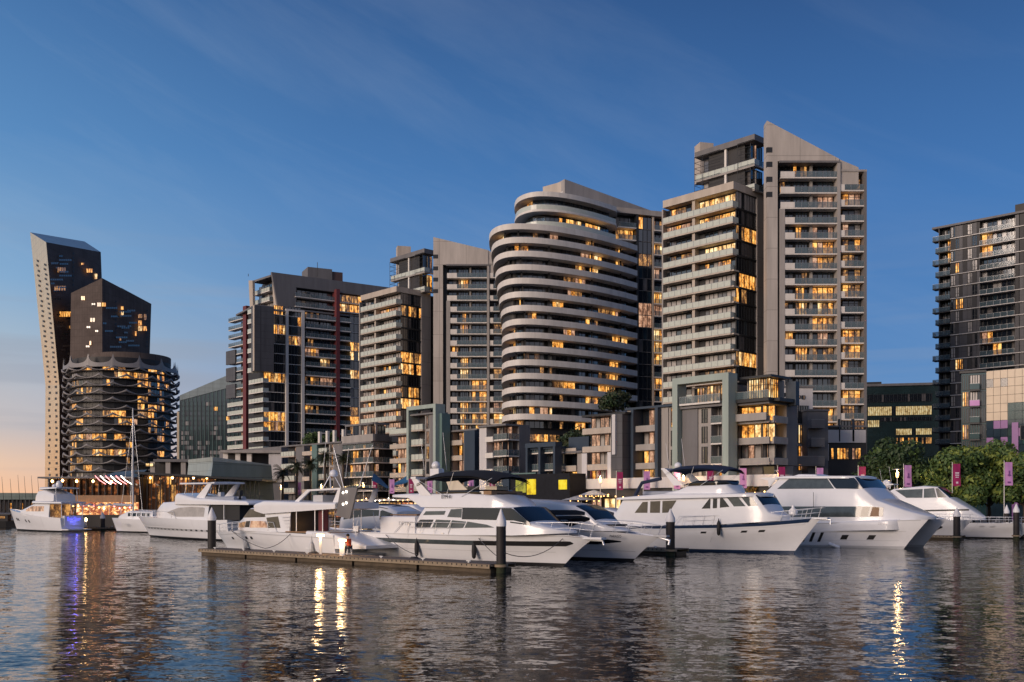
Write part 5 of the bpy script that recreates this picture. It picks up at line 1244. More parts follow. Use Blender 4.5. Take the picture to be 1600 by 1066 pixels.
    def win(s, pts, w_, wf, m_='boat_glass', **k):       # four measured corners: bottom aft, top aft, top fore, bottom fore
        q = [s.m(a, b, w_) for a, b in pts]; q = sorted(q, key=lambda p: p[0]); mb = MB()
        q = [s.m(a, b, w_) for a, b in pts]; out = k.get('out', .02); yo = k.get('yoff', 0); n = 8
        for sd_ in ((s.near, -s.near) if k.get('both', True) else (s.near,)):
            rows = []
            for i in range(n+1):
                t = i/n; row = []
                for j in range(4):
                    u = j/3; x = (q[0][0]*(1-t)+q[3][0]*t)*(1-u)+(q[1][0]*(1-t)+q[2][0]*t)*u; z_ = (q[0][1]*(1-t)+q[3][1]*t)*(1-u)+(q[1][1]*(1-t)+q[2][1]*t)*u
                    row.append((x, yo+sd_*(wf(x, z_)+out), z_))
                rows.append(row)
            mb.grid(rows, m_)
        return s.part(k.get('name', 'window'), mb, k.get('parent'))
    def rail(s, t0, t1, h=.75, inset=.12, n=9, lean=0, mid=True, name='bow_rail', v=1, r=.026, pulpit=True):
        mb = MB()
        for sd_ in (1, -1):
            top = []
            N = 24
            for i in range(N+1):
                t = t0+(t1-t0)*i/N; q = s.hp(t, v, sd_); k = 1 if i else .05
                top.append((q[0]+lean*k, q[1]-sd_*inset, q[2]+h*(k if i > 0 else .02)))
            mb.tube(top, r, 'steel', n=5)
            if mid: mb.tube([(a, b, c-h*.45) for a, b, c in top[2:]], r*.6, 'steel', n=4)
            for i in range(1, n+1):
                t = t0+(t1-t0)*i/n; q = s.hp(t, v, sd_); mb.tube([(q[0]-.0, q[1]-sd_*inset, q[2]-.05), (q[0]+lean, q[1]-sd_*inset, q[2]+h)], r*.8, 'steel', n=4)
        if pulpit:
            a, b = s.hp(t1, v, 1), s.hp(t1, v, -1); mb.tube([(a[0]+lean, a[1]-inset, a[2]+h), (a[0]+lean+.35, 0+s.hyo, a[2]+h+.02), (b[0]+lean, b[1]+inset, b[2]+h)], r, 'steel', n=5)
        return s.part(name, mb)
    def fender(s, t, v=.75, ln=1.0, m_='rubber'):
        q = s.hp(t, v, s.near, .22); mb = MB(); mb.lathe([(.03, -ln*.5), (.14, -ln*.42), (.17, -ln*.1), (.15, ln*.25), (.04, ln*.45), (.03, ln*.55)], m_, c=q, n=10)
        mb.tube([(q[0], q[1], q[2]+ln*.5), (q[0], s.hp(t, 1, s.near)[1]-s.near*.05, s.hp(t, 1, s.near)[2]+.05)], .015, 'rope', n=4); s.part('fender', mb)
    def bimini(s, xs, z0, w, m_, legs=True, sag=.18, thick=.07, name='bimini', drop=.5):
        mb = MB(); rows = []; n = 12; x0, x1 = xs
        for i in range(n+1):
            t = i/n; x = x0+(x1-x0)*t; zc = z0-drop*(abs(2*t-1)**3)
            rows.append([(x, y, zc-(.2 if abs(y) > w*.95 else .0)-sag*(y/w)**2) for y in (-w, -w*.96, -w*.6, 0, w*.6, w*.96, w)])
        mb.grid(rows, m_); mb.grid([[(a, b, c-thick) for a, b, c in r] for r in rows], m_); 
        o = s.part(name, mb)
        mb = MB()
        for y in (-w+.05, w-.05):
            for a, b in ((x0+.2, x0+(x1-x0)*.4), (x0+(x1-x0)*.5, x0+(x1-x0)*.4), (x1-.2, x0+(x1-x0)*.6)): mb.tube([(a, y, z0-.2-drop*(abs(2*(a-x0)/(x1-x0)-1)**3)), (b, y, z0-1.9)], .02, 'steel', n=5)
        s.part('bimini_frame', mb); return o
    def text(s, body, px, py, w_, size, m_, parent=None, yn=None):
        cu = bpy.data.curves.new('lettering', 'FONT'); cu.body = body; cu.size = size; cu.extrude = .004; cu.align_x = 'CENTER'; cu.materials.append(M[m_])
        o = bpy.data.objects.new('lettering', cu); C.objects.link(o); o.parent = parent or s.root; x, z_ = s.m(px, py, w_)
        y = s.near*(yn if yn else w_)
        o.location = (x, y, z_); o.rotation_euler = (rad(90), 0, 0 if s.near < 0 else pi)
        return meshed(o)
def meshed(o):
    bpy.context.view_layer.update(); me = bpy.data.meshes.new_from_object(o.evaluated_get(bpy.context.evaluated_depsgraph_get())); n = bpy.data.objects.new('name_lettering', me); C.objects.link(n)
    n.parent = o.parent; n.location = o.location; n.rotation_euler = o.rotation_euler; bpy.data.objects.remove(o); return n
def mast_things(b, x, z, y=0, h=1.6, dome=True, ant=2):
    if dome: mb = MB(); mb.lathe([(.05, 0), (.3, .05), (.34, .25), (.25, .45), (.05, .55)], 'gel', c=(x, y, z), n=12); b.part('radar_dome', mb)
    for i in range(ant): mb = MB(); mb.tube([(x-.3+.5*i, y+(.9 if i else -.9), z-.1), (x-.7+.5*i, y+(.9 if i else -.9), z+h*(1.4+.3*i))], .018, 'gel', n=4); b.part('antenna', mb)

def fit(b, t0=.55, t1=.9, hatch=2):                # deck gear: cleats, hatches, flag staff
    for t in (.12, .45, .8):
        for sd_ in (1, -1):
            q = b.hp(t, 1, sd_); mb = MB(); mb.box((q[0], q[1]-sd_*.14, q[2]+.06), (.28, .05, .05), 'steel'); b.part('cleat', mb)
    for i in range(hatch):
        t = t0+(t1-t0)*i/max(1, hatch); q = b.hp(t, 1, 1); mb = MB(); mb.box((q[0], b.hyo, q[2]+.02), (.6, .6, .1), 'boat_glass_clear'); b.part('deck_hatch', mb)
    q = b.hp(0, 1, 1); mb = MB(); mb.tube([(.1, b.hyo, q[2]), (-.35, b.hyo, q[2]+1.5)], .02, 'steel', n=5); b.part('flag_staff', mb)
    for k, t in enumerate((.3, .62)): mb = MB(); q = b.hp(t, .35, b.near, .012); q2 = b.hp(t, .98, b.near, .012); mb.tube([q, b.hp(t, .7, b.near, .012), q2], .008, 'gel_grey', n=4); b.part('hull_seam', mb)
# ---- large flybridge yacht at the jetty (bow right)
b = Boat('motor_yacht', 'large white flybridge yacht with a black bimini at the right end of the long jetty', (3.4, 65.6), HD, 19.0, 5.0)
sh = b.pl([(597, 832), (719, 836), (800, 837), (860, 837)], 2.3)+[b.m(925, 842, .3)]
b.hull(sh, ov=2.5, rub=[(.955, .985, 'gel_grey')])
b.band(.64, .80, .015, .60, 'boat_glass_clear', name='hull_window'); b.band(.64, .80, .60, .965, 'black', name='hull_stripe', out=.017, taper=.04); b.band(.44, .455, .0, .93, 'gel_grey', name='spray_line', out=.02)
w = 2.05; M_ = lambda *p: b.pl(p, w)
bot = M_((640, 834), (719, 836), (800, 837), (866, 834)); top = M_((642, 830), (652, 806), (660, 792), (760, 792), (797, 793), (823, 818), (866, 832))
o, wf = b.shell('saloon', top, bot, w, nose=(b.m(775, 815, w)[0], 2.0), tum=.10, glass=((b.m(797.5, 800, w)[0], b.m(820, 800, w)[0]),))
ws = b.m(722, 812, w)[0]
b.pane(M_((720, 793.5), (797, 794), (822, 817)), M_((720, 811.5), (800, 813.5), (823, 819.5)), wf, 'boat_glass', name='windscreen', n=24)
b.win([(697, 808), (702, 796), (719, 795), (719, 809)], w, wf, 'boat_glass_clear'); b.win([(659, 805), (663, 799), (694, 798.5), (692, 804.5)], w, wf, 'boat_glass_clear')
b.win([(645, 825), (655, 812), (676, 812), (671, 825)], w, wf, 'boat_glass'); b.win([(674, 825), (680, 812), (703, 813), (698, 825)], w, wf, 'boat_glass_clear'); b.win([(700, 825), (705, 813), (727, 815), (723, 825)], w, wf, 'boat_glass_clear'); b.win([(725, 825), (729, 815), (760, 820), (772, 824.5)], w, wf, 'boat_glass_clear')
x_, _ = b.m(795, 818, w); b.pane(M_((795, 815), (823, 819)), M_((795, 817), (834, 823)), wf, 'boat_glass', name='window')
o, _ = b.shell('cockpit_side', M_((594.5, 806.5), (657, 806.5)), M_((596, 834), (650, 834)), w+.1, tum=0, crown=.0)
mb = MB(); a0 = b.m(600, 806, w)[0]; a1 = b.m(646, 806, w)[0]; zc = b.m(620, 806, w)[1]; mb.box(((a0+a1)/2, 0, zc+.06), (a1-a0-.3, 3.2, .08), 'teak'); b.part('cockpit_sole', mb)
b.text('DF 176', 632, 821, w+.13, .42, 'gel_grey')
# flybridge
w2 = 1.95; F_ = lambda *p: b.pl(p, w2)
fb, wf2 = b.shell('flybridge', F_((613, 773), (640, 771.5), (672, 771.5), (724, 770), (766, 774), (799, 793)), F_((613, 777), (638, 778), (658, 792.5), (799, 794)), w2, nose=(b.m(745, 780, w2)[0], 2.2), tum=.14)
b.text('BYM R', 697, 779, w2+.03, .36, 'black', parent=fb)
mb = MB()
zf = b.m(700, 771, w2)[1]; xa, xb = b.m(676, 771, w2)[0], b.m(763, 771, w2)[0]
for k in range(3): mb.box((xa+.8+k*1.5, .7*(-1)**k, zf+.25), (1.1, 1.2, .5), 'gel_cream')
mb.box((xa+2.7, 0, zf+.02), (xb-xa, 3.2, .25), 'teak'); b.part('seating', mb)
o, wfs = b.shell('fly_windscreen', F_((680, 768), (700, 766), (752, 765), (768, 774)), F_((680, 771), (768, 774.5)), 1.75, m_='boat_glass', tum=0, nose=(b.m(735, 770, w2)[0], 2.2), crown=0)
for sd_ in (1, -1):
    mb = MB(); q = [b.m(*p, 1.9) for p in ((642, 748), (650, 748), (673, 774), (655, 774))]
    mb.quad([(x, sd_*1.85, z_) for x, z_ in q], 'gel'); mb.quad([(x, sd_*1.7, z_) for x, z_ in q][::-1], 'gel')
    for i in range(4): j = (i+1) % 4; mb.quad([(q[i][0], sd_*1.85, q[i][1]), (q[j][0], sd_*1.85, q[j][1]), (q[j][0], sd_*1.7, q[j][1]), (q[i][0], sd_*1.7, q[i][1])], 'gel')
    b.part('arch_leg', mb)
ax, az_ = b.m(646, 748, 1.9); mb = MB(); mb.box((ax, 0, az_+.05), (.55, 3.85, .16), 'gel'); mb.lathe([(.3, .1), (.3, .7), (.2, .8)], 'gel', c=(ax+.2, .6, az_)); b.part('arch_top', mb); mast_things(b, ax+.7, az_+.75, y=-.3)
mb = MB(); mb.box((ax+.7, -.3, az_+.4), (.9, .35, .7), 'gel'); b.part('radar_mast', mb)
x0, z0 = b.m(650, 741, 1.9); x1, _ = b.m(772, 741, 1.9); b.bimini((x0, x1), b.m(710, 736, 1.9)[1]+.1, 1.95, 'canvas_black', sag=.25, thick=.12, drop=.55)
mb = MB(); q = [b.m(*p, 1.5) for p in ((705, 771), (698, 753), (716, 751), (731, 765))]; mb.quad([(x, b.near*1.55, z_) for x, z_ in q], 'gel_cream'); mb.quad([(x, b.near*1.5, z_) for x, z_ in q], 'gel_cream'); b.part('clear_screen', mb)
b.rail(.22, .985, h=.82, n=12, lean=.35)
mb = MB(); mb.box((b.L+2.55, 0, ip(sh, 99)+.02), (1.5, .55, .14), 'gel'); mb.tube([(b.L+2.2, 0, ip(sh, 99)-.1), (b.L+3.2, 0, ip(sh, 99)-.12), (b.L+3.3, 0, ip(sh, 99)-.4)], .07, 'steel'); b.part('anchor_platform', mb)
mb = MB(); mb.box((-.7, 0, .45), (1.6, 4.4, .16), 'gel'); mb.box((-.7, 0, .54), (1.4, 4.1, .03), 'teak'); b.part('swim_platform', mb)
mb = MB()
for sd_ in (1, -1): mb.quad([(-.3, sd_*2.33, .5), (.1, sd_*2.33, 2.4), (.7, sd_*2.33, 2.45), (.5, sd_*2.33, .5)], 'gel'); mb.quad([(-.3, sd_*2.18, .5), (.1, sd_*2.18, 2.4), (.7, sd_*2.18, 2.45), (.5, sd_*2.18, .5)], 'gel')
b.part('transom_wing', mb)
for t in (.03, .36, .62): b.fender(t, v=.48, ln=1.25)
mb = MB(); mb.tube([(-.3, b.near*1.2, 2.5), (-.3, b.near*1.2, 3.9)], .02, 'steel'); b.part('flag_staff', mb)

fit(b)
# ---- sports yacht behind it, bow right
b = Boat('motor_yacht', 'white sports yacht whose bow pokes out right of the black bimini yacht', (8.7, 71.5), HD, 13.5, 4.3)
sh = b.pl([(800, 828), (896, 829.5), (950, 832)], 1.9)+[b.m(1020, 837.5, .2)]
b.hull(sh, ov=2.3, boot='black'); b.band(.56, .76, b.tx(912), b.tx(968), 'boat_glass', name='hull_window', taper=.6); b.band(.34, .36, .3, .97, 'gel_grey', name='spray_line', out=.02)
w = 1.75; M_ = lambda *p: b.pl(p, w)
bot = M_((782, 829), (900, 829), (960, 831)); top = M_((782, 782), (800, 780.5), (846, 782.5), (896, 790), (912, 799), (930, 818), (960, 830))
o, wf = b.shell('saloon', top, bot, w, nose=(b.m(885, 815, w)[0], 2), tum=.1, glass=((b.m(897, 800, w)[0], b.m(925, 800, w)[0]),))
b.pane(M_((812, 802), (822, 798.5), (845, 797), (898, 797), (911, 800)), M_((812, 804.5), (911, 805)), wf, 'boat_glass', name='window', n=24)
b.pane(M_((822, 808), (905, 805.5), (918, 809)), M_((822, 826), (880, 827), (921, 812)), wf, 'boat_glass', name='windscreen', n=24)
b.rail(.32, .985, h=.75, n=10, lean=.4); b.text('PARAISO', 962, 840, 1.25, .26, 'black', yn=1.28)
mb = MB(); mb.box((b.L+2.4, 0, ip(sh, 99)), (1.1, .4, .12), 'gel_grey'); mb.tube([(b.L+2.2, 0, ip(sh, 99)-.1), (b.L+3.1, 0, ip(sh, 99)-.3), (b.L+3.0, 0, ip(sh, 99)-.6)], .09, 'steel'); b.part('anchor', mb)
mb = MB(); x, z_ = b.m(885, 822, 1.2); mb.box((x+2.5, 0, z_+.1), (3.0, 1.9, .12), 'rubber'); b.part('sun_pad', mb)

fit(b)
# ---- navy striped classic yacht
b = Boat('motor_yacht', 'white classic motor yacht with a navy stripe below its deck and a navy bimini', (23.3, 82.5), HD, 19.5, 5.2)
sh = b.pl([(955, 823), (1056, 822), (1120, 821), (1190, 817)], 2.4)+[b.m(1271, 810, .2)]
b.hull(sh, ov=2.4, boot='navy_stripe', pb=2.9); b.band(.90, 1.0, .0, .97, 'navy_stripe', out=.03, both=True, name='navy_band'); b.band(.855, .89, 0, .96, 'gel', out=.045, name='rub_rail')
for px in (1097.5, 1159, 1185.5): t = b.tx(px); b.band(.70, .77, t-.012, t+.012, 'black', name='porthole', n=4)
w = 2.0; M_ = lambda *p: b.pl(p, w)
bot = M_((955, 822), (1056, 821), (1120, 820), (1215, 814)); top = M_((958, 806), (972, 780), (975, 778.5), (1040, 774), (1070, 772), (1178, 773), (1196, 800), (1215, 808))
o, wf = b.shell('deckhouse', top, bot, w, nose=(b.m(1150, 800, w)[0], 2.4), tum=.06, glass=((b.m(1179, 800, w)[0], b.m(1192, 800, w)[0]),))
b.shell('roof', M_((966, 778), (1035, 771.5), (1070, 771.5), (1178, 771), (1183, 774)), M_((966, 781), (1183, 776)), w+.22, nose=(b.m(1160, 773, w)[0], 2.4), crown=.1)
for q in ([(991, 801.5), (1003, 784.5), (1011, 784), (1011, 801.5)], [(1015, 801.5), (1015, 783.5), (1030.5, 783), (1030.5, 801.5)], [(1034, 801.5), (1034, 783), (1056, 782), (1045, 801)]): b.win(q, w, wf, 'boat_glass_olive')
for q in ([(1095.5, 795), (1107, 779.5), (1109, 779), (1109, 794.7)], [(1113, 794.5), (1113, 779), (1119.5, 779), (1119.5, 794)], [(1124, 793.5), (1124, 778.5), (1128, 778), (1139, 792)]): b.win(q, w, wf, 'boat_glass')
b.win([(1146, 791.5), (1134, 776.5), (1151, 775.5), (1164, 791)], w, wf, 'boat_glass_clear', name='windscreen'); b.win([(1168, 791), (1156, 775.5), (1172, 775.5), (1182, 790)], w, wf, 'boat_glass_clear', name='windscreen')
w2 = 1.8; F_ = lambda *p: b.pl(p, w2)
fb, wf2 = b.shell('flybridge', F_((1036, 771), (1060, 765), (1072, 759.5), (1131, 757), (1143, 770)), F_((1036, 775), (1143, 774)), w2, nose=(b.m(1115, 765, w2)[0], 2.2), tum=.15)
b.shell('fly_windscreen', F_((1067, 757), (1085, 751.5), (1128, 750), (1133, 757)), F_((1067, 759), (1133, 757.5)), 1.6, m_='boat_glass', nose=(b.m(1112, 755, w2)[0], 2.2), crown=0, tum=0)
for sd_ in (1, -1):
    mb = MB(); q = [b.m(*p, 1.8) for p in ((1033, 733), (1040, 733), (1068, 758), (1052, 759))]
    for yy in (1.75, 1.6): mb.quad([(x, sd_*yy, z_) for x, z_ in q], 'gel')
    for i in range(4): j = (i+1) % 4; mb.quad([(q[i][0], sd_*1.75, q[i][1]), (q[j][0], sd_*1.75, q[j][1]), (q[j][0], sd_*1.6, q[j][1]), (q[i][0], sd_*1.6, q[i][1])], 'gel')
    b.part('arch_leg', mb)
ax, az_ = b.m(1036, 733, 1.8); mb = MB(); mb.box((ax, 0, az_), (.4, 3.6, .14), 'gel'); b.part('arch_top', mb); mast_things(b, ax+.4, az_+.1)
x0, z0 = b.m(1037, 728, 1.8); x1, _ = b.m(1132, 728, 1.8); b.bimini((x0, x1), b.m(1085, 725.5, 1.8)[1], 1.8, 'canvas_navy', thick=.1, drop=.45)
mb = MB(); x0, z0 = b.m(990, 775, 1.2); x1, z1 = b.m(1030, 748, 1.2); mb.tube([(x0, -1.0, z0), (x0+.8, -1.0, z0+1.2), (x1, -.9, z1)], .16, 'canvas_navy', n=8); b.part('boom_cover', mb)
mb = MB()
for k in range(9): t = k/8; mb.lathe([(.05, -.2), (.32-.1*abs(t-.4), 0), (.05, .2)], 'rib_grey', c=(x0+t*3.0, .9, z0+.15), n=8)
mb.tube([(x0, 1.25, z0+.25), (x0+3.2, 1.2, z0+.25)], .22, 'rib_grey'); mb.tube([(x0, .45, z0+.25), (x0+3.2, .55, z0+.25)], .22, 'rib_grey'); dg = b.part('tender', mb)
b.rail(.42, .99, h=.85, n=13, lean=.25); b.fender(b.tx(1118), v=.92, ln=1.4)
mb = MB(); x, z_ = b.m(1240, 802, .3); mb.lathe([(.35, 0), (.38, .3), (.12, .55), (.12, .75)], 'gel', c=(x-.2, 0, z_-.1), n=12); b.part('windlass', mb)
mb = MB(); mb.box((b.L+2.4, 0, ip(sh, 99)), (1.3, .5, .14), 'gel'); mb.tube([(b.L+2.4, 0, ip(sh, 99)-.1), (b.L+3.3, 0, ip(sh, 99)-.1), (b.L+3.2, 0, ip(sh, 99)-.5)], .07, 'steel'); b.part('anchor', mb)

fit(b)
# ---- power catamaran
b = Boat('power_catamaran', 'tall white power catamaran with two bows and black oval portholes', (36.0, 91.5), HD, 17.5, 3.0, cat='catamaran')
sh = b.pl([(1180, 820), (1264, 818), (1340, 815), (1400, 813)], 1.3)+[b.m(1441, 812, .2)]
b.hull(sh, ov=2.2, boot='gel_grey', pb=3.4, pw=2.2, flare=.08, rub=[(.965, .995, 'gel_grey')]); near_hull = b.h
for px in (1256, 1269, 1282): t = b.tx(px, .4); b.band(.22, .62, t-.008, t+.008, 'black', name='porthole', n=3)
for px in (1318.7, 1361): t = b.tx(px, .4); b.band(.32, .50, t-.017, t+.017, 'black', name='porthole', n=3)
b.band(.60, .612, .25, .95, 'gel_grey', name='hull_line', out=.012); b.band(.28, .292, .35, .95, 'gel_grey', name='hull_line', out=.012)
hp0 = b.hp; sgn = -b.near
b.hull(sh, ov=2.2, boot='gel_grey', pb=3.4, pw=2.2, flare=.08, yoff=sgn*4.9, name='far_hull'); b.hp = hp0; b.hyo = 0
b.text('ZENN', 1379, 820, 1.2, .3, 'gel_grey', yn=1.3)
# bridge deck between the hulls: local centre is shifted away from the near hull
yc = sgn*2.45; w = 3.75
def MC(*p): return b.pl(p, 1.3)
o, wf = b.shell('bridge_deck', MC((1185, 817), (1264, 816), (1340, 814), (1404, 812)), MC((1185, 832), (1404, 828)), w, nose=(b.m(1380, 815, 1.3)[0], 3), tum=0, yoff=yc, crown=.05)
top = MC((1179, 779), (1196, 764), (1212, 746), (1330, 745), (1344, 763), (1364, 781), (1405, 797), (1438, 808)); bot = MC((1183, 819), (1340, 815.5), (1438, 812))
o, wf = b.shell('superstructure', top, bot, w-.1, nose=(b.m(1325, 800, 1.3)[0], 2.0), tum=.16, yoff=yc, crown=.1, glass=((b.m(1331, 750, 1.3)[0], b.m(1343, 750, 1.3)[0]),))
b.pane(MC((1188, 791.5), (1362, 791.5), (1376, 793)), MC((1188, 808), (1372, 808), (1376, 807)), wf, 'boat_glass_clear', yoff=yc, name='window', n=24); b.win([(1343, 807), (1345, 792.5), (1356, 792.5), (1353, 807)], 1.3, wf, 'boat_glass_olive', yoff=yc, out=.03); b.win([(1357, 807), (1360, 792.5), (1370, 793), (1370, 807)], 1.3, wf, 'teak', yoff=yc, out=.03)
b.win([(1209.5, 764), (1227, 748), (1287, 747.5), (1299, 763.5)], 1.3, wf, 'boat_glass_clear', yoff=yc); b.pane(MC((1289, 747.5), (1330, 746.5), (1343, 763)), MC((1289, 748), (1301, 763.5), (1343, 764)), wf, 'boat_glass', yoff=yc, name='windscreen', n=20)
b.shell('roof', MC((1208, 745), (1225, 743.5), (1330, 743.5), (1336, 746)), MC((1208, 747.5), (1336, 747.5)), w-.55, nose=(b.m(1310, 745, 1.3)[0], 2.4), yoff=yc); b.shell('roof_hatch', MC((1222, 743.5), (1232, 740.5), (1258, 741), (1264, 743.5)), MC((1222, 744), (1264, 744)), 1.6, yoff=yc)
mb = MB(); q = [b.m(*p, 1.3) for p in ((1182, 747), (1213, 746), (1206, 751), (1197, 762), (1196, 751))]
for sd_ in (1, -1):
    for e_ in (0, .12): mb.quad([(x, yc+sd_*(w-.55-e_), z_) for x, z_ in q], 'gel')
mb.box(((q[0][0]+q[1][0])/2, yc, q[0][1]), (q[1][0]-q[0][0], 5.5, .12), 'gel'); b.part('aft_wing', mb)
mb = MB(); x, z_ = b.m(1271, 792, 1.3); mb.tube([(x, b.near*1.3, z_-.2), (x, b.near*1.3, z_+1.4)], .025, 'black', n=5); b.part('antenna', mb)
mb = MB(); x, z_ = b.m(1307, 854, 1.3); mb.tube([(x-.6, b.near*1.62, z_+.25), (x+.5, b.near*1.62, z_-.1)], .17, 'gel', n=10); b.part('fender', mb)

fit(b)
# ---- small boat whose bow shows right of the catamaran
b = Boat('motor_boat', 'white boat mostly hidden behind the catamaran, only its bow with a black emblem shows', (51.5, 116), HD, 10, 3.6, cat='boat')
sh = [(0, 2.2), (9, 2.3), (13, b.m(1504, 813, .2)[1])]; b.hull(sh, ov=2.0); t = b.tx(1472, .8); b.band(.5, .72, t-.02, t+.025, 'black', name='emblem', n=4, taper=.8)
b.rail(.3, .98, h=.7, n=8); b.shell('cabin', [(2, 3.2), (6, 3.2), (9, 2.4)], [(2, 2.1), (9, 2.2)], 1.3, nose=(6, 2), glass=((6.2, 8.4),))
# ---- express cruiser at the far right
b = Boat('motor_yacht', 'white express cruiser with clear cockpit screens, rightmost boat in the picture', (60.5, 119), HD, 14.5, 4.4)
sh = b.pl([(1395, 812), (1499, 817), (1550, 817.5)], 2.0)+[b.m(1596, 817.6, .2)]
b.hull(sh, ov=2.4, boot='black')
for px in (1535, 1552): t = b.tx(px, .8); b.band(.72, .82, t-.018, t+.018, 'steel', name='porthole', n=4)
w = 1.9; M_ = lambda *p: b.pl(p, w)
o, wf = b.shell('superstructure', M_((1383, 770), (1394, 764), (1440, 759.5), (1463, 761), (1483, 778), (1512, 795), (1532, 808)), M_((1383, 813), (1532, 813)), w, nose=(b.m(1480, 790, w)[0], 2), tum=.1, glass=((b.m(1464, 800, w)[0], b.m(1481, 800, w)[0]),))
b.win([(1415, 778), (1397, 766), (1440, 764), (1440, 778)], w, wf, 'boat_glass_clear'); b.win([(1442, 778), (1442, 764), (1458, 762.5), (1462, 777.5)], w, wf, 'boat_glass_clear'); b.win([(1464, 777.5), (1460, 763), (1464, 763), (1478, 777)], w, wf, 'boat_glass', name='windscreen')
b.pane(M_((1440, 797), (1512, 795.5)), M_((1440, 799.5), (1512, 798)), wf, 'black', name='stripe')
mb = MB(); x, z_ = b.m(1392, 757, .5); mb.box((x, 0, z_), (.9, 1.8, .14), 'gel'); mb.tube([(x, -.8, z_-.6), (x, -.7, z_)], .05, 'gel'); mb.tube([(x, .8, z_-.6), (x, .7, z_)], .05, 'gel'); b.part('radar_mast', mb); mast_things(b, x-.6, z_, h=1.4)
b.rail(.4, .985, h=.7, n=10)
mb = MB(); x, z_ = b.m(1367, 762, 1); mb.lathe([(.2, -.8), (.2, 0), (.55, .1), (.6, .5), (.4, .9), (.05, 1.05)], 'gel', c=(x+1, .4, z_), n=14); b.part('satellite_dome', mb)

fit(b)
# ---- flybridge yacht on the left half of the jetty, bow left
LB = -HD
b = Boat('motor_yacht', 'white flybridge yacht at the left of the long jetty with a dark open cockpit', (-24.6, 86.6), LB, 17.3, 4.6)
sh = b.pl([(470, 832), (420, 831), (380, 828)], 2.1)+[b.m(338, 832.5, .2)]; sh = [(0, sh[0][1]-.15)]+sh[1:]
b.hull(sh, ov=1.9, rub=[(.86, .90, 'gel_grey')])
for px in (365.5, 387, 394.5): t = b.tx(px, .6); b.band(.62, .73, t-.010, t+.010, 'black', name='porthole', n=4)
w = 1.95; M_ = lambda *p: b.pl(p, w)
o, wf = b.shell('saloon', M_((452, 799), (414, 793), (388, 794), (374, 810), (352, 822)), M_((452, 832), (390, 830), (352, 828)), w, nose=(b.m(392, 815, w)[0], 2.0), tum=.08, glass=((b.m(387, 800, w)[0], b.m(375, 800, w)[0]),))
b.win([(413, 808), (411, 795), (388, 795.5), (377, 809)], w, wf, 'boat_glass_olive', name='windscreen'); b.win([(438, 825), (433, 807), (415, 809), (419, 825)], w, wf, 'boat_glass_olive')
b.win([(380, 824.5), (382, 815), (356, 819), (352, 824.5)], w, wf, 'litd'); b.win([(418, 824.5), (415, 814.5), (391, 814), (390, 824.5)], w, wf, 'litp'); b.win([(389, 824), (390, 814), (383, 814.5), (381, 824)], w, wf, 'boat_glass')
for k in range(4): b.win([(440+k*2.6, 809+k*5), (440+k*2, 806+k*5), (455, 805+k*5), (455, 808+k*5)], w, lambda x, z: w, 'gel', out=.1, name='vent_fin')
fb, wf2 = b.shell('flybridge', M_((526, 785.5), (481, 784.5), (414, 782.5), (386, 791.5)), M_((526, 795), (451, 800.5), (414, 803), (386, 794.5)), w+.15, nose=(b.m(405, 790, w)[0], 2.2), tum=-.05)
# cockpit: shaded opening painted as a black sheet, posts, transom stairs
mb = MB(); q0 = b.m(507, 830, 1.8); q1 = b.m(452, 830, 1.8); q2 = b.m(480, 797, 1.8); mb.box(((q1[0]-.16), 0, (q1[1]+q2[1])/2), (.2, 3.6, q2[1]-q1[1]), 'black'); b.part('saloon_door', mb)
mb = MB(); mb.box(((q0[0]+q1[0])/2-.3, 0, q1[1]-.05), (q1[0]-q0[0]+1.2, 3.9, .1), 'teak'); b.part('cockpit_sole', mb)
for px in (464, 493, 505): x, z_ = b.m(px, 797, 1.8); mb = MB(); mb.tube([(x, b.near*1.85, q1[1]), (x, b.near*1.85, z_+.1)], .04, 'steel'); mb.tube([(x, -b.near*1.85, q1[1]), (x, -b.near*1.85, z_+.1)], .04, 'steel'); b.part('roof_post', mb)
mb = MB(); x, z_ = b.m(489, 822, 1.0); mb.lathe([(.05, -.25), (.22, 0), (.05, .25)], 'lamp_spot', c=(x, 0, z_), n=8); b.part('cabin_lamp', mb)
mb = MB(); x, z_ = b.m(500, 815, 1.5); mb.box((x, b.near*1.2, z_), (.5, .5, 3.0), 'maroon'); b.part('curtain', mb)
w3 = 2.0; b.shell('transom_block', b.pl([(572, 853), (530, 838), (510, 831), (478, 829.5)], w3), b.pl([(572, 858), (478, 858)], w3), w3, tum=0, crown=0)
mb = MB(); mb.box((-1.0, 0, .42), (2.2, 4.1, .16), 'gel'); b.part('swim_platform', mb)
for sd_ in (1, -1):
    mb = MB(); q = [b.m(*p, 1.8) for p in ((459, 784), (479, 765), (534, 762), (527, 785), (519, 785), (527, 765), (483, 767.5), (466, 784))]
    for yy in (1.75, 1.62): mb.quad([(x, sd_*yy, z_) for x, z_ in q[:2]+q[6:]], 'gel'); mb.quad([(x, sd_*yy, z_) for x, z_ in (q[1], q[2], q[5], q[6])], 'gel'); mb.quad([(x, sd_*yy, z_) for x, z_ in q[2:6]], 'gel')
    b.part('arch_leg', mb)
q = [b.m(*p, 1.8) for p in ((481, 765.5), (534, 762.5))]; mb = MB(); mb.grid([[(x, y, z_+(.02 if y else .07)) for y in (-1.75, 0, 1.75)] for x, z_ in q], 'gel'); mb.grid([[(x, y, z_-.08) for y in (-1.75, 0, 1.75)] for x, z_ in q], 'gel'); b.part('hardtop', mb)
q = [b.m(*p, 1.8) for p in ((560, 762), (534, 762), (526, 806), (548, 811))]; mb = MB()
for e_ in (0, .12): mb.quad([(x, b.near*(1.9-e_), z_) for x, z_ in q], 'grey_wall')
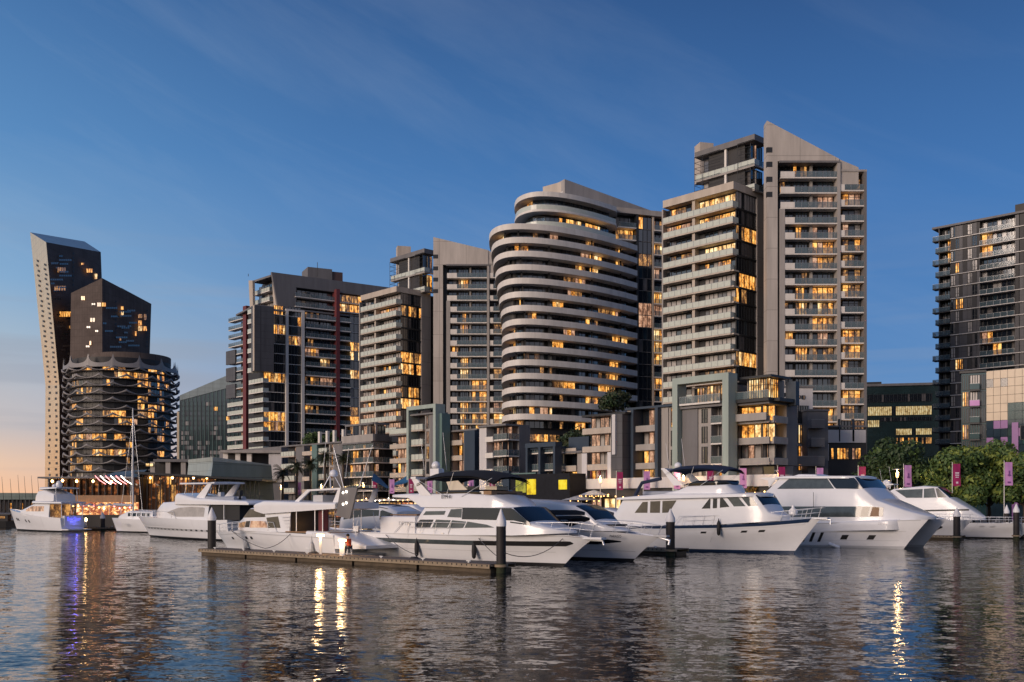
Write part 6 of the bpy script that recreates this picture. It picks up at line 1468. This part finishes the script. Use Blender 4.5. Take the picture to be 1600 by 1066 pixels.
for i in range(4): j = (i+1) % 4; mb.quad([(q[i][0], b.near*1.9, q[i][1]), (q[j][0], b.near*1.9, q[j][1]), (q[j][0], b.near*1.78, q[j][1]), (q[i][0], b.near*1.78, q[i][1])], 'grey_wall')
pn_ = b.part('grey_side_panel', mb)
for px, py in ((536, 770), (541, 768.5), (536, 788), (541, 786)): mb = MB(); x, z_ = b.m(px, py, 1.93); mb.box((x, b.near*1.93, z_), (.12, .05, .14), 'lamp_white'); b.part('panel_lamp', mb, pn_)
mb = MB(); x, z_ = b.m(500, 784, 1); mb.box((x, 0, z_+.25), (1.2, 2.4, .5), 'gel_grey'); mb.box((x-2, 0, z_+.3), (.4, 1.2, .7), 'gel_grey'); b.part('seating', mb)
x, z_ = b.m(505, 763, 1); mast_things(b, x, z_+.9); mb = MB(); mb.tube([(x-.3, .5, z_), (x+.2, .2, z_+1)], .035, 'steel'); mb.tube([(x+.7, .5, z_), (x+.2, .2, z_+1)], .035, 'steel'); mb.tube([(x-.3, -.5, z_), (x+.2, -.2, z_+1)], .035, 'steel'); mb.tube([(x-.9, -1.7, z_), (x-2.6, -1.7, z_+3.3)], .03, 'steel', n=5); mb.tube([(x+.9, -1.7, z_), (x+2.2, -1.7, z_+3.3)], .03, 'steel', n=5); b.part('mast_frame', mb)
b.rail(.38, .985, h=.75, n=9, lean=0)
for t in (.14, .70): b.fender(t, v=.42, ln=1.2, m_='gel_grey')

fit(b)
# ---- big white yacht left, bow left, carrying a tender
b = Boat('motor_yacht', 'long cream white yacht with a dinghy on its upper deck, left of the near piles', (-46.3, 127.5), LB, 22, 5.6)
sh = b.pl([(389, 812), (325, 813), (260, 810)], 2.6)+[b.m(212.5, 806.4, .2)]
b.hull(sh, ov=3.2, boot='black', keel=-.4, pb=3.0); b.band(.40, .52, .02, .96, 'gel_grey', name='stripe'); 
for k in range(16): t = .12+k*.052; b.band(.43, .50, t, t+.02, 'black', name='hull_window', n=3, out=.03)
w = 2.4; M_ = lambda *p: b.pl(p, w)
o, wf = b.shell('saloon', M_((324, 790), (266, 784), (250, 785), (232, 799), (224, 804)), M_((324, 813.5), (224, 808)), w, nose=(b.m(262, 795, w)[0], 1.8), tum=.12)
b.pane(M_((318, 794), (318, 793), (297, 792), (277, 793.4), (261, 800)), M_((318, 807.5), (275, 807.5), (261, 801.5)), wf, 'curtain', name='window', n=20)
fb, _ = b.shell('upper_deck', M_((391, 787), (386, 783), (304, 778), (278, 771), (264, 782)), M_((391, 789), (264, 788)), w+.2, nose=(b.m(280, 785, w)[0], 2.2), tum=.05)
mb = MB(); q0 = b.m(372, 812, w); q1 = b.m(325, 812, w); q2 = b.m(350, 789, w); mb.box(((q0[0]+q1[0])/2, 0, (q1[1]+q2[1])/2), (abs(q1[0]-q0[0])-.3, 4.2, q2[1]-q1[1]), 'black'); b.part('aft_windows', mb)
mb = MB(); x, _z = b.m(350, 800, w); mb.tube([(x, b.near*2.4, q1[1]), (x, b.near*2.4, q2[1])], .06, 'gel'); b.part('roof_post', mb)
for sd_ in (1, -1):
    mb = MB(); q = [b.m(*p, 2) for p in ((304, 779), (322, 757), (331, 753), (318, 779))]
    for yy in (1.9, 1.7): mb.quad([(x, sd_*yy, z_) for x, z_ in q], 'gel')
    b.part('arch_leg', mb)
b.shell('hardtop', M_((330, 753), (325, 754), (276, 754.5)), M_((330, 755.5), (276, 757)), 2.0, crown=.05, tum=0)
for px in (290, 302): mb = MB(); x, z_ = b.m(px, 756, 1.8); x2, z2 = b.m(px-3, 774, 1.8); [mb.tube([(x, s_*1.7, z_), (x2, s_*1.7, z2)], .035, 'steel') for s_ in (1, -1)]; b.part('hardtop_post', mb)
b.rail(.45, .985, h=.8, n=12, lean=0)
x0, z0 = b.m(375, 780, 1.2); x1, _ = b.m(321, 780, 1.2); dgx = (x0+x1)/2; wp = b.o2+b.hd*dgx+b.perp*(b.near*1.2)
dn = empty('dinghy', (wp.x, wp.y, z0-.35), 'grey inflatable dinghy with an outboard, stowed on the upper deck of the cream white yacht', 'dinghy', rz=math.atan2(b.hd.y, b.hd.x))
mb = MB(); Ld = abs(x1-x0)/2; mb.tube([(-Ld, .55, .4), (Ld*.5, .6, .42), (Ld*.85, .3, .55), (Ld, 0, .62), (Ld*.85, -.3, .55), (Ld*.5, -.6, .42), (-Ld, -.55, .4)], .27, 'rib_grey', n=10); mb.box((-.3, 0, .3), (Ld*1.6, 1.0, .25), 'rib_grey'); mb.build('tube', dn)
mb = MB(); mb.box((-Ld-.05, 0, 1.05), (.45, .4, .6), 'black'); mb.box((-Ld, 0, .5), (.2, .2, .7), 'black'); mb.build('outboard', dn); mb = MB(); mb.box((.2, 0, .85), (.5, .5, .6), 'gel_grey'); mb.build('console', dn)

fit(b)
# ---- blue lit flybridge yacht at the far left, seen over its stern
b = Boat('motor_yacht', 'flybridge yacht with blue glowing letters on its stern', (-79.0, 159), (-.86, .51), 14.0, 4.6)
b.hull([(0, 2.1), (6, 2.4), (13, 3.1), (16, 3.5)], ov=2.0, boot='black'); w = 1.9
for t in (.55, .62, .80, .84): b.band(.5, .66, t-.012, t+.012, 'black', name='porthole', n=3)
o, wf = b.shell('saloon', [(3.2, 4.3), (7, 4.3), (9.3, 3.6), (12.5, 2.9)], [(3.2, 2.1), (12.5, 2.6)], w, nose=(8.0, 2), tum=.1); b.pane([(4.5, 3.9), (7.5, 3.9), (9.0, 3.4)], [(4.5, 3.1), (9, 3.1)], wf, 'litp')
b.shell('upper_deck', [(-.2, 4.55), (7.5, 4.7), (8.2, 4.5)], [(-.2, 4.3), (8.2, 4.35)], 2.15, nose=(6.5, 2)); o, wf = b.shell('flybridge', [(2.0, 5.7), (4.5, 6.4), (6, 6.2), (8, 4.8)], [(2.0, 4.65), (8, 4.7)], 1.9, nose=(5.5, 2), tum=.1, glass=((5.5, 7.4),), gm='boat_glass_clear')
b.shell('hardtop', [(1.2, 6.75), (5.5, 6.8), (6.5, 6.5)], [(1.2, 6.6), (6.5, 6.4)], 1.95, nose=(5, 2))
mb = MB(); mb.box((2.2, 0, 5.0), (.08, 3.4, .5), 'blue_canvas'); b.part('canvas_dodger', mb)
for y in (-1.8, 1.8): mb = MB(); mb.tube([(1.4, y, 4.6), (1.6, y, 6.7)], .05, 'gel'); mb.tube([(.2, y, 2.0), (.2, y, 4.4)], .06, 'gel'); b.part('roof_post', mb)
mb = MB(); mb.box((3.1, 0, 3.2), (.2, 3.4, 1.9), 'litd'); b.part('saloon_door', mb); mb = MB(); mb.box((.02, 0, 1.7), (.5, 3.2, 1.5), 'gel'); mb.box((-.9, 0, .35), (1.6, 4, .15), 'gel'); b.part('transom', mb)
cu = bpy.data.curves.new('lettering', 'FONT'); cu.body = 'Sea Star'; cu.size = .72; cu.extrude = .01; cu.align_x = 'CENTER'; cu.materials.append(M['neon_blue']); lt = bpy.data.objects.new('lettering', cu); C.objects.link(lt); lt.parent = b.root; lt.location = (-.26, 0, 1.75); lt.rotation_euler = (rad(90), 0, rad(-90)); meshed(lt)
ld = bpy.data.lights.new('stern_light', 'POINT'); ld.energy = 18; ld.color = (.12, .12, 1); ld.shadow_soft_size = .15; lo = bpy.data.objects.new('stern_light', ld); C.objects.link(lo); p = b.o2-b.hd*.9; lo.location = (p.x, p.y, 1.5)
mast_things(b, 4.5, 6.8); mb = MB(); mb.lathe([(.1, 0), (.45, .1), (.5, .5), (.3, .9), (.02, 1)], 'gel', c=(2.2, .8, 6.8)); b.part('satellite_dome', mb)
fit(b)
# ---- small sailing catamaran, mast in front of the wave tower
b = Boat('sailing_boat', 'small white sailing boat with a tall bare mast in front of the wave balcony tower', (-59.5, 150), (-.93, .36), 9.0, 4.2, cat='sailing boat')
b.hull([(0, 1.9), (9, 2.1), (11, 2.2)], ov=1.0, boot='black', pb=3); o, wf = b.shell('cabin', [(1, 3.1), (5.5, 3.2), (8.3, 2.2)], [(1, 1.8), (8.3, 2.0)], 1.6, nose=(5.5, 2.2), tum=.15, glass=((5.7, 7.6),))
for k in range(5): b.pane([(1.5+k*.85, 2.9), (2.15+k*.85, 2.9)], [(1.5+k*.85, 2.4), (2.15+k*.85, 2.4)], wf, 'boat_glass', n=3)
b.text('Bella', 196, 821, 2.0, .5, 'gel_grey', yn=2.1)
mx = b.m(208, 800, 0)[0]; mb = MB(); mb.tube([(mx, 0, 2.8), (mx+.05, 0, zat(640, 151))], .13, 'gel_grey', n=8, r1=.09); b.part('mast', mb)
mb = MB(); mb.tube([(mx, 0, zat(650, 151)), (mx-2.2, .4, 2.2)], .03, 'steel', n=4); mb.tube([(mx, 0, zat(650, 151)), (mx-1.2, b.near*1.9, 2.0)], .03, 'steel', n=4); mb.tube([(mx, 0, zat(655, 151)), (mx+2.5, 0, 2.4)], .03, 'steel', n=4); b.part('rigging', mb)
mb = MB(); mb.tube([(mx, 0, 4.0), (mx+3.6, 0, 4.15)], .22, 'umbrella_cloth', n=8); b.part('furled_sail', mb)

# ---- sport cruisers behind the jetty, between the two large yachts
b = Boat('sport_cruiser', 'low white sport cruiser with an arched roof between the two large jetty yachts', (-19.5, 93), LB, 10.5, 3.8, cat='boat')
b.hull([(0, 1.7), (7, 1.9), (12, 2.3)], ov=1.6, boot='black'); w = 1.6; M_ = lambda *p: b.pl(p, w)
o, wf = b.shell('cabin', M_((618, 800), (600, 791), (565, 789), (545, 793), (528, 806), (515, 820)), M_((618, 826), (515, 826)), w, nose=(b.m(545, 810, w)[0], 2), tum=.12)
b.pane(M_((590, 797), (560, 796), (545, 799), (534, 808)), M_((590, 806), (560, 808), (534, 812)), wf, 'boat_glass', name='window'); b.pane(M_((612, 803), (595, 797), (592, 799)), M_((612, 812), (592, 812)), wf, 'boat_glass')
mb = MB(); x, z_ = b.m(585, 790, 1); mb.grid([[(x+dx, y, z_+.18-.18*(dx/2.2)**2-.12*y*y) for y in (-1.5, -.8, 0, .8, 1.5)] for dx in (-2.2, -1.1, 0, 1.1, 2.2)], 'canvas_navy'); b.part('canvas_top', mb)
b.rail(.35, .98, h=.6, n=7)
b = Boat('sport_cruiser', 'white sport cruiser with a navy side window, stern beside the large bimini yacht', (-13.2, 99), LB, 11, 4.0, cat='boat')
b.hull([(0, 1.9), (7, 2.1), (12, 2.5)], ov=1.6, boot='black'); w = 1.7; M_ = lambda *p: b.pl(p, w)
o, wf = b.shell('cabin', M_((655, 800), (640, 789), (610, 789), (592, 798), (575, 815)), M_((655, 826), (575, 826)), w, nose=(b.m(605, 805, w)[0], 2), tum=.12); b.pane(M_((650, 799), (640, 793), (615, 793), (600, 802)), M_((650, 804), (600, 807)), wf, 'canvas_navy', name='window')
b = Boat('sport_cruiser', 'small cruiser with a dark curved canopy behind the bow of the sports yacht', (16.5, 100), HD, 10, 3.6, cat='boat')
b.hull([(0, 1.8), (7, 2.0), (11, 2.3)], ov=1.5, boot='black'); w = 1.5; M_ = lambda *p: b.pl(p, w)
o, wf = b.shell('cabin', M_((905, 800), (915, 795), (940, 794), (962, 800), (985, 815)), M_((905, 818), (985, 818)), w, nose=(b.m(950, 808, w)[0], 2), tum=.12); b.pane(M_((917, 800), (922, 797), (945, 797), (958, 801)), M_((917, 806), (958, 806)), wf, 'canvas_navy', name='window')

fit(b)
# ---------------------------------------------------------------- jetties, piles
def jetty(a, c, w_, label, z=.45, lines=True):
    a, c = Vector(a), Vector(c); d = (c-a); L_ = d.length; d.normalize(); o = empty('jetty', (a.x, a.y, 0), label, 'jetty', rz=math.atan2(d.y, d.x))
    sg = 1 if Vector((-d.y, d.x)).y > 0 else -1
    mb = MB(); mb.box((L_/2, sg*w_/2, z+.04), (L_, w_, .08), 'deck_wood'); mb.build('deck', o)
    mb = MB(); 
    mb.box((L_/2, -sg*.03, z-.08), (L_, .06, .22), 'jetty_side'); mb.box((L_/2, sg*(w_+.03), z-.08), (L_, .06, .22), 'jetty_side'); side_ = mb.build('side_beam', o)
    k = int(L_/.42); mb = MB()
    for i in range(k): mb.box((.25+i*L_/k, -sg*.065, z-.02), (.09, .012, .10), 'black')
    mb.build('bolt_slots', side_)
    n = max(1, int(L_/5.5))
    for i in range(n): mb = MB(); mb.box((L_*(i+.5)/n, sg*w_/2, z-.55), (L_/n-.25, w_-.35, .72), 'jetty_float'); mb.build('float', o)
    for i in range(max(2, int(L_/4))):
        cl = MB(); x = L_*(i+.5)/max(2, int(L_/4)); cl.box((x, sg*.25, z+.2), (.34, .06, .06), 'steel'); cl.box((x, sg*.25, z+.13), (.1, .05, .12), 'steel'); cl.build('cleat', o)
    if L_ > 20:
        for x in (5.2, 13.8, 24.5): cl = MB(); [cl.tube([(x+.3*cos(a_*.6)*(1-.01*a_), sg*(1.1+.3*sin(a_*.6)*(1-.01*a_)), z+.1+.004*a_), (x+.3*cos((a_+1)*.6)*(1-.01*a_), sg*(1.1+.3*sin((a_+1)*.6)*(1-.01*a_)), z+.104+.004*a_)], .02, 'rope', n=4) for a_ in range(32)]; cl.build('coiled_rope', o)
    return o
J0, J1 = (-25.3, 80.4), (-1.3, 58.8)
jetty(J0, J1, 2.2, 'long weathered jetty in front of the two largest yachts')
jetty((3.5, 88.5), (13.2, 79.8), 1.8, 'short jetty between the sports yacht and the navy striped yacht')
jetty((43, 122), (51.5, 114.4), 1.8, 'short jetty by the pile right of the catamaran')
jetty((-71, 160), (-54, 162), 2.0, 'dark low jetty between the blue lit yacht and the sailing boat')
jetty((61.0, 119.3), (72, 109.4), 2.0, 'jetty with two white capped piles at the right edge')
def pile(px, Y, top, r, label):
    p = PX(px, Y); z1 = zat(top, Y); o = empty('mooring_pile', (p.x, p.y, 0), label, 'pile', 'white capped mooring piles')
    mb = MB(); mb.lathe([(r*1.02, -1.2), (r*1.02, .55)], 'weed', n=18); mb.lathe([(r, .55), (r, z1-1.0)], 'pile', n=18); mb.build('post', o)
    mb = MB(); mb.lathe([(r*1.06, z1-1.05), (r*1.08, z1-.78), (.03, z1)], 'pile_cap', n=18); mb.build('cap', o)
    mb = MB(); mb.lathe([(r*1.45, .35), (r*1.45, .5)], 'jetty_side', n=14); mb.build('collar', o)
pile(331, 80.6, 793, .33, 'dark pile with a pointed white cap at the left end of the long jetty')
pile(783, 59.2, 795, .29, 'dark pile with a pointed white cap at the right end of the long jetty')
pile(1047.5, 79.3, 795, .36, 'dark pile with a pointed white cap in front of the navy striped yacht')
pile(1495, 113.5, 793, .38, 'white capped pile right of the catamaran bows'); pile(160.5, 158, 800, .35, 'small pile between the blue lit yacht and the sailing boat')
pile(1573, 123, 789, .32, 'white capped pile with its banner pole, left of the rightmost pair'); pile(1588, 117.5, 787, .34, 'white capped pile, rightmost in the picture')
# jetty service posts with lamps
def jd(px, v=1.2): f_ = Fr(J0, u=(J1[0]-J0[0], J1[1]-J0[1])); return f_.pt(f_.s(px, -v), -v, .53)
for i, (px, h, hot) in enumerate(((501, 1.25, 1), (535, .95, 1))):
    p = jd(px, .8); o = empty('service_post', p, ['taller lit service post on the long jetty, left of its twin', 'shorter thick lit service post on the long jetty beside the seated person'][i], 'service post')
    mb = MB(); mb.box((0, 0, h/2), (.16 if i == 0 else .34, .16 if i == 0 else .34, h), 'steel' if i == 0 else 'gel'); mb.build('body', o)
    mb = MB(); mb.box((0, 0, h+.08), (.5, .22, .1), 'lamp_jetty'); mb.build('lamp', o); mb = MB(); mb.box((0, 0, h+.19), (.6, .3, .05), 'gel_grey'); mb.build('lid', o)
    ld = bpy.data.lights.new('post_light', 'POINT'); ld.energy = 60; ld.color = (1, .62, .28); ld.shadow_soft_size = .2; lo = bpy.data.objects.new('post_light', ld); C.objects.link(lo); lo.location = p+Vector((-.1, -.35, h-.05))
p = PX(133, 160); o = empty('service_post', (p.x, p.y, .5), 'bright service post on the dark jetty right of the blue lit yacht', 'service post'); mb = MB(); mb.box((0, 0, .5), (.4, .4, 1), 'gel'); mb.build('body', o); mb = MB(); mb.lathe([(.25, 1), (.35, 1.25), (.2, 1.5)], 'lamp_jetty', n=10); mb.build('lamp', o)
# mooring ropes
def rope(a, c, sag, label):
    a, c = Vector(a), Vector(c); mb = MB(); mb.tube([a.lerp(c, i/10)-a+Vector((0, 0, -sag*4*(i/10)*(1-i/10))) for i in range(11)], .025, 'rope', n=5); o = mb.build('mooring_rope'); o.location = a; tag(o, label, 'rope', 'mooring ropes')
def on(px, py, Y): return P(px, py, Y)
rope(on(596, 828, 75.5), on(652, 867, 64.5), .3, 'rope from the stern of the large bimini yacht to the jetty'); rope(on(738, 829, 71.5), on(775, 868, 60.5), .1, 'rope from midships of the large bimini yacht to the right jetty pile')
rope(on(885, 836, 65.3), on(789, 864, 58.6), .7, 'long rope from the bow of the large bimini yacht to the right jetty pile'); rope(on(361, 829, 84), on(414, 857, 76.5), .2, 'rope from the bow of the left jetty yacht to the jetty'); rope(on(455, 833, 77), on(414, 857, 74.5), .25, 'rope from the side of the left jetty yacht to the jetty')

# ---------------------------------------------------------------- people
def person(loc, rz, label, jacket, pose='stand'):
    o = empty('person', loc, label, 'person', rz=rz)
    if pose == 'sit':
        J = dict(pel=(0, 0, .52), ch=(.08, 0, .88), nk=(.12, 0, 1.12), hd=(.17, 0, 1.25), tp=(.18, 0, 1.38), sL=(.1, .19, 1.05), eL=(.22, .26, .80), wL=(.42, .18, .70), sR=(.1, -.19, 1.05), eR=(.22, -.26, .80), wR=(.42, -.18, .70), hL=(.02, .1, .5), kL=(.44, .14, .5), aL=(.46, .13, .08), tL=(.62, .13, .04), hR=(.02, -.1, .5), kR=(.44, -.14, .5), aR=(.46, -.13, .08), tR=(.62, -.13, .04))
    else:
        J = dict(pel=(0, 0, .95), ch=(0, 0, 1.28), nk=(.02, 0, 1.48), hd=(.03, 0, 1.6), tp=(.03, 0, 1.72), sL=(0, .19, 1.42), eL=(-.02, .26, 1.14), wL=(.08, .27, .9), sR=(0, -.19, 1.42), eR=(-.02, -.26, 1.14), wR=(.08, -.27, .9), hL=(0, .1, .9), kL=(.05, .11, .5), aL=(.0, .12, .08), tL=(.16, .12, .03), hR=(0, -.1, .9), kR=(-.02, -.11, .5), aR=(-.08, -.12, .08), tR=(.08, -.12, .03))
    def skin(name, names, edges, rads, m_):
        me = bpy.data.meshes.new(name); me.from_pydata([J[k] for k in names], [(names.index(a), names.index(b_)) for a, b_ in edges], []); me.materials.append(M[m_])
        ob = bpy.data.objects.new(name, me); C.objects.link(ob); ob.parent = o; md = ob.modifiers.new('Skin', 'SKIN')
        for i, k in enumerate(names): me.skin_vertices[0].data[i].radius = (rads[k], rads[k])
        me.skin_vertices[0].data[0].use_root = True; ob.modifiers.new('Sub', 'SUBSURF').levels = 1; return ob
    for k, (x, y, z_) in list(J.items()):
        if k in ('wL', 'wR'):
            J['f'+k[1]] = (x+.08, y, z_-.09)
    ns = ['pel', 'ch', 'nk', 'hd', 'tp', 'sL', 'eL', 'wL', 'fL', 'sR', 'eR', 'wR', 'fR', 'hL', 'kL', 'aL', 'tL', 'hR', 'kR', 'aR', 'tR']
    ed = [('pel', 'ch'), ('ch', 'nk'), ('nk', 'hd'), ('hd', 'tp'), ('ch', 'sL'), ('sL', 'eL'), ('eL', 'wL'), ('wL', 'fL'), ('ch', 'sR'), ('sR', 'eR'), ('eR', 'wR'), ('wR', 'fR'), ('pel', 'hL'), ('hL', 'kL'), ('kL', 'aL'), ('aL', 'tL'), ('pel', 'hR'), ('hR', 'kR'), ('kR', 'aR'), ('aR', 'tR')]
    rd = dict(pel=.13, ch=.14, nk=.055, hd=.095, tp=.07, sL=.06, eL=.042, wL=.03, fL=.035, sR=.06, eR=.042, wR=.03, fR=.035, hL=.08, kL=.055, aL=.04, tL=.035, hR=.08, kR=.055, aR=.04, tR=.035)
    skin('body', ns, ed, rd, 'skin')
    J['nb'] = tuple(Vector(J['ch']).lerp(Vector(J['nk']), .75)); js = ['pel', 'ch', 'nb', 'sL', 'eL', 'wL', 'sR', 'eR', 'wR']; je = [('pel', 'ch'), ('ch', 'nb'), ('ch', 'sL'), ('sL', 'eL'), ('eL', 'wL'), ('ch', 'sR'), ('sR', 'eR'), ('eR', 'wR')]
    skin('jacket', js, je, dict(pel=.165, ch=.175, nb=.09, sL=.085, eL=.065, wL=.045, sR=.085, eR=.065, wR=.045), jacket)
    js = ['pel', 'hL', 'kL', 'aL', 'hR', 'kR', 'aR']; je = [('pel', 'hL'), ('hL', 'kL'), ('kL', 'aL'), ('pel', 'hR'), ('hR', 'kR'), ('kR', 'aR')]
    skin('trousers', js, je, dict(pel=.15, hL=.10, kL=.075, aL=.06, hR=.10, kR=.075, aR=.06), 'trousers')
    mb = MB(); h_ = J['tp']; mb.lathe([(.10, -.10), (.125, -.02), (.10, .06), (.03, .10)], 'hair', c=(h_[0]-.03, 0, h_[2]), n=12); mb.build('hair', o)
p = jd(546, 1.9); o = empty('folding_stool', (p.x, p.y, p.z), 'small stool under the seated person on the jetty', 'stool'); mb = MB(); mb.box((0, 0, .42), (.4, .4, .05), 'canvas_navy'); mb.build('seat', o)
for a_, b_ in ((-.16, -.16), (.16, -.16), (-.16, .16), (.16, .16)): mb = MB(); mb.tube([(a_, b_, 0), (a_*.8, b_*.8, .4)], .02, 'steel'); mb.build('leg', o)
person((p.x, p.y, p.z), 2.6, 'person in a bright red-orange jacket sitting on the long jetty', 'orange_cloth', 'sit')
for px, v, lb, m_ in ((1521, .6, 'person in a dark green top on the promenade under the yellow-green tree', 'shirt'), (1531, .3, 'person in a red top on the promenade, beside the one in dark green', 'shirt_red'), (1409, -.6, 'person in dark clothes by the lamp before the dark trees', 'black')):
    q = POD.pt(POD.s(px, v), v, GZ); person(q, R.uniform(0, 6), lb, m_)
# promenade edge rail
o = empty('promenade_railing', POD.pt(0, 1.2, GZ), 'thin steel railing along the promenade edge at the right', 'railing'); mb = MB(); q0 = POD.pt(0, 1.2, 0); s0, s1 = POD.s(1610, 1.2), POD.s(1200, 1.2)
for zz_ in (1.05, .6): mb.tube([POD.pt(s0, 1.2, zz_)-q0, POD.pt(s1, 1.2, zz_)-q0], .025, 'steel', n=5)
mb.build('handrail', o); mb = MB(); n = int((s1-s0)/2)
for i in range(n+1): a = s0+(s1-s0)*i/n; mb.tube([POD.pt(a, 1.2, 0)-q0, POD.pt(a, 1.2, 1.05)-q0], .03, 'steel', n=5)
mb = mb.build('post', o); mb['kind'] = 'stuff'
